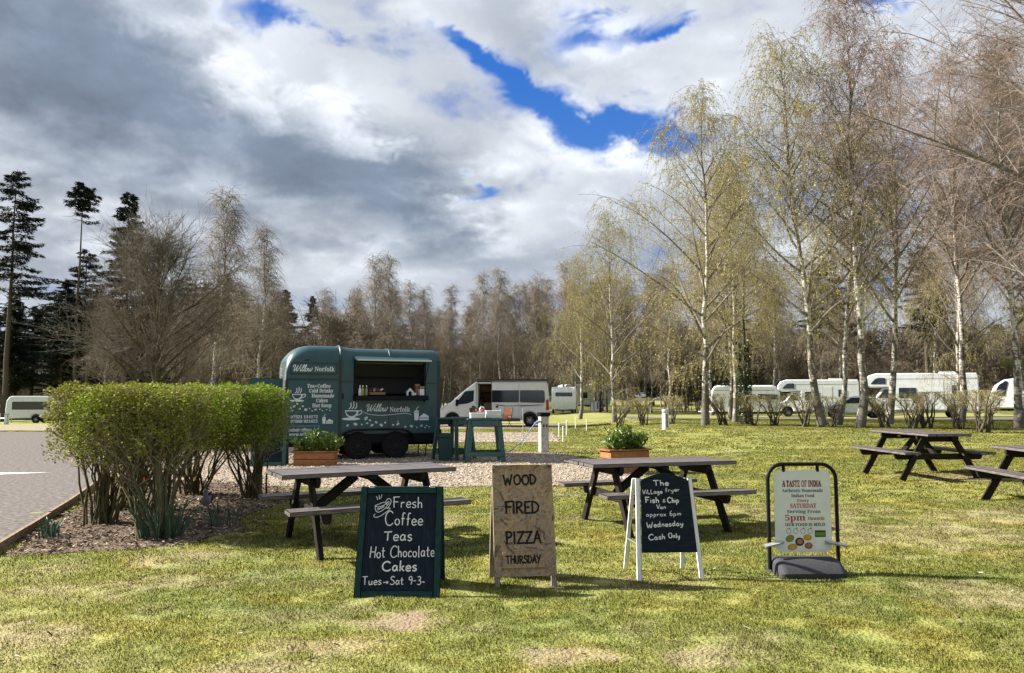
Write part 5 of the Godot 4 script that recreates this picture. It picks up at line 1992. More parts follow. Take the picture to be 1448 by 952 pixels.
	plate(t, "print_dot", ell(0.695, 1.785, 0.018, 0.022, 12), z, z + 0.001, M["vinyl"])
	plate(t, "print_line", rect(0.07, 0.825, 0.8, 0.835), z, z + 0.001, M["vinyl_dim"])
	cup_icon(t, 0.27, 1.55, 0.125, z)
	cup_icon(t, 1.57, 1.14, 0.165, z)
	cake_icon(t, 0.86, 0.88, 0.1, z)
	cake_icon(t, 3.13, 0.94, 0.15, z)
	var beans := [[1.92, 1.0, 0.05], [2.02, 0.95, 0.03], [2.17, 0.9, 0.036], [1.47, 0.83, 0.032], [1.66, 0.86, 0.05], [1.82, 0.85, 0.025], [1.95, 0.88, 0.03], [2.07, 0.83, 0.04], [2.3, 0.83, 0.045], [2.4, 0.89, 0.028], [2.6, 0.83, 0.028], [2.72, 0.85, 0.042], [2.72, 0.92, 0.016], [2.91, 0.78, 0.03], [3.07, 0.79, 0.04], [3.21, 0.76, 0.018], [3.33, 0.8, 0.032], [3.46, 0.8, 0.02], [3.42, 0.75, 0.018], [3.53, 0.77, 0.018], [0.2, 1.3, 0.035], [0.27, 1.36, 0.03], [0.33, 1.24, 0.03], [0.4, 1.3, 0.025], [0.16, 1.2, 0.028], [0.47, 1.22, 0.04], [0.56, 1.25, 0.018], [0.62, 1.19, 0.018], [0.7, 1.22, 0.03], [0.8, 1.23, 0.02], [0.86, 1.19, 0.018], [0.96, 1.22, 0.016], [1.04, 1.2, 0.016], [0.12, 1.27, 0.03]]
	for e in beans:
		plate(t, "bean_print", ell(e[0], e[1], e[2], e[2] * 0.68, 12, sin(e[0] * 40.0) * 0.7), z, z + 0.001, M["vinyl"])
		if e[2] > 0.028:
			var m := MB.new()
			var d: float = e[2]
			m.stroke(PackedVector2Array([Vector2(e[0] - d * 0.6, e[1] - d * 0.12), Vector2(e[0], e[1] + d * 0.08), Vector2(e[0] + d * 0.6, e[1] - d * 0.02)]), d * 0.1, z + 0.0015)
			part(t, "bean_crease", m.mesh(), M["trailer_green"])
	# door folded back at the nose
	boxpart(t, "side_door", Vector3(-0.42, 1.35, -0.35), Vector3(0.75, 1.25, 0.04), M["trailer_green"], 0.008)
	# goods on the counter, each a thing of its own
	var tf := t.transform
	for e in [["juice_bottle", 1.83, "yellow", "small yellow-labelled bottle on the hatch counter"], ["sauce_bottle", 1.92, "clear", "clear bottle behind the yellow one on the hatch counter"], ["milk_bottle", 1.76, "white", "short white-capped bottle at the edge of the hatch counter"]]:
		var b := thing(e[0], e[3], "bottle", tf * Vector3(e[1], 1.56, 0.0), 22.0)
		var m := MB.new()
		m.lathe([[0.0, 0.0], [0.036, 0.0], [0.038, 0.02], [0.038, 0.13], [0.03, 0.16], [0.014, 0.19], [0.014, 0.22], [0.0, 0.22]], 12)
		part(b, "bottle_body", m.mesh(), M["yellow_label"] if e[2] == "yellow" else M["jar_glass"] if e[2] == "clear" else M["white_card"])
		var c := MB.new()
		c.lathe([[0.0, 0.22], [0.017, 0.22], [0.017, 0.25], [0.0, 0.25]], 10)
		part(b, "bottle_cap", c.mesh(), M["white_card"])
	var sn := thing("snack_basket", "shallow basket of wrapped snacks on the hatch counter", "basket", tf * Vector3(2.18, 1.56, -0.02), 22.0)
	boxpart(sn, "basket", Vector3(0, 0.05, 0), Vector3(0.42, 0.1, 0.24), M["card_brown"], 0.02)
	for i in 7:
		boxpart(sn, "snack_packet", Vector3(-0.16 + i * 0.052, 0.12 + 0.02 * (i % 2), rng.randf_range(-0.05, 0.06)), Vector3(0.06, 0.1, 0.09), M["snack_red"] if i % 3 == 1 else M["snack_mix"] if i % 3 == 0 else M["white_card"], 0.015, Basis.from_euler(Vector3(0.3, i * 0.7, 0.2 * i)))
	var nh := thing("napkin_holder", "white house-shaped napkin holder on the hatch counter", "napkin holder", tf * Vector3(3.02, 1.56, 0.0), 22.0)
	var nm := MB.new()
	nm.prism(PackedVector2Array([Vector2(-0.09, 0), Vector2(-0.045, 0), Vector2(-0.045, 0.08), Vector2(0, 0.12), Vector2(0.045, 0.08), Vector2(0.045, 0), Vector2(0.09, 0), Vector2(0.09, 0.1), Vector2(0.0, 0.19), Vector2(-0.09, 0.1)]), -0.04, 0.04, 0.006)
	part(nh, "holder", nm.mesh(), M["white_card"])
	boxpart(nh, "napkins", Vector3(0.12, 0.04, 0), Vector3(0.09, 0.08, 0.08), M["white_card"], 0.01)
	for e in [["card_box", 3.32, 0.0, 0.13, 0.24, "white_card", "white card box with a brown lid on the hatch counter"], ["tea_box", 3.24, -0.12, 0.12, 0.3, "card_brown", "brown card box behind the white one on the hatch counter"]]:
		var b := thing(e[0], e[6], "box", tf * Vector3(e[1], 1.56, e[2]), 22.0)
		boxpart(b, "box_body", Vector3(0, e[4] * 0.35, 0), Vector3(e[3], e[4] * 0.7, 0.12), M[e[5]], 0.006)
		boxpart(b, "box_lid", Vector3(0, e[4] * 0.85, 0), Vector3(e[3] + 0.006, e[4] * 0.3 - 0.004, 0.126), M["card_brown"], 0.006)


# recompute normals by welding close points whose faces meet at less than 40 degrees
func smooth_mesh(m: MB) -> ArrayMesh:
	var bins := {}
	for i in m.v.size():
		var k := Vector3i((m.v[i] * 2000.0).round())
		if not bins.has(k):
			bins[k] = []
		bins[k].append(i)
	var nn := m.n.duplicate()
	for k in bins:
		var ids: Array = bins[k]
		for i: int in ids:
			var s := Vector3.ZERO
			for j: int in ids:
				if m.n[i].dot(m.n[j]) > 0.77:
					s += m.n[j]
			nn[i] = s.normalized()
	m.n = nn
	return m.mesh()


func wheel(parent: Node, at: Vector3, rad: float, wide: float, rim_mat: Material, face := 1.0) -> void:
	var b := Basis(Vector3(1, 0, 0), Vector3(0, 0, face), Vector3(0, -face, 0))
	var tf := Transform3D(b, at)
	var w := wide * 0.5
	var m := MB.new()
	m.lathe([[rad * 0.62, -w], [rad * 0.92, -w], [rad, -w * 0.7], [rad, w * 0.7], [rad * 0.92, w], [rad * 0.64, w * 0.96], [rad * 0.6, w * 0.7]], 28, tf)
	var ty := part(parent, "wheel", m.mesh(), M["tyre"])
	var r := MB.new()
	r.lathe([[rad * 0.62, w * 0.86], [rad * 0.58, w * 0.84], [rad * 0.52, w * 0.3], [0.0, w * 0.25]], 24, tf)
	part(ty, "rim_well", r.mesh(), M["rim_dark"])
	var sp := MB.new()
	for k in 5:
		var a := TAU * k / 5.0
		var d := Vector3(cos(a), 0, sin(a))
		var s := Vector3(-sin(a), 0, cos(a))
		for q in [-1.0, 1.0]:
			sp.board(tf * (d * rad * 0.1 + s * q * rad * 0.05 + Vector3(0, w * 0.6, 0)), tf * (d * rad * 0.58 + s * q * rad * 0.14 + Vector3(0, w * 0.72, 0)), rad * 0.09, rad * 0.07, tf.basis * Vector3(0, 1, 0), 0.003)
	sp.lathe([[0.0, w * 0.75], [rad * 0.13, w * 0.72], [rad * 0.15, w * 0.4]], 12, tf)
	part(ty, "spokes", sp.mesh(), rim_mat)


# ------------------------------------------------------------------ vehicles
func arch(cx: float, cy: float, rad: float, k := 8) -> Array:
	# points of a wheel arch from front to back along the sill at height y = cy
	var o := []
	for i in k + 1:
		var a := PI - PI * i / k
		o.append(cx + cos(a) * rad)
		o.append(cy + sin(a) * rad)
	return o


func body(parent: Node, called: String, pts: Array, z0: float, z1: float, r: float, mat: Material) -> MeshInstance3D:
	var m := MB.new()
	m.prism(poly(pts), z0, z1, r, 4)
	return part(parent, called, m.mesh(), mat)


func build_vehicles() -> void:
	camper_van()
	var lux := [M["white_gel"], M["dark_glass"], M["grey_plastic"]]
	# caravans and motorhomes
	caravan("caravan", "white caravan half hidden by slim trunks and an ivied stem", Vector3(17.6, 0, -58.0), -14.0, 5.0, 0)
	motorhome("motorhome", "white motorhome behind the leaning birch", Vector3(23.9, 0, -60.0), -18.0, 5.9, lux)
	motorhome("motorhome", "large white motorhome with overcab, behind the row of clipped shrubs", Vector3(26.6, 0, -50.0), -24.0, 6.5, lux)
	caravan("caravan", "white caravan with a raked black front window by the park road", Vector3(37.9, 0, -55.0), -28.0, 6.2, 1)
	caravan("caravan", "white caravan on its own before the dark conifers", Vector3(-42.6, 0, -69.0), 14.0, 4.6, 2)
	caravan("caravan", "white caravan end-on behind the camper van's tail", Vector3(4.75, 0, -70.0), 86.0, 4.2, 2)
	motorhome("motorhome", "distant white motorhome among trunks beyond the end-on caravan", Vector3(8.4, 0, -90.0), 20.0, 6.0, lux)
	car(Vector3(22.9, 0, -51.5), -20.0)
	shelter(Vector3(46.5, 0, -66.0), -32.0)


func camper_van() -> void:
	var t := thing("camper_van", "silver panel-van camper with an open side door and long dark side windows", "camper van", Vector3(-3.85, hgt(-1, -40), -40.2), -1.5)
	var W := -2.05
	var sil: Material = M["van_silver"]
	var front := [0.0, 0.36]
	front.append_array(arch(0.72, 0.36, 0.4))
	front.append_array([2.06, 0.34, 2.06, 2.36, 1.98, 2.345, 1.84, 2.27, 1.25, 1.83, 0.62, 1.26, 0.45, 1.18, 0.2, 1.04, 0.06, 0.9, 0.0, 0.7])
	body(t, "cab", front, W, 0.0, 0.1, sil)
	boxpart(t, "floor", Vector3(2.42, 0.4, W / 2), Vector3(0.72, 0.14, -W - 0.04), M["grey_plastic"])
	boxpart(t, "roof_panel", Vector3(2.42, 2.29, W / 2), Vector3(0.72, 0.13, -W - 0.05), sil, 0.03)
	boxpart(t, "far_wall", Vector3(2.42, 1.4, W + 0.06), Vector3(0.72, 1.7, 0.05), M["wood_inside"])
	boxpart(t, "door_sill", Vector3(2.42, 0.42, -0.03), Vector3(0.72, 0.2, 0.05), sil, 0.01)
	boxpart(t, "galley_unit", Vector3(2.55, 0.86, -0.75), Vector3(0.44, 0.78, 0.6), M["wood_inside"], 0.01)
	boxpart(t, "seat_back", Vector3(2.2, 1.05, -1.4), Vector3(0.16, 0.9, 0.5), M["brown_fabric"], 0.05)
	boxpart(t, "overhead_locker", Vector3(2.42, 2.0, -1.65), Vector3(0.7, 0.36, 0.4), M["wood_inside"], 0.01)
	var rear := [2.78, 0.36]
	rear.append_array(arch(4.78, 0.36, 0.42))
	rear.append_array([5.72, 0.36, 5.8, 0.5, 5.8, 1.5, 5.74, 2.2, 5.66, 2.36, 2.78, 2.36])
	body(t, "body", rear, W, 0.0, 0.1, sil)
	plate(t, "front_bumper", poly([-0.06, 0.3, 0.28, 0.3, 0.26, 0.6, 0.02, 0.78, -0.05, 0.62]), W + 0.02, -0.02, M["grey_plastic"], 0.05)
	plate(t, "sill_trim", rect(1.2, 0.28, 4.3, 0.44), -0.02, 0.012, M["grey_plastic"], 0.008)
	plate(t, "sliding_door", rounded([2.82, 0.5, 0.06, 4.2, 0.5, 0.06, 4.2, 2.22, 0.06, 2.82, 2.22, 0.06]), 0.0, 0.045, sil, 0.012)
	plate(t, "side_window", rounded([2.8, 1.27, 0.05, 4.22, 1.27, 0.05, 4.22, 1.9, 0.05, 2.8, 1.9, 0.05]), 0.046, 0.056, M["dark_glass"], 0.003)
	plate(t, "side_window", rounded([4.27, 1.27, 0.05, 5.58, 1.24, 0.1, 5.55, 1.9, 0.1, 4.27, 1.9, 0.05]), 0.0, 0.022, M["dark_glass"], 0.003)
	plate(t, "cab_window", rounded([0.86, 1.14, 0.03, 1.5, 1.2, 0.03, 1.84, 1.34, 0.03, 1.86, 1.9, 0.04, 1.38, 1.84, 0.05]), 0.0, 0.012, M["dark_glass"], 0.002)
	plate(t, "door_seam", poly([0.84, 0.5, 1.96, 0.5, 1.98, 1.96, 1.96, 1.96, 1.945, 0.515, 0.84, 0.515]), 0.0, 0.004, M["grey_plastic"])
	plate(t, "swoosh_stripe", poly([2.9, 1.2, 3.1, 1.1, 3.5, 1.06, 5.4, 1.12, 5.4, 1.15, 3.55, 1.1, 3.2, 1.15]), 0.046, 0.05, M["grey_stripe"])
	plate(t, "rear_stripe", poly([4.3, 1.05, 5.5, 1.12, 5.5, 1.15, 4.3, 1.1]), 0.0, 0.004, M["grey_stripe"])
	for x in [1.75, 3.0]:
		plate(t, "door_handle", rrect(x, 1.0, x + 0.14, 1.09, 0.03), 0.04 if x > 2 else 0.0, 0.07 if x > 2 else 0.03, M["black_metal"], 0.006)
	plate(t, "tail_lamp", rounded([5.62, 0.86, 0.03, 5.79, 0.86, 0.03, 5.76, 1.42, 0.04, 5.64, 1.42, 0.04]), -0.12, 0.016, M["red_lens"], 0.01)
	plate(t, "head_lamp", poly([0.02, 0.86, 0.26, 0.92, 0.5, 1.16, 0.4, 1.17, 0.12, 1.0]), -0.3, 0.012, M["head_lens"], 0.01)
	# windscreen, set a little proud of the cab
	var ws := MB.new()
	var d := Vector2(1.84 - 0.62, 2.27 - 1.26).normalized()
	var nn := Vector2(-d.y, d.x)
	var a := Vector2(0.68, 1.31) + nn * 0.012
	var b := Vector2(1.76, 2.21) + nn * 0.012
	ws.quad(Vector3(a.x, a.y, W + 0.14), Vector3(a.x, a.y, -0.14), Vector3(b.x, b.y, -0.18), Vector3(b.x, b.y, W + 0.18))
	part(t, "windscreen", ws.mesh(), M["dark_glass"])
	boxpart(t, "wing_mirror", Vector3(0.98, 1.25, 0.16), Vector3(0.12, 0.34, 0.2), M["black_metal"], 0.03)
	boxpart(t, "roof_awning", Vector3(3.85, 2.42, -0.02), Vector3(3.8, 0.12, 0.14), M["grey_plastic"], 0.03)
	boxpart(t, "roof_vent", Vector3(3.9, 2.42, -1.0), Vector3(0.5, 0.14, 0.5), M["white_gel"], 0.04)
	for x in [0.72, 4.78]:
		boxpart(t, "wheel_well", Vector3(x, 0.56, W / 2), Vector3(0.84, 0.5, -W - 0.5), M["grey_plastic"], 0.01)
		for z in [-0.13, W + 0.13]:
			wheel(t, Vector3(x, 0.34, z), 0.34, 0.22, M["rim"], 1.0 if z > -1.0 else -1.0)


func caravan(called: String, label: String, at: Vector3, turn: float, L: float, style: int) -> void:
	at.y = hgt(at.x, at.z)
	var t := thing(called, label, "caravan", at, turn)
	var W := -2.2
	var h := L / 2.0
	var wx := 0.15
	var p := [-h + 0.12, 0.42]
	p.append_array(arch(wx, 0.42, 0.38))
	p.append_array([h - 0.15, 0.42, h, 0.7])
	if style == 1:
		p.append_array([h - 0.02, 2.2, h - 0.25, 2.5, -h + 1.6, 2.58, -h + 1.0, 2.5, -h + 0.45, 2.1, -h + 0.12, 1.5, -h, 0.9])
	else:
		p.append_array([h - 0.03, 1.9, h - 0.3, 2.3, h - 0.55, 2.4, -h + 0.55, 2.4, -h + 0.3, 2.33, -h + 0.08, 2.0, -h, 1.1])
	body(t, "body", p, W / 2, -W / 2, 0.12, M["white_gel"])
	var zf := -W / 2
	boxpart(t, "chassis", Vector3(0, 0.36, 0), Vector3(L * 0.9, 0.12, 1.6), M["trailer_black"])
	boxpart(t, "wheel_well", Vector3(wx, 0.6, 0), Vector3(0.78, 0.44, W + 0.5 if W > 0.0 else -W - 0.5), M["grey_plastic"], 0.01)
	for z in [zf - 0.12, -zf + 0.12]:
		wheel(t, Vector3(wx, 0.32, z), 0.32, 0.2, M["rim"], 1.0 if z > 0.0 else -1.0)
	if style == 0:
		for e in [[-h * 0.28, 0.3 * h], [h * 0.36, h * 0.92]]:
			plate(t, "side_window", rounded([e[0], 1.36, 0.06, e[1], 1.36, 0.06, e[1], 1.72, 0.06, e[0], 1.76, 0.06]), zf, zf + 0.02, M["dark_glass"], 0.004)
		plate(t, "side_stripe", rect(-h + 0.3, 2.02, h - 0.4, 2.05), zf, zf + 0.004, M["grey_stripe"])
	elif style == 1:
		plate(t, "front_window", poly([-h + 0.2, 1.38, -h + 0.9, 1.3, -h + 1.15, 2.3, -h + 0.98, 2.42, -h + 0.55, 2.12]), zf - 0.3, zf + 0.02, M["dark_glass"], 0.006)
		var fw := MB.new()
		for q in [[-1.0, -0.36], [-0.32, 0.32], [0.36, 1.0]]:
			fw.quad(Vector3(-h + 0.13, 1.45, q[0] * 0.9), Vector3(-h + 0.13, 1.45, q[1] * 0.9), Vector3(-h + 0.46, 2.06, q[1] * 0.85), Vector3(-h + 0.46, 2.06, q[0] * 0.85))
		part(t, "front_pane", fw.mesh(), M["dark_glass"])
		for e in [[-h + 1.5, -h + 2.6], [-h + 3.4, -h + 4.6]]:
			plate(t, "side_window", rounded([e[0], 1.35, 0.08, e[1], 1.35, 0.08, e[1], 1.95, 0.08, e[0], 1.95, 0.08]), zf, zf + 0.02, M["dark_glass"], 0.004)
		plate(t, "side_stripe", poly([-h + 1.3, 1.1, h - 0.5, 1.18, h - 0.5, 1.24, -h + 1.3, 1.13]), zf, zf + 0.004, M["grey_stripe"])
		boxpart(t, "roof_vent", Vector3(0, 2.6, 0), Vector3(0.6, 0.1, 0.5), M["white_gel"], 0.03)
	else:
		plate(t, "side_window", rounded([-h + 0.55, 1.2, 0.08, h * 0.55, 1.2, 0.08, h * 0.55, 1.9, 0.08, -h + 0.55, 1.9, 0.08]), zf, zf + 0.02, M["dark_glass"], 0.004)
		for s in [-1.0, 1.0]:
			var ew := MB.new()
			ew.prism(rrect(-0.75, 1.25, 0.75, 1.9, 0.08), h - 0.02, h + 0.02, 0.004, 2, Transform3D(Basis(Vector3(0, 0, -s), Vector3.UP, Vector3(s, 0, 0)), Vector3(-0.06 * s, 0, 0)))
			part(t, "end_window", ew.mesh(), M["dark_glass"])
	var hitch := MB.new()
	hitch.tube([Vector3(-h + 0.1, 0.4, 0.5), Vector3(-h - 0.9, 0.42, 0), Vector3(-h + 0.1, 0.4, -0.5)], [0.04, 0.04, 0.04], 6)
	part(t, "hitch", hitch.mesh(), M["galvanised"])
	for x in [-h + 0.5, h - 0.5]:
		boxpart(t, "corner_steady", Vector3(x, 0.2, zf - 0.2), Vector3(0.06, 0.42, 0.06), M["galvanised"])


func motorhome(called: String, label: String, at: Vector3, turn: float, L: float, mats: Array) -> void:
	at.y = hgt(at.x, at.z)
	var t := thing(called, label, "motorhome", at, turn)
	var h := L / 2.0
	var W := 2.2
	var zf := W / 2
	var p := [-h + 1.7, 0.5]
	p.append_array(arch(h - 1.4, 0.5, 0.42))
	p.append_array([h - 0.08, 0.5, h, 0.7, h - 0.02, 2.7, h - 0.12, 2.86, -h + 0.7, 2.9, -h + 0.25, 2.75, -h + 0.02, 2.4, -h + 0.06, 2.12, -h + 0.4, 1.98, -h + 1.7, 1.98])
	body(t, "living_body", p, -zf, zf, 0.07, mats[0])
	var c := [-h - 0.02, 0.42]
	c.append_array(arch(-h + 0.75, 0.42, 0.4))
	c.append_array([-h + 1.75, 0.42, -h + 1.75, 1.98, -h + 1.1, 1.98, -h + 0.62, 1.3, -h + 0.05, 1.05, -h - 0.04, 0.8])
	body(t, "cab", c, -0.98, 0.98, 0.1, mats[0])
	plate(t, "cab_window", poly([-h + 0.8, 1.3, -h + 1.55, 1.3, -h + 1.55, 1.85, -h + 1.15, 1.85]), 0.96, 0.995, mats[1], 0.003)
	plate(t, "bumper", poly([-h - 0.1, 0.3, -h + 0.25, 0.3, -h + 0.25, 0.62, -h - 0.06, 0.72]), -0.95, 0.95, mats[2], 0.05)
	plate(t, "overcab_window", rounded([-h + 0.35, 2.2, 0.05, -h + 1.25, 2.2, 0.05, -h + 1.25, 2.6, 0.1, -h + 0.7, 2.6, 0.2]), zf, zf + 0.02, mats[1], 0.004)
	plate(t, "side_window", rounded([-h + 2.0, 1.3, 0.06, -h + 3.0, 1.3, 0.06, -h + 3.0, 1.95, 0.06, -h + 2.0, 1.95, 0.06]), zf, zf + 0.02, mats[1], 0.004)
	plate(t, "rear_window", rounded([h - 1.5, 1.55, 0.05, h - 0.9, 1.55, 0.05, h - 0.9, 2.1, 0.05, h - 1.5, 2.1, 0.05]), zf, zf + 0.02, mats[1], 0.004)
	plate(t, "door", rounded([h - 2.6, 0.6, 0.04, h - 1.95, 0.6, 0.04, h - 1.95, 2.35, 0.06, h - 2.6, 2.35, 0.06]), zf, zf + 0.012, mats[0], 0.004)
	plate(t, "door_seam", rect(h - 2.62, 0.58, h - 2.6, 2.36), zf, zf + 0.004, M["grey_stripe"])
	plate(t, "trim_line", rect(-h + 1.75, 1.12, h - 0.1, 1.15), zf, zf + 0.004, M["grey_stripe"])
	plate(t, "trim_line", rect(-h + 1.3, 2.5, h - 0.1, 2.53), zf, zf + 0.004, M["grey_stripe"])
	plate(t, "skirt", rect(-h + 1.8, 0.4, h - 1.9, 0.52), zf - 0.04, zf - 0.005, mats[2], 0.004)
	boxpart(t, "roof_box", Vector3(h - 1.6, 2.94, 0), Vector3(0.9, 0.14, 1.0), mats[0], 0.04)
	for x in [-h + 0.75, h - 1.4]:
		boxpart(t, "wheel_well", Vector3(x, 0.64, 0), Vector3(0.8, 0.5, 1.4), M["grey_plastic"], 0.01)
		for z in [0.86, -0.86]:
			wheel(t, Vector3(x, 0.34, z), 0.34, 0.22, M["rim"], 1.0 if z > 0.0 else -1.0)


func car(at: Vector3, turn: float) -> void:
	at.y = hgt(at.x, at.z)
	var t := thing("parked_car", "white hatchback car half hidden by birch trunks and clipped shrubs", "car", at, turn)
	var p := [-1.95, 0.3]
	p.append_array(arch(-1.25, 0.3, 0.34))
	p.append_array(arch(1.2, 0.3, 0.34))
	p.append_array([1.9, 0.3, 1.95, 0.75, 1.85, 0.98, 1.2, 1.42, 0.2, 1.5, -0.25, 1.44, -0.95, 0.98, -1.7, 0.85, -1.95, 0.66])
	body(t, "body", p, -0.85, 0.85, 0.16, M["white_gel"])
	plate(t, "side_window", rounded([-0.75, 0.98, 0.03, 1.45, 1.0, 0.03, 1.05, 1.36, 0.06, -0.15, 1.38, 0.06]), 0.83, 0.856, M["dark_glass"], 0.003)
	var ws := MB.new()
	ws.quad(Vector3(-0.92, 1.015, -0.66), Vector3(-0.92, 1.015, 0.66), Vector3(-0.3, 1.43, 0.58), Vector3(-0.3, 1.43, -0.58))
	part(t, "windscreen", ws.mesh(), M["dark_glass"])
	boxpart(t, "grille", Vector3(-1.95, 0.5, 0), Vector3(0.06, 0.12, 1.1), M["black_metal"], 0.02)
	for z in [-0.62, 0.62]:
		boxpart(t, "head_lamp", Vector3(-1.88, 0.7, z), Vector3(0.16, 0.14, 0.34), M["head_lens"], 0.04)
	boxpart(t, "wing_mirror", Vector3(-0.6, 1.02, 0.95), Vector3(0.12, 0.12, 0.2), M["white_gel"], 0.03)
	for x in [-1.25, 1.2]:
		boxpart(t, "wheel_well", Vector3(x, 0.46, 0), Vector3(0.7, 0.4, 1.2), M["grey_plastic"], 0.01)
		for z in [-0.74, 0.74]:
			wheel(t, Vector3(x, 0.3, z), 0.3, 0.19, M["rim"], 1.0 if z > 0.0 else -1.0)


func shelter(at: Vector3, turn: float) -> void:
	at.y = hgt(at.x, at.z)
	var t := thing("timber_shelter", "dark open timber shelter with a grey sloping roof", "shelter", at, turn)
	for x in [-3.0, 0.0, 3.0]:
		for z in [-2.0, 2.0]:
			boxpart(t, "post", Vector3(x, 2.0, z), Vector3(0.16, 4.0, 0.16), M["shed_board"], 0.01)
	var m := MB.new()
	m.prism(poly([-2.6, 3.9, 2.6, 4.6, 2.6, 4.72, -2.6, 4.02]), -3.6, 3.6, 0.01, 2, Transform3D(Basis(Vector3(0, 0, 1), Vector3.UP, Vector3(-1, 0, 0)), Vector3.ZERO))
	part(t, "roof", m.mesh(), M["shed_roof"])
	for i in 16:
		boxpart(t, "wall_board", Vector3(-3.0 + i * 0.4, 1.3, -2.12), Vector3(0.38, 2.6, 0.03), M["shed_board"], 0.004)
	for i in 5:
		boxpart(t, "rail_board", Vector3(0, 2.2 + i * 0.19, 2.1), Vector3(6.2, 0.17, 0.03), M["shed_board"], 0.004)


# ------------------------------------------------------------------ picnic tables
func picnic_table(seed_: int) -> Node3D:
	var t := Node3D.new()
	var r := RandomNumberGenerator.new()
	r.seed = seed_
	var wood: Material = M["table_wood"]
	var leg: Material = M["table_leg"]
	var L := 1.82
	for i in 5:
		var z := (i - 2) * 0.149
		boxpart(t, "top_plank", Vector3(r.randf_range(-0.008, 0.008), 0.735 + r.randf_range(-0.0015, 0.0015), z), Vector3(L, 0.044, 0.141), wood, 0.005)
	for s in [-1.0, 1.0]:
		for i in 2:
			boxpart(t, "seat_plank", Vector3(r.randf_range(-0.008, 0.008), 0.437 + r.randf_range(-0.001, 0.001), s * (0.565 + i * 0.132)), Vector3(L, 0.044, 0.126), wood, 0.005)
	for x in [-0.6, 0.6]:
		var sx := signf(x)
		for s in [-1.0, 1.0]:
			var m := MB.new()
			var a := Vector3(x, -0.02, s * 0.66)
			var b := Vector3(x, 0.709, s * 0.23)
			m.board(a, b, 0.098, 0.045, Vector3(sx, 0, 0), 0.005)
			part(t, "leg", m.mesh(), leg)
			for q in [0.12, 0.2]:
				var bo := MB.new()
				bo.lathe([[0.0, 0.0], [0.014, 0.0], [0.012, 0.006], [0.0, 0.008]], 8, Transform3D(Basis(Vector3(0, 1, 0), Vector3(sx, 0, 0), Vector3(0, 0, 1)), Vector3(x + sx * 0.0235, 0.37 + q * 0.2, s * (0.42 - q * 0.2))))
				part(t, "bolt", bo.mesh(), M["galvanised"])
		var beam := MB.new()
		beam.prism(poly([-0.77, 0.41, -0.74, 0.33, -0.7, 0.312, 0.7, 0.312, 0.74, 0.33, 0.77, 0.41]), -0.022, 0.022, 0.004, 2, Transform3D(Basis(Vector3(0, 0, 1), Vector3.UP, Vector3(-1, 0, 0)), Vector3(x - sx * 0.047, 0.004, 0)))
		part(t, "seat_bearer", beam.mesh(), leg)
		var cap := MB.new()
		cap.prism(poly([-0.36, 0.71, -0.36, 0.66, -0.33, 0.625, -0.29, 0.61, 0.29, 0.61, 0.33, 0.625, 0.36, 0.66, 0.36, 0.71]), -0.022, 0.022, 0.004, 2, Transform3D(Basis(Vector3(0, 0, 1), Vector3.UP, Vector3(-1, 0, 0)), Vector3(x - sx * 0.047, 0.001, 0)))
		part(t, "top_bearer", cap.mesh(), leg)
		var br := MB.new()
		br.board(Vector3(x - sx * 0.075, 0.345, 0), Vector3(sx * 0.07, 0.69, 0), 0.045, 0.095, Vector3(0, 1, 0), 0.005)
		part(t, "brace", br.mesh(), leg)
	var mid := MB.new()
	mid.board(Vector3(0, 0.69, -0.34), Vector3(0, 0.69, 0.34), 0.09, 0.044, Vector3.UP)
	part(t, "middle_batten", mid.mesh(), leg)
	return t


func build_tables() -> void:
	var proto := picnic_table(3)
	tag(proto, "", "picnic table", "dark timber picnic tables on the lawn")
	for e in [["dark timber picnic table behind the chalkboard of drinks", -1.57, -8.1, 29.0], ["dark timber picnic table behind the white-legged blackboard", 1.66, -9.15, 17.0], ["dark timber picnic table seen end-on before the clipped shrub row", 7.1, -13.45, 93.0], ["dark timber picnic table next to the end-on one, its seat cut by the picture edge", 7.25, -10.25, 85.0]]:
		copy(proto, "picnic_table", e[0], Vector3(e[1], hgt(e[1], e[2]) + 0.008, e[2]), e[3])


# ------------------------------------------------------------------ signs
func lean_frame(at: Vector3, turn: float, lean: float) -> Transform3D:
	return Transform3D(Basis(Vector3.UP, deg_to_rad(turn)) * Basis(Vector3.RIGHT, deg_to_rad(-lean)), at)


func build_signs() -> void:
	sign_coffee()
	sign_pizza()
	sign_fish()
	sign_india()


# lettering laid out on a board: u, v are shares of its width and height from the top left corner
func write_on(t: Node, s: String, u0: float, u1: float, v: float, cap: float, W: float, Ht: float, z: float, half: float, tf: Transform3D, mat: Material, jitter := 0.025, rise := 0.0, x_high := 1.0) -> void:
	var m := MB.new()
	strokes(m, s, Vector2((u0 - 0.5) * W, (1.0 - v) * Ht), (u1 - u0) * W, cap * Ht, half, z, tf, jitter, rise, x_high)
	part(t, "lettering", m.mesh(), mat)


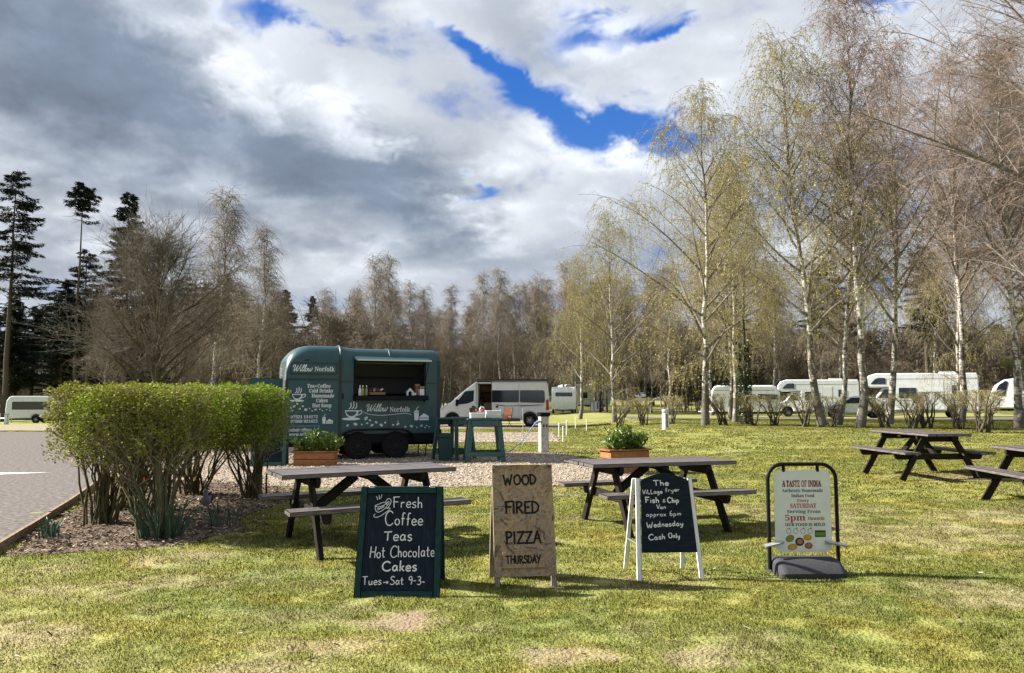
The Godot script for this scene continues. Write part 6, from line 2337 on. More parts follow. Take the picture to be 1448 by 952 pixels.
func sign_coffee() -> void:
	rng.seed = 501
	var t := thing("chalkboard_sign", "dark green framed chalkboard listing coffee, teas and cakes", "sign", Vector3(-0.87, hgt(-0.87, -5.9) + 0.0, -5.9), 1.0)
	var W := 0.65
	var Hb := 0.84
	for side in 2:
		var tf := lean_frame(Vector3(0, -0.005, 0), 0.0, 19.0) if side == 0 else lean_frame(Vector3(0, -0.005, -0.565), 180.0, 19.0)
		var f := 0.052
		for e in [["frame_side", Vector3(-W / 2 + f / 2, Hb / 2, 0), Vector3(f, Hb, 0.03)], ["frame_side", Vector3(W / 2 - f / 2, Hb / 2, 0), Vector3(f, Hb, 0.03)], ["frame_rail", Vector3(0, f / 2, 0.0), Vector3(W - 2 * f - 0.002, f, 0.028)], ["frame_rail", Vector3(0, Hb - f / 2, 0.0), Vector3(W - 2 * f - 0.002, f, 0.028)]]:
			var m := MB.new()
			m.box(e[1], e[2], Basis.IDENTITY, 0.003)
			part(t, e[0], m.mesh(), M["sign_green"]).transform = tf
		var m := MB.new()
		m.box(Vector3(0, Hb / 2, -0.004), Vector3(W - 2 * f + 0.01, Hb - 2 * f + 0.01, 0.012), Basis.IDENTITY, 0.0)
		part(t, "board", m.mesh(), M["blackboard"]).transform = tf
		if side == 1:
			continue
		var z := 0.0035
		var ch: Material = M["chalk"]
		write_on(t, "Fresh", 0.4, 0.755, 0.195, 0.098, W, Hb, z, 0.0035, tf, ch, 0.03, 0.0, 1.05)
		write_on(t, "Coffee", 0.315, 0.77, 0.355, 0.13, W, Hb, z, 0.0038, tf, ch, 0.02, 0.0, 0.85)
		write_on(t, "Teas", 0.31, 0.65, 0.497, 0.08, W, Hb, z, 0.0042, tf, ch, 0.02, 0.0, 1.3)
		write_on(t, "Hot Chocolate", 0.155, 0.925, 0.65, 0.1, W, Hb, z, 0.0035, tf, ch, 0.03, 0.02, 1.0)
		write_on(t, "Cakes", 0.315, 0.72, 0.766, 0.08, W, Hb, z, 0.0052, tf, ch, 0.02, 0.0, 1.15)
		write_on(t, "Tues>Sat 9-3~", 0.09, 0.82, 0.885, 0.07, W, Hb, z, 0.0032, tf, ch, 0.03, 0.0, 1.0)
		# little drawn cup
		var c := MB.new()
		var o := Vector2((0.18 - 0.5) * W, (1.0 - 0.27) * Hb)
		var k := 0.0013
		for s: String in ["0 62 6 34 22 22 50 36 72 58 70 76~", "0 62 20 70 50 82 70 78~", "0 62 18 54 48 62 70 78~", "64 84 74 102 92 100 94 76 78 50 66 46~", "66 70 78 86 84 78 72 58~", "4 12 -4 2 6 -8 34 -2 74 26 92 44 80 48 68 44~", "14 96 8 112 4 118~", "24 100 22 116 20 126~", "32 104 36 122 38 130~", "14 44 20 36 24 46 30 40 34 50 42 46 46 56 52 52 56 62~"]:
			var p := PackedVector2Array()
			var f2 := s.trim_suffix("~").split_floats(" ")
			for i in range(0, f2.size() - 1, 2):
				p.append(o + Vector2(f2[i], f2[i + 1]) * k)
			c.stroke(curve(p, 4), 0.0023, z + 0.0002, tf)
		part(t, "cup_drawing", c.mesh(), ch)
	for x in [-0.24, 0.24]:
		boxpart(t, "hinge", Vector3(x, 0.79, -0.283), Vector3(0.05, 0.02, 0.05), M["galvanised"])


func sign_pizza() -> void:
	rng.seed = 502
	var t := thing("plywood_sign", "chipboard A-board with black hand lettering advertising pizza", "sign", Vector3(0.115, 0.0, -6.17), 8.0)
	var W := 0.5
	for side in 2:
		var tf := lean_frame(Vector3(0, -0.005, 0), 0.0, 14.0) if side == 0 else lean_frame(Vector3(0, -0.005, -0.47), 180.0, 14.0)
		for x in [-W / 2 + 0.022, W / 2 - 0.022]:
			var l := MB.new()
			l.box(Vector3(x, 0.4, -0.028), Vector3(0.042, 0.82, 0.03), Basis.IDENTITY, 0.003)
			part(t, "leg", l.mesh(), M["pale_wood"]).transform = tf
		var m := MB.new()
		m.prism(rect(-W / 2, 0.095, W / 2, 0.985), -0.012, 0.0, 0.0015, 1)
		part(t, "panel", m.mesh(), M["osb"]).transform = tf
		if side == 1:
			continue
		var mk: Material = M["marker"]
		var off := tf * Transform3D(Basis.IDENTITY, Vector3(0, 0.095, 0))
		write_on(t, "1OOD", 0.19, 0.73, 0.185, 0.085, W, 0.89, 0.0015, 0.0075, off, mk, 0.03)
		write_on(t, "FIRED", 0.2, 0.755, 0.445, 0.1, W, 0.89, 0.0015, 0.008, off, mk, 0.03)
		write_on(t, "PIZZA", 0.2, 0.77, 0.71, 0.098, W, 0.89, 0.0015, 0.008, off, mk, 0.03)
		var p := MB.new()
		p.prism(rect(-W / 2 + 0.065, 0.16, W / 2 - 0.1, 0.285), 0.001, 0.017, 0.0015, 1)
		part(t, "day_plate", p.mesh(), M["osb"]).transform = tf
		write_on(t, "THURSDAY", 0.185, 0.74, 0.885, 0.062, W, 0.89, 0.0185, 0.0055, off, mk, 0.03)
	for x in [-0.18, 0.18]:
		boxpart(t, "hinge", Vector3(x, 0.945, -0.235), Vector3(0.05, 0.012, 0.04), M["galvanised"])


func sign_fish() -> void:
	rng.seed = 503
	var t := thing("arched_blackboard", "arched blackboard on white timber legs announcing the fish van", "sign", Vector3(1.31, 0.0, -6.44), 3.0)
	var white: Material = M["white_timber"]
	var lean := 13.0
	var tf := lean_frame(Vector3(0, -0.005, 0), 0.0, lean)
	var tb := lean_frame(Vector3(-0.03, -0.005, -0.46), 0.0, -15.0)
	var W := 0.42
	for s in [-1.0, 1.0]:
		var l := MB.new()
		l.board(Vector3(s * 0.262, 0.0, 0), Vector3(s * 0.225, 0.84, 0), 0.036, 0.03, Vector3(0, 0, 1), 0.003)
		part(t, "front_leg", l.mesh(), white).transform = tf
		var b := MB.new()
		b.board(Vector3(s * 0.255, 0.0, 0), Vector3(s * 0.215, 0.84, 0), 0.034, 0.026, Vector3(0, 0, 1), 0.003)
		part(t, "rear_leg", b.mesh(), white).transform = tb
		var st := MB.new()
		st.board(tf * Vector3(s * 0.262, 0.3, -0.02), tb * Vector3(s * 0.255, 0.3, 0.02), 0.012, 0.006, Vector3.UP, 0.001)
		part(t, "stay", st.mesh(), M["galvanised"])
	var rl := MB.new()
	rl.board(Vector3(-0.22, 0.62, 0), Vector3(0.22, 0.62, 0), 0.03, 0.02, Vector3(0, 0, 1), 0.003)
	part(t, "rear_rail", rl.mesh(), white).transform = tb
	var hb := MB.new()
	hb.board(Vector3(-0.22, 0.815, -0.02), Vector3(0.22, 0.815, -0.02), 0.04, 0.02, Vector3(0, 0, 1), 0.003)
	part(t, "head_rail", hb.mesh(), white).transform = tf
	var p := PackedVector2Array([Vector2(-0.232, 0.225), Vector2(0.232, 0.225), Vector2(0.206, 0.815)])
	for i in 9:
		var a := float(i) / 8.0
		p.append(Vector2(lerpf(0.19, -0.19, a), 0.828 + 0.052 * sin(PI * a)))
	p.append(Vector2(-0.206, 0.815))
	var m := MB.new()
	m.prism(p, 0.016, 0.026, 0.001, 1)
	part(t, "board", m.mesh(), M["blackboard"]).transform = tf
	var off := tf * Transform3D(Basis.IDENTITY, Vector3(0, 0.225, 0))
	var H2 := 0.65
	var ch: Material = M["chalk"]
	for e in [["The", 0.27, 0.585, 0.153, 0.065, 0.0036, 0.0, 1.1], ["ViLLage", 0.03, 0.44, 0.262, 0.055, 0.0027, 0.02, 1.0], ["fryer", 0.5, 0.8, 0.24, 0.058, 0.0024, 0.06, 0.9], ["Fish", 0.08, 0.36, 0.375, 0.07, 0.0042, 0.0, 1.0], ["&", 0.43, 0.5, 0.37, 0.07, 0.002, 0.0, 0.8], ["Chip", 0.53, 0.76, 0.375, 0.066, 0.004, 0.0, 1.0], ["Van", 0.3, 0.49, 0.453, 0.055, 0.0028, 0.0, 0.9], ["approx 6pm", 0.08, 0.79, 0.548, 0.062, 0.0024, 0.02, 0.85], ["Wednesday", 0.08, 0.815, 0.688, 0.066, 0.0034, 0.05, 0.95], ["Cash", 0.1, 0.43, 0.84, 0.068, 0.0036, 0.03, 0.95], ["Only", 0.5, 0.73, 0.82, 0.06, 0.0036, 0.0, 0.95]]:
		write_on(t, e[0], e[1], e[2], e[3], e[4], W, H2, 0.0275, e[5], off, ch, 0.03, e[6], e[7])


func sign_india() -> void:
	rng.seed = 504
	var t := thing("swing_sign", "white swinging pavement sign for homemade food in a black tubular frame", "sign", Vector3(2.52, 0.0, -6.72), 2.0)
	# tube frame, leaning back a little
	var pts := []
	var rr := []
	var r := 0.13
	var hw := 0.3
	var top := 0.925
	pts.append(Vector3(-hw, 0.03, 0))
	pts.append(Vector3(-hw, 0.45, 0))
	for k in 7:
		var a := PI - PI / 2 * k / 6.0
		pts.append(Vector3(-hw + r + r * cos(a), top - r + r * sin(a), 0))
	for k in 7:
		var a := PI / 2 - PI / 2 * k / 6.0
		pts.append(Vector3(hw - r + r * cos(a), top - r + r * sin(a), 0))
	pts.append(Vector3(hw, 0.45, 0))
	pts.append(Vector3(hw, 0.03, 0))
	for p in pts:
		rr.append(0.0165)
	var m := MB.new()
	m.tube(pts, rr, 12, true)
	part(t, "frame", m.mesh(), M["black_metal"])
	var panel := rrect(-0.247, 0.175, 0.247, 0.875, 0.05, 5)
	plate(t, "panel", panel, -0.004, 0.004, M["sign_white"], 0.0015)
	for x in [-0.16, 0.14]:
		boxpart(t, "hanger", Vector3(x, 0.89, 0), Vector3(0.022, 0.06, 0.03), M["black_metal"], 0.006)
	for s in [-1.0, 1.0]:
		var a := MB.new()
		a.board(Vector3(s * 0.185, 0.265, 0.012), Vector3(s * 0.36, 0.235, 0.05), 0.045, 0.012, Vector3(0, 1, 0.4).normalized(), 0.003)
		part(t, "spring_arm", a.mesh(), M["galvanised"])
	# rubber base, lower at the front, with a raised rim
	var b := MB.new()
	b.prism(poly([-0.19, 0.0, 0.2, 0.0, 0.21, 0.04, 0.16, 0.09, 0.07, 0.135, -0.07, 0.135, -0.16, 0.09, -0.2, 0.04]), -0.285, 0.285, 0.06, 4, Transform3D(Basis(Vector3(0, 0, 1), Vector3.UP, Vector3(-1, 0, 0)), Vector3(0, 0, 0.02)), true)
	part(t, "base", smooth_mesh(b), M["rubber_base"])
	var z := 0.0035
	plain("ink_navy", Color(0.025, 0.05, 0.16), 0.5)
	plain("ink_red", Color(0.32, 0.02, 0.04), 0.5)
	plain("ink_black", Color(0.015, 0.015, 0.015), 0.5)
	plain("ink_green", Color(0.09, 0.24, 0.02), 0.5)
	plain("ink_orange", Color(0.5, 0.2, 0.03), 0.5)
	# the title is printed in bands of three colours with dark edges
	text_part(t, "lettering", "A TASTE OF INDIA", font_bold, 0.056, -0.178, 0.17, 0.73, z, M["ink_black"])
	var tt := text_part(t, "lettering", "A TASTE OF INDIA", font_bold, 0.046, -0.172, 0.164, 0.735, z + 0.0008, M["ink_red"])
	tt.name = "title_face"
	text_part(t, "lettering", "Authentic Homemade", font_bold, 0.027, -0.178, 0.18, 0.685, z, M["ink_navy"], Transform3D.IDENTITY, 0.0013)
	text_part(t, "lettering", "Indian Food", font_bold, 0.027, -0.098, 0.105, 0.641, z, M["ink_navy"], Transform3D.IDENTITY, 0.0013)
	text_part(t, "lettering", "Every", font_bold, 0.025, -0.048, 0.055, 0.6, z, M["ink_red"], Transform3D.IDENTITY, 0.0013)
	text_part(t, "lettering", "SATURDAY", font_bold, 0.037, -0.11, 0.12, 0.55, z, M["ink_red"], Transform3D.IDENTITY, 0.0013)
	text_part(t, "lettering", "Serving From", font_bold, 0.027, -0.14, 0.155, 0.506, z, M["ink_navy"], Transform3D.IDENTITY, 0.0013)
	text_part(t, "lettering", "5pm", font_bold, 0.05, -0.158, 0.02, 0.442, z, M["ink_red"], Transform3D.IDENTITY, 0.0013)
	text_part(t, "lettering", "Onwards", font_bold, 0.028, 0.045, 0.187, 0.446, z, M["ink_red"], Transform3D.IDENTITY, 0.0013)
	text_part(t, "lettering", "OUR FOOD IS MILD", font_bold, 0.025, -0.158, 0.19, 0.395, z, M["ink_black"], Transform3D.IDENTITY, 0.0013)
	for i in 4:
		var m2 := MB.new()
		var ring := ell(-0.13 + i * 0.063, 0.352, 0.021, 0.021, 16)
		ring.append(ring[0])
		m2.stroke(ring, 0.0016, z + 0.001)
		part(t, "stamp_ring", m2.mesh(), M["ink_black"])
		plate(t, "stamp_flag", poly([-0.13 + i * 0.063 - 0.006, 0.37, -0.13 + i * 0.063 + 0.016, 0.376, -0.13 + i * 0.063 + 0.008, 0.385]), z, z + 0.0008, M[["ink_green", "ink_green", "ink_red", "ink_red"][i]])
	plate(t, "rating_plate", rect(0.1, 0.302, 0.195, 0.358), z, z + 0.0008, M["ink_black"])
	plate(t, "rating_face", rect(0.106, 0.312, 0.189, 0.345), z + 0.001, z + 0.0016, M["ink_green"])
	# printed dishes
	for e in [[-0.12, 0.29, 0.04, 0.03, "ink_green", 0.4], [-0.035, 0.262, 0.04, 0.036, "ink_black", 0.0], [0.035, 0.298, 0.037, 0.027, "ink_orange", 0.0], [-0.1, 0.218, 0.044, 0.028, "ink_orange", 0.15], [0.042, 0.228, 0.036, 0.028, "snack_red", 0.0]]:
		plate(t, "dish_print", ell(e[0], e[1], e[2], e[3], 18, e[5]), z, z + 0.0006, M[e[4]])
		plate(t, "food_print", ell(e[0] + 0.002, e[1] + 0.002, e[2] * 0.68, e[3] * 0.66, 14, e[5]), z + 0.0008, z + 0.0013, M["card_brown"] if e[4] != "ink_orange" else M["yellow_label"])
	plate(t, "info_print", rect(0.11, 0.2, 0.19, 0.292), z, z + 0.0006, M["white_card"])


# ------------------------------------------------------------------ small things
func laurel(at: Vector3, turn: float, label: String, sd: int, wide: float) -> void:
	var t := thing("laurel_plant", label, "plant", at, turn)
	var r := RandomNumberGenerator.new()
	r.seed = sd
	var st := MB.new()
	var lv := MB.new()
	lv.colored = true
	for i in 60:
		var base := Vector3(r.randf_range(-0.3, 0.3) * wide, 0, r.randf_range(-0.1, 0.1))
		var tip := base * 1.35 + Vector3(r.randf_range(-0.13, 0.13), r.randf_range(0.3, 0.62), r.randf_range(-0.2, 0.2))
		tip.y *= 1.0 - 0.35 * absf(base.x) / 0.35
		st.twig(PackedVector3Array([base, base.lerp(tip, 0.5) + Vector3(0, 0.02, 0), tip]), 0.006, 0.003)
		for k in 17:
			var f := r.randf_range(0.12, 1.0)
			var p := base.lerp(tip, f)
			var d := Vector3(r.randf_range(-1, 1), r.randf_range(0.0, 1.5), r.randf_range(-1, 1)).normalized()
			var l := r.randf_range(0.09, 0.17)
			var x := d.cross(Vector3(r.randf_range(-0.6, 0.6), r.randf_range(0.2, 1), r.randf_range(-0.6, 0.6))).normalized() * l * 0.17
			var up := x.cross(d).normalized() * l * 0.08
			var c := r.randf_range(0.6, 1.5)
			lv.col = Color(c * r.randf_range(0.9, 1.3), c, c * 0.8)
			var q0 := p
			var q1 := p + d * l * 0.4 + x + up
			var q2 := p + d * l * 0.4 - x + up
			var q3 := p + d * l - up * 1.5
			var qm := p + d * l * 0.45
			lv.tri(q0, q1, qm)
			lv.tri(q0, qm, q2)
			lv.tri(q1, q3, qm)
			lv.tri(qm, q3, q2)
	part(t, "stems", st.mesh(), M["bark_moss"])
	part(t, "foliage", lv.mesh(), M["laurel_leaf"]).set_meta("kind", "stuff")


func planter(at: Vector3, turn: float, label: String, rows := 3) -> void:
	var t := thing("timber_planter", label, "planter", at, turn)
	var w: Material = M["planter_wood"]
	for k in rows:
		var y := 0.075 + k * 0.147
		for s in [-1.0, 1.0]:
			boxpart(t, "side_board", Vector3(0, y, s * 0.2), Vector3(0.9, 0.142, 0.028), w, 0.004)
			boxpart(t, "end_board", Vector3(s * 0.436, y, 0), Vector3(0.028, 0.142, 0.37), w, 0.004)
	for s in [-1.0, 1.0]:
		boxpart(t, "rim_board", Vector3(0, 0.021 + rows * 0.147, s * 0.205), Vector3(1.0, 0.03, 0.09), w, 0.004)
		boxpart(t, "rim_board", Vector3(s * 0.455, 0.021 + rows * 0.147, 0), Vector3(0.09, 0.03, 0.318), w, 0.004)
	boxpart(t, "soil", Vector3(0, rows * 0.147 - 0.06, 0), Vector3(0.84, 0.06, 0.36), M["soil"], 0.0)


func bar_table(at: Vector3, turn: float, label: String) -> Node3D:
	var t := thing("bar_table", label, "table", at, turn)
	var g: Material = M["green_timber"]
	var hx := 0.32
	var hz := 0.26
	boxpart(t, "top", Vector3(0, 1.0, 0), Vector3(0.82, 0.04, 0.62), g, 0.006)
	for sx in [-1.0, 1.0]:
		for sz in [-1.0, 1.0]:
			var m := MB.new()
			m.board(Vector3(sx * (hx + 0.1), 0, sz * (hz + 0.08)), Vector3(sx * hx, 0.98, sz * hz), 0.12, 0.045, Vector3(0, 0, 1), 0.004)
			part(t, "leg", m.mesh(), g)
		boxpart(t, "end_rail", Vector3(sx * (hx + 0.08), 0.2, 0), Vector3(0.04, 0.1, 0.58), g)
	for sz in [-1.0, 1.0]:
		boxpart(t, "apron", Vector3(0, 0.91, sz * (hz + 0.035)), Vector3(0.66, 0.14, 0.025), g)
		boxpart(t, "foot_rail", Vector3(0, 0.2, sz * (hz + 0.1)), Vector3(0.84, 0.11, 0.03), g)
	return t


func blades(at: Vector3, label: String, cnt: int, high: float, spread: float, sd: int) -> void:
	var t := thing("daffodil_clump", label, "plant", at)
	var r := RandomNumberGenerator.new()
	r.seed = sd
	var m := MB.new()
	m.colored = true
	for i in cnt:
		var b := Vector3(r.randf_range(-1, 1), 0, r.randf_range(-1, 1)) * spread * 0.5
		var d := (Vector3(b.x * 2.2 + r.randf_range(-0.25, 0.25), 1, b.z * 2.2 + r.randf_range(-0.25, 0.25))).normalized()
		var l := high * r.randf_range(0.6, 1.1)
		var s := d.cross(Vector3(r.randf_range(-1, 1), 0, r.randf_range(-1, 1)).normalized()).normalized() * 0.009
		var bend := Vector3(d.x, 0, d.z).normalized() * l * r.randf_range(0.0, 0.3)
		var c := r.randf_range(0.7, 1.5)
		m.col = Color(c, c, c * r.randf_range(0.8, 1.3))
		var p0 := b
		var p1 := b + d * l * 0.55
		var p2 := b + d * l * 0.85 + bend * 0.5
		var p3 := b + d * l * 0.95 + bend
		m.quad(p0 - s, p0 + s, p1 + s, p1 - s)
		m.quad(p1 - s, p1 + s, p2 + s * 0.8, p2 - s * 0.8)
		m.tri(p2 - s * 0.8, p2 + s * 0.8, p3)
	part(t, "leaves", m.mesh(), M["daffodil_leaf"]).set_meta("kind", "stuff")


func pin_post(at: Vector3, high: float, label: String, group: String, mat: Material, rad := 0.012) -> void:
	var t := thing("marker_post", label, "post", at, 0.0, group)
	var m := MB.new()
	m.tube([Vector3(0, -0.05, 0), Vector3(0, high, 0)], [rad, rad], 7)
	part(t, "shaft", m.mesh(), mat)
	var c := MB.new()
	c.lathe([[0.0, high], [rad * 1.5, high], [rad * 1.4, high + rad], [0.0, high + rad * 1.6]], 8)
	part(t, "cap", c.mesh(), mat)


func pigeon(at: Vector3, turn: float) -> void:
	var t := thing("wood_pigeon", "grey wood pigeon with white neck patch standing on the bark chips", "pigeon", at, turn)
	# body as one lofted skin along its axis: [x along, y, radius across, radius up]
	var rings := [[-0.26, 0.1, 0.004, 0.003], [-0.22, 0.105, 0.022, 0.01], [-0.14, 0.115, 0.032, 0.02], [-0.09, 0.12, 0.052, 0.042], [-0.02, 0.125, 0.07, 0.066], [0.05, 0.135, 0.072, 0.074], [0.1, 0.155, 0.058, 0.062], [0.125, 0.19, 0.04, 0.042], [0.135, 0.225, 0.03, 0.03], [0.14, 0.25, 0.027, 0.027], [0.15, 0.275, 0.024, 0.022], [0.162, 0.285, 0.012, 0.012], [0.168, 0.286, 0.002, 0.002]]
	var m := MB.new()
	var w := 15
	for i in rings.size():
		var e: Array = rings[i]
		var a: Array = rings[maxi(i - 1, 0)]
		var b: Array = rings[mini(i + 1, rings.size() - 1)]
		var tg := Vector3(b[0] - a[0], b[1] - a[1], 0).normalized()
		var up := Vector3(-tg.y, tg.x, 0)
		for k in w:
			var an := TAU * k / (w - 1)
			var d: Vector3 = up * sin(an) * e[3] + Vector3(0, 0, 1) * cos(an) * e[2]
			m.vert(Vector3(e[0], e[1], 0) + d, (up * sin(an) / maxf(e[3], 0.002) + Vector3(0, 0, 1) * cos(an) / maxf(e[2], 0.002)).normalized())
	for i in rings.size() - 1:
		for k in w - 1:
			var a := i * w + k
			m.ix.append_array(PackedInt32Array([a, a + 1, a + w, a + 1, a + w + 1, a + w]))
	part(t, "body", m.mesh(), M["feather_grey"])
	for s in [-1.0, 1.0]:
		var n := MB.new()
		n.prism(ell(0, 0, 0.017, 0.022, 10), 0.0, 0.004, 0.001, 1, Transform3D(Basis(Vector3(1, 0, 0), Vector3(0, 1, -0.3 * s).normalized(), Vector3(0, 0.3, s).normalized()), Vector3(0.134, 0.222, s * 0.028)))
		part(t, "neck_patch", n.mesh(), M["feather_white"])
		var wg := MB.new()
		wg.prism(poly([-0.2, -0.01, -0.05, -0.045, 0.06, -0.03, 0.075, 0.02, 0.0, 0.035, -0.12, 0.015]), 0.0, 0.012, 0.004, 2, Transform3D(Basis(Vector3(1, -0.08, 0).normalized(), Vector3(0.08, 1, 0).normalized(), Vector3(0, 0, s)), Vector3(0.0, 0.135, s * 0.066)))
		part(t, "wing", wg.mesh(), M["feather_grey"])
		var l := MB.new()
		l.tube([Vector3(0.02, 0.09, s * 0.025), Vector3(0.03, 0.035, s * 0.028), Vector3(0.03, 0.0, s * 0.028)], [0.012, 0.005, 0.004], 6)
		for q in [-0.5, 0.0, 0.5]:
			l.twig(PackedVector3Array([Vector3(0.03, 0.003, s * 0.028), Vector3(0.03 + 0.03 * cos(q), 0.001, s * 0.028 + 0.03 * sin(q))]), 0.004, 0.002)
		part(t, "leg", l.mesh(), M["feather_pink"])
		var ey := MB.new()
		ey.lathe([[0.0, -0.003], [0.004, 0.0], [0.0, 0.003]], 8, Transform3D(Basis.IDENTITY, Vector3(0.152, 0.276, s * 0.021)))
		part(t, "eye", ey.mesh(), M["black_metal"])
	var br := MB.new()
	br.prism(ell(0, 0, 0.03, 0.04, 12), 0.0, 0.006, 0.002, 1, Transform3D(Basis(Vector3(0, 0, 1), Vector3(-0.4, 1, 0).normalized(), Vector3(1, 0.4, 0).normalized()), Vector3(0.112, 0.14, 0)))
	part(t, "breast", br.mesh(), M["feather_pink"])
	var bk := MB.new()
	bk.tube([Vector3(0.163, 0.284, 0), Vector3(0.178, 0.281, 0), Vector3(0.188, 0.274, 0)], [0.006, 0.005, 0.001], 6)
	part(t, "beak", bk.mesh(), M["beak"])


func build_small() -> void:
	planter(Vector3(-4.38, 0.0, -17.2), 6.0, "low timber planter of glossy leaves before the trailer's wheels", 2)
	laurel(Vector3(-4.38, 0.24, -17.2), 6.0, "glossy green laurel filling the planter before the trailer", 71, 1.3)
	planter(Vector3(2.28, 0.0, -15.6), 24.0, "orange-brown timber planter standing behind a picnic table")
	laurel(Vector3(2.28, 0.38, -15.6), 24.0, "dark glossy laurel filling the planter behind a picnic table", 72, 1.0)
	# bar tables and what stands on them
	bar_table(Vector3(-0.66, 0.0, -18.2), 8.0, "green trestle-legged bar table with plastic tubs on top")
	bar_table(Vector3(-1.42, 0.0, -18.9), 62.0, "green trestle-legged bar table between the tub table and the bin")
	var b := thing("dark_bottle", "dark glass bottle on the green bar table", "bottle", Vector3(-0.88, 1.02, -18.1))
	var m := MB.new()
	m.lathe([[0.0, 0.0], [0.035, 0.0], [0.037, 0.02], [0.037, 0.15], [0.014, 0.21], [0.014, 0.25], [0.0, 0.25]], 14)
	part(b, "bottle_body", m.mesh(), M["bottle_dark"])
	var bl := MB.new()
	bl.lathe([[0.0375, 0.05], [0.0375, 0.12]], 14)
	part(b, "bottle_label", bl.mesh(), M["white_card"])
	var bcap := MB.new()
	bcap.lathe([[0.0, 0.25], [0.016, 0.25], [0.016, 0.275], [0.0, 0.275]], 10)
	part(b, "bottle_cap", bcap.mesh(), M["black_metal"])
	for e in [["plastic_tub", -0.82, -18.02, 0.34, 0.11, "shallow clear plastic tub beside the dark bottle"], ["plastic_tub", -0.45, -18.2, 0.36, 0.16, "deeper clear plastic tub at the end of the bar table"]]:
		var tub := thing(e[0], e[5], "tub", Vector3(e[1], 1.02, e[2]), 8.0)
		var tm := MB.new()
		tm.prism(rrect(-e[3] / 2, -0.11, e[3] / 2, 0.11, 0.04), 0.0, e[4], 0.02, 3, Transform3D(Basis(Vector3(1, 0, 0), Vector3(0, 0, -1), Vector3(0, 1, 0)), Vector3.ZERO))
		part(tub, "tub_body", tm.mesh(), M["plastic_tub"])
		var lm := MB.new()
		lm.prism(rrect(-e[3] / 2 - 0.01, -0.12, e[3] / 2 + 0.01, 0.12, 0.04), 0.0, 0.018, 0.004, 2, Transform3D(Basis(Vector3(1, 0, 0), Vector3(0, 0, -1), Vector3(0, 1, 0)), Vector3(0, e[4] + 0.001, 0)))
		part(tub, "tub_lid", lm.mesh(), M["white_card"])
	var tis := thing("paper_bundle", "pink and white paper bundle on the bar table", "paper", Vector3(-0.68, 1.02, -18.42))
	for i in 5:
		boxpart(tis, "paper_fold", Vector3(rng.randf_range(-0.09, 0.09), 0.1 + 0.03 * i, rng.randf_range(-0.05, 0.05)), Vector3(0.14, 0.11, 0.1), M["pink_paper"] if i % 2 else M["white_card"], 0.03, Basis.from_euler(Vector3(i * 0.5, i * 0.9, i * 0.4)))
	boxpart(tis, "paper_base", Vector3(0, 0.04, 0), Vector3(0.26, 0.08, 0.18), M["white_card"], 0.02)
	var bn := thing("litter_bin", "dark green swing-top litter bin beside the trailer's tail", "bin", Vector3(-1.6, 0.0, -18.45), 10.0)
	var bm := MB.new()
	bm.prism(poly([-0.14, 0.0, 0.14, 0.0, 0.18, 0.56, -0.18, 0.56]), -0.16, 0.16, 0.02, 2)
	part(bn, "bin_body", bm.mesh(), M["bin_green"])
	plate(bn, "bin_lid", poly([-0.195, 0.56, 0.195, 0.56, 0.19, 0.6, 0.1, 0.66, -0.1, 0.66, -0.19, 0.6]), -0.18, 0.18, M["bin_green"], 0.02)
	# hook-up post with black cap and blue cable
	var hp := thing("hookup_post", "pale electric hook-up post with a black cap in the gravel", "post", Vector3(0.87, 0.0, -21.2), 20.0)
	boxpart(hp, "column", Vector3(0, 0.5, 0), Vector3(0.22, 1.0, 0.22), M["post_paint"], 0.012)
	boxpart(hp, "cap", Vector3(0, 1.05, 0), Vector3(0.29, 0.1, 0.29), M["black_metal"], 0.015)
	for x in [-0.04, 0.05]:
		boxpart(hp, "socket", Vector3(x, 0.74, 0.115), Vector3(0.05, 0.07, 0.02), M["grey_plastic"], 0.006)
	var cb := thing("hookup_cable", "pale blue power cable running from the hook-up post to the ground", "cable")
	var cm := MB.new()
	cm.tube([Vector3(0.77, 0.86, -21.1), Vector3(0.62, 0.8, -21.0), Vector3(0.3, 0.36, -20.9), Vector3(-0.05, 0.06, -20.85), Vector3(-0.5, 0.02, -20.8), Vector3(-1.3, 0.02, -20.6)], [0.014, 0.014, 0.014, 0.014, 0.014, 0.014], 7)
	part(cb, "cable", cm.mesh(), M["cable_blue"])
	var pl := MB.new()
	pl.tube([Vector3(0.62, 0.8, -21.0), Vector3(0.77, 0.86, -21.1)], [0.035, 0.035], 8)
	part(cb, "plug", pl.mesh(), M["cable_blue"])
	# thin pins with a line round the gravel pitch
	for e in [[-0.35, -24.0], [0.35, -24.6], [-1.1, -23.6]]:
		pin_post(Vector3(e[0], 0, e[1]), 1.15, "thin dark pin holding a line beside the gravel pitch", "pins beside the gravel pitch", M["galvanised"], 0.011)
	for e in [[1.75, -26.3], [1.8, -29.4], [2.4, -33.5], [3.1, -37.5], [3.4, -35.0], [2.2, -31.0]]:
		pin_post(Vector3(e[0], hgt(e[0], e[1]), e[1]), 0.5, "short white peg marking the corner of a pitch", "white pitch pegs", M["cone_white"], 0.022)
	# hook-up bollard on the lawn
	var bo := thing("service_bollard", "white service bollard with a dark band standing alone on the lawn", "bollard", Vector3(6.2, hgt(6.2, -31.0), -31.0))
	var bm2 := MB.new()
	bm2.lathe([[0.0, 0.0], [0.14, 0.0], [0.14, 0.64], [0.125, 0.645], [0.125, 0.7]], 20)
	part(bo, "column", bm2.mesh(), M["white_gel"])
	var bm3 := MB.new()
	bm3.lathe([[0.128, 0.66], [0.14, 0.7], [0.15, 0.76], [0.14, 0.82], [0.0, 0.84]], 20)
	part(bo, "cap", bm3.mesh(), M["galvanised"])
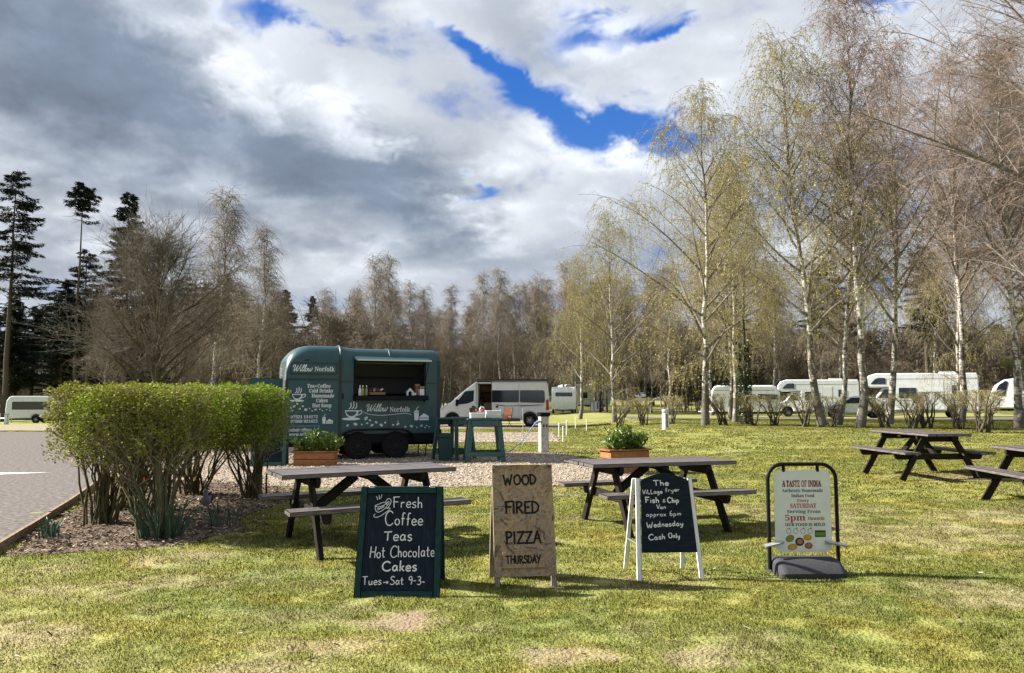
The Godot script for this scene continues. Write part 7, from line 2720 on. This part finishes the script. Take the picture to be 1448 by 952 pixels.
	boxpart(bo, "socket_strip", Vector3(0.03, 0.36, 0.135), Vector3(0.06, 0.56, 0.03), M["grey_plastic"], 0.006)
	# posts far back
	for e in [[7.3, -70.0, 0.8], [7.7, -70.5, 0.95], [8.05, -70.5, 0.95], [-41.0, -60.0, 0.8], [-40.2, -60.0, 0.8], [-39.5, -60.0, 0.8]]:
		var pp := thing("white_post", "white square post beside the end-on caravan" if e[0] > 0 else "small white post before the lone caravan", "post", Vector3(e[0], hgt(e[0], e[1]), e[1]), 0.0, "white posts beside the end-on caravan" if e[0] > 0 else "white posts before the lone caravan")
		boxpart(pp, "shaft", Vector3(0, e[2] * 0.5, 0), Vector3(0.26, e[2], 0.26), M["white_gel"], 0.02)
		boxpart(pp, "cap", Vector3(0, e[2] + 0.03, 0), Vector3(0.3, 0.06, 0.3), M["white_gel"], 0.02)
	var lp := thing("lamp_post", "slim dark lamp post beside the white square posts", "lamp post", Vector3(7.6, hgt(7.6, -66.0), -66.0))
	var lm2 := MB.new()
	lm2.tube([Vector3(0, -0.05, 0), Vector3(0, 1.2, 0), Vector3(0, 3.2, 0)], [0.12, 0.09, 0.07], 8)
	part(lp, "shaft", lm2.mesh(), M["black_metal"])
	var lh := MB.new()
	lh.lathe([[0.0, 3.2], [0.16, 3.25], [0.2, 3.45], [0.05, 3.55], [0.0, 3.56]], 10)
	part(lp, "head", lh.mesh(), M["black_metal"])
	# folding chair by the camper van
	for e in [[-0.35, -39.0, -30.0, "tan folding camp chair turned to the camper van's open door"], [-1.75, -39.1, 40.0, "dark folding camp chair before the camper van's open door"]]:
		var ch := thing("camp_chair", e[3], "chair", Vector3(e[0], hgt(e[0], e[1]), e[1]), e[2])
		var fab: Material = M["tan_fabric"] if e[0] > -1 else M["brown_fabric"]
		for s in [-1.0, 1.0]:
			var f := MB.new()
			f.tube([Vector3(s * 0.27, 0.0, 0.25), Vector3(s * 0.25, 0.44, -0.18), Vector3(s * 0.25, 1.0, -0.36)], [0.014, 0.014, 0.014], 6)
			part(ch, "back_frame", f.mesh(), M["black_metal"])
			var g := MB.new()
			g.tube([Vector3(s * 0.27, 0.0, -0.28), Vector3(s * 0.25, 0.42, 0.2), Vector3(s * 0.25, 0.62, 0.22)], [0.014, 0.014, 0.014], 6)
			part(ch, "leg", g.mesh(), M["black_metal"])
			boxpart(ch, "arm_rest", Vector3(s * 0.28, 0.63, 0.0), Vector3(0.05, 0.03, 0.46), M["black_metal"], 0.01)
		boxpart(ch, "seat", Vector3(0, 0.43, 0.02), Vector3(0.5, 0.03, 0.44), fab, 0.01, Basis(Vector3.RIGHT, -0.1))
		boxpart(ch, "backrest", Vector3(0, 0.73, -0.27), Vector3(0.5, 0.56, 0.03), fab, 0.01, Basis(Vector3.RIGHT, -0.3))
	# green A-board at the trailer's nose, traffic cone, pigeon, daffodils
	var gb := thing("green_a_board", "green timber A-board with a dark panel at the trailer's nose", "sign", Vector3(-5.35, 0.0, -16.9), 10.0)
	for side in 2:
		var tf := lean_frame(Vector3(0, 0, 0), 0.0, 16.0) if side == 0 else lean_frame(Vector3(0, 0, -0.62), 180.0, 16.0)
		for e in [["frame_side", Vector3(-0.33, 0.5, 0), Vector3(0.09, 1.0, 0.03)], ["frame_side", Vector3(0.33, 0.5, 0), Vector3(0.09, 1.0, 0.03)], ["frame_rail", Vector3(0, 0.05, 0), Vector3(0.566, 0.1, 0.028)], ["frame_rail", Vector3(0, 0.96, 0), Vector3(0.566, 0.08, 0.028)]]:
			boxpart(gb, e[0], e[1], e[2], M["green_timber"]).transform = tf
		boxpart(gb, "board", Vector3(0, 0.51, -0.003), Vector3(0.57, 0.83, 0.012), M["blackboard"], 0.0).transform = tf
	var co := thing("traffic_cone", "orange and white traffic cone seen through the hedge stems", "cone", Vector3(-6.55, 0.012, -13.6), 0.0)
	boxpart(co, "base", Vector3(0, 0.02, 0), Vector3(0.36, 0.04, 0.36), M["cone_base"], 0.01)
	for e in [[0.14, 0.04, 0.105, 0.24, "cone_orange"], [0.105, 0.24, 0.068, 0.46, "cone_white"], [0.068, 0.46, 0.036, 0.66, "cone_orange"]]:
		var c2 := MB.new()
		c2.lathe([[e[0], e[1]], [e[2], e[3]], [e[2] - 0.012, e[3]]], 18)
		part(co, "sleeve" if e[4] == "cone_white" else "cone_body", c2.mesh(), M[e[4]])
	pigeon(Vector3(-4.07, 0.012, -10.3), -70.0)
	blades(Vector3(-3.75, 0.0, -8.35), "clump of upright daffodil leaves at the foot of the hedge", 90, 0.44, 0.34, 81)
	blades(Vector3(-5.0, 0.0, -8.4), "small tuft of daffodil leaves at the edge of the bed", 34, 0.22, 0.2, 82)
	blades(Vector3(-3.35, 0.0, -9.1), "sparse daffodil leaves between the hedge and the lawn", 26, 0.32, 0.3, 83)
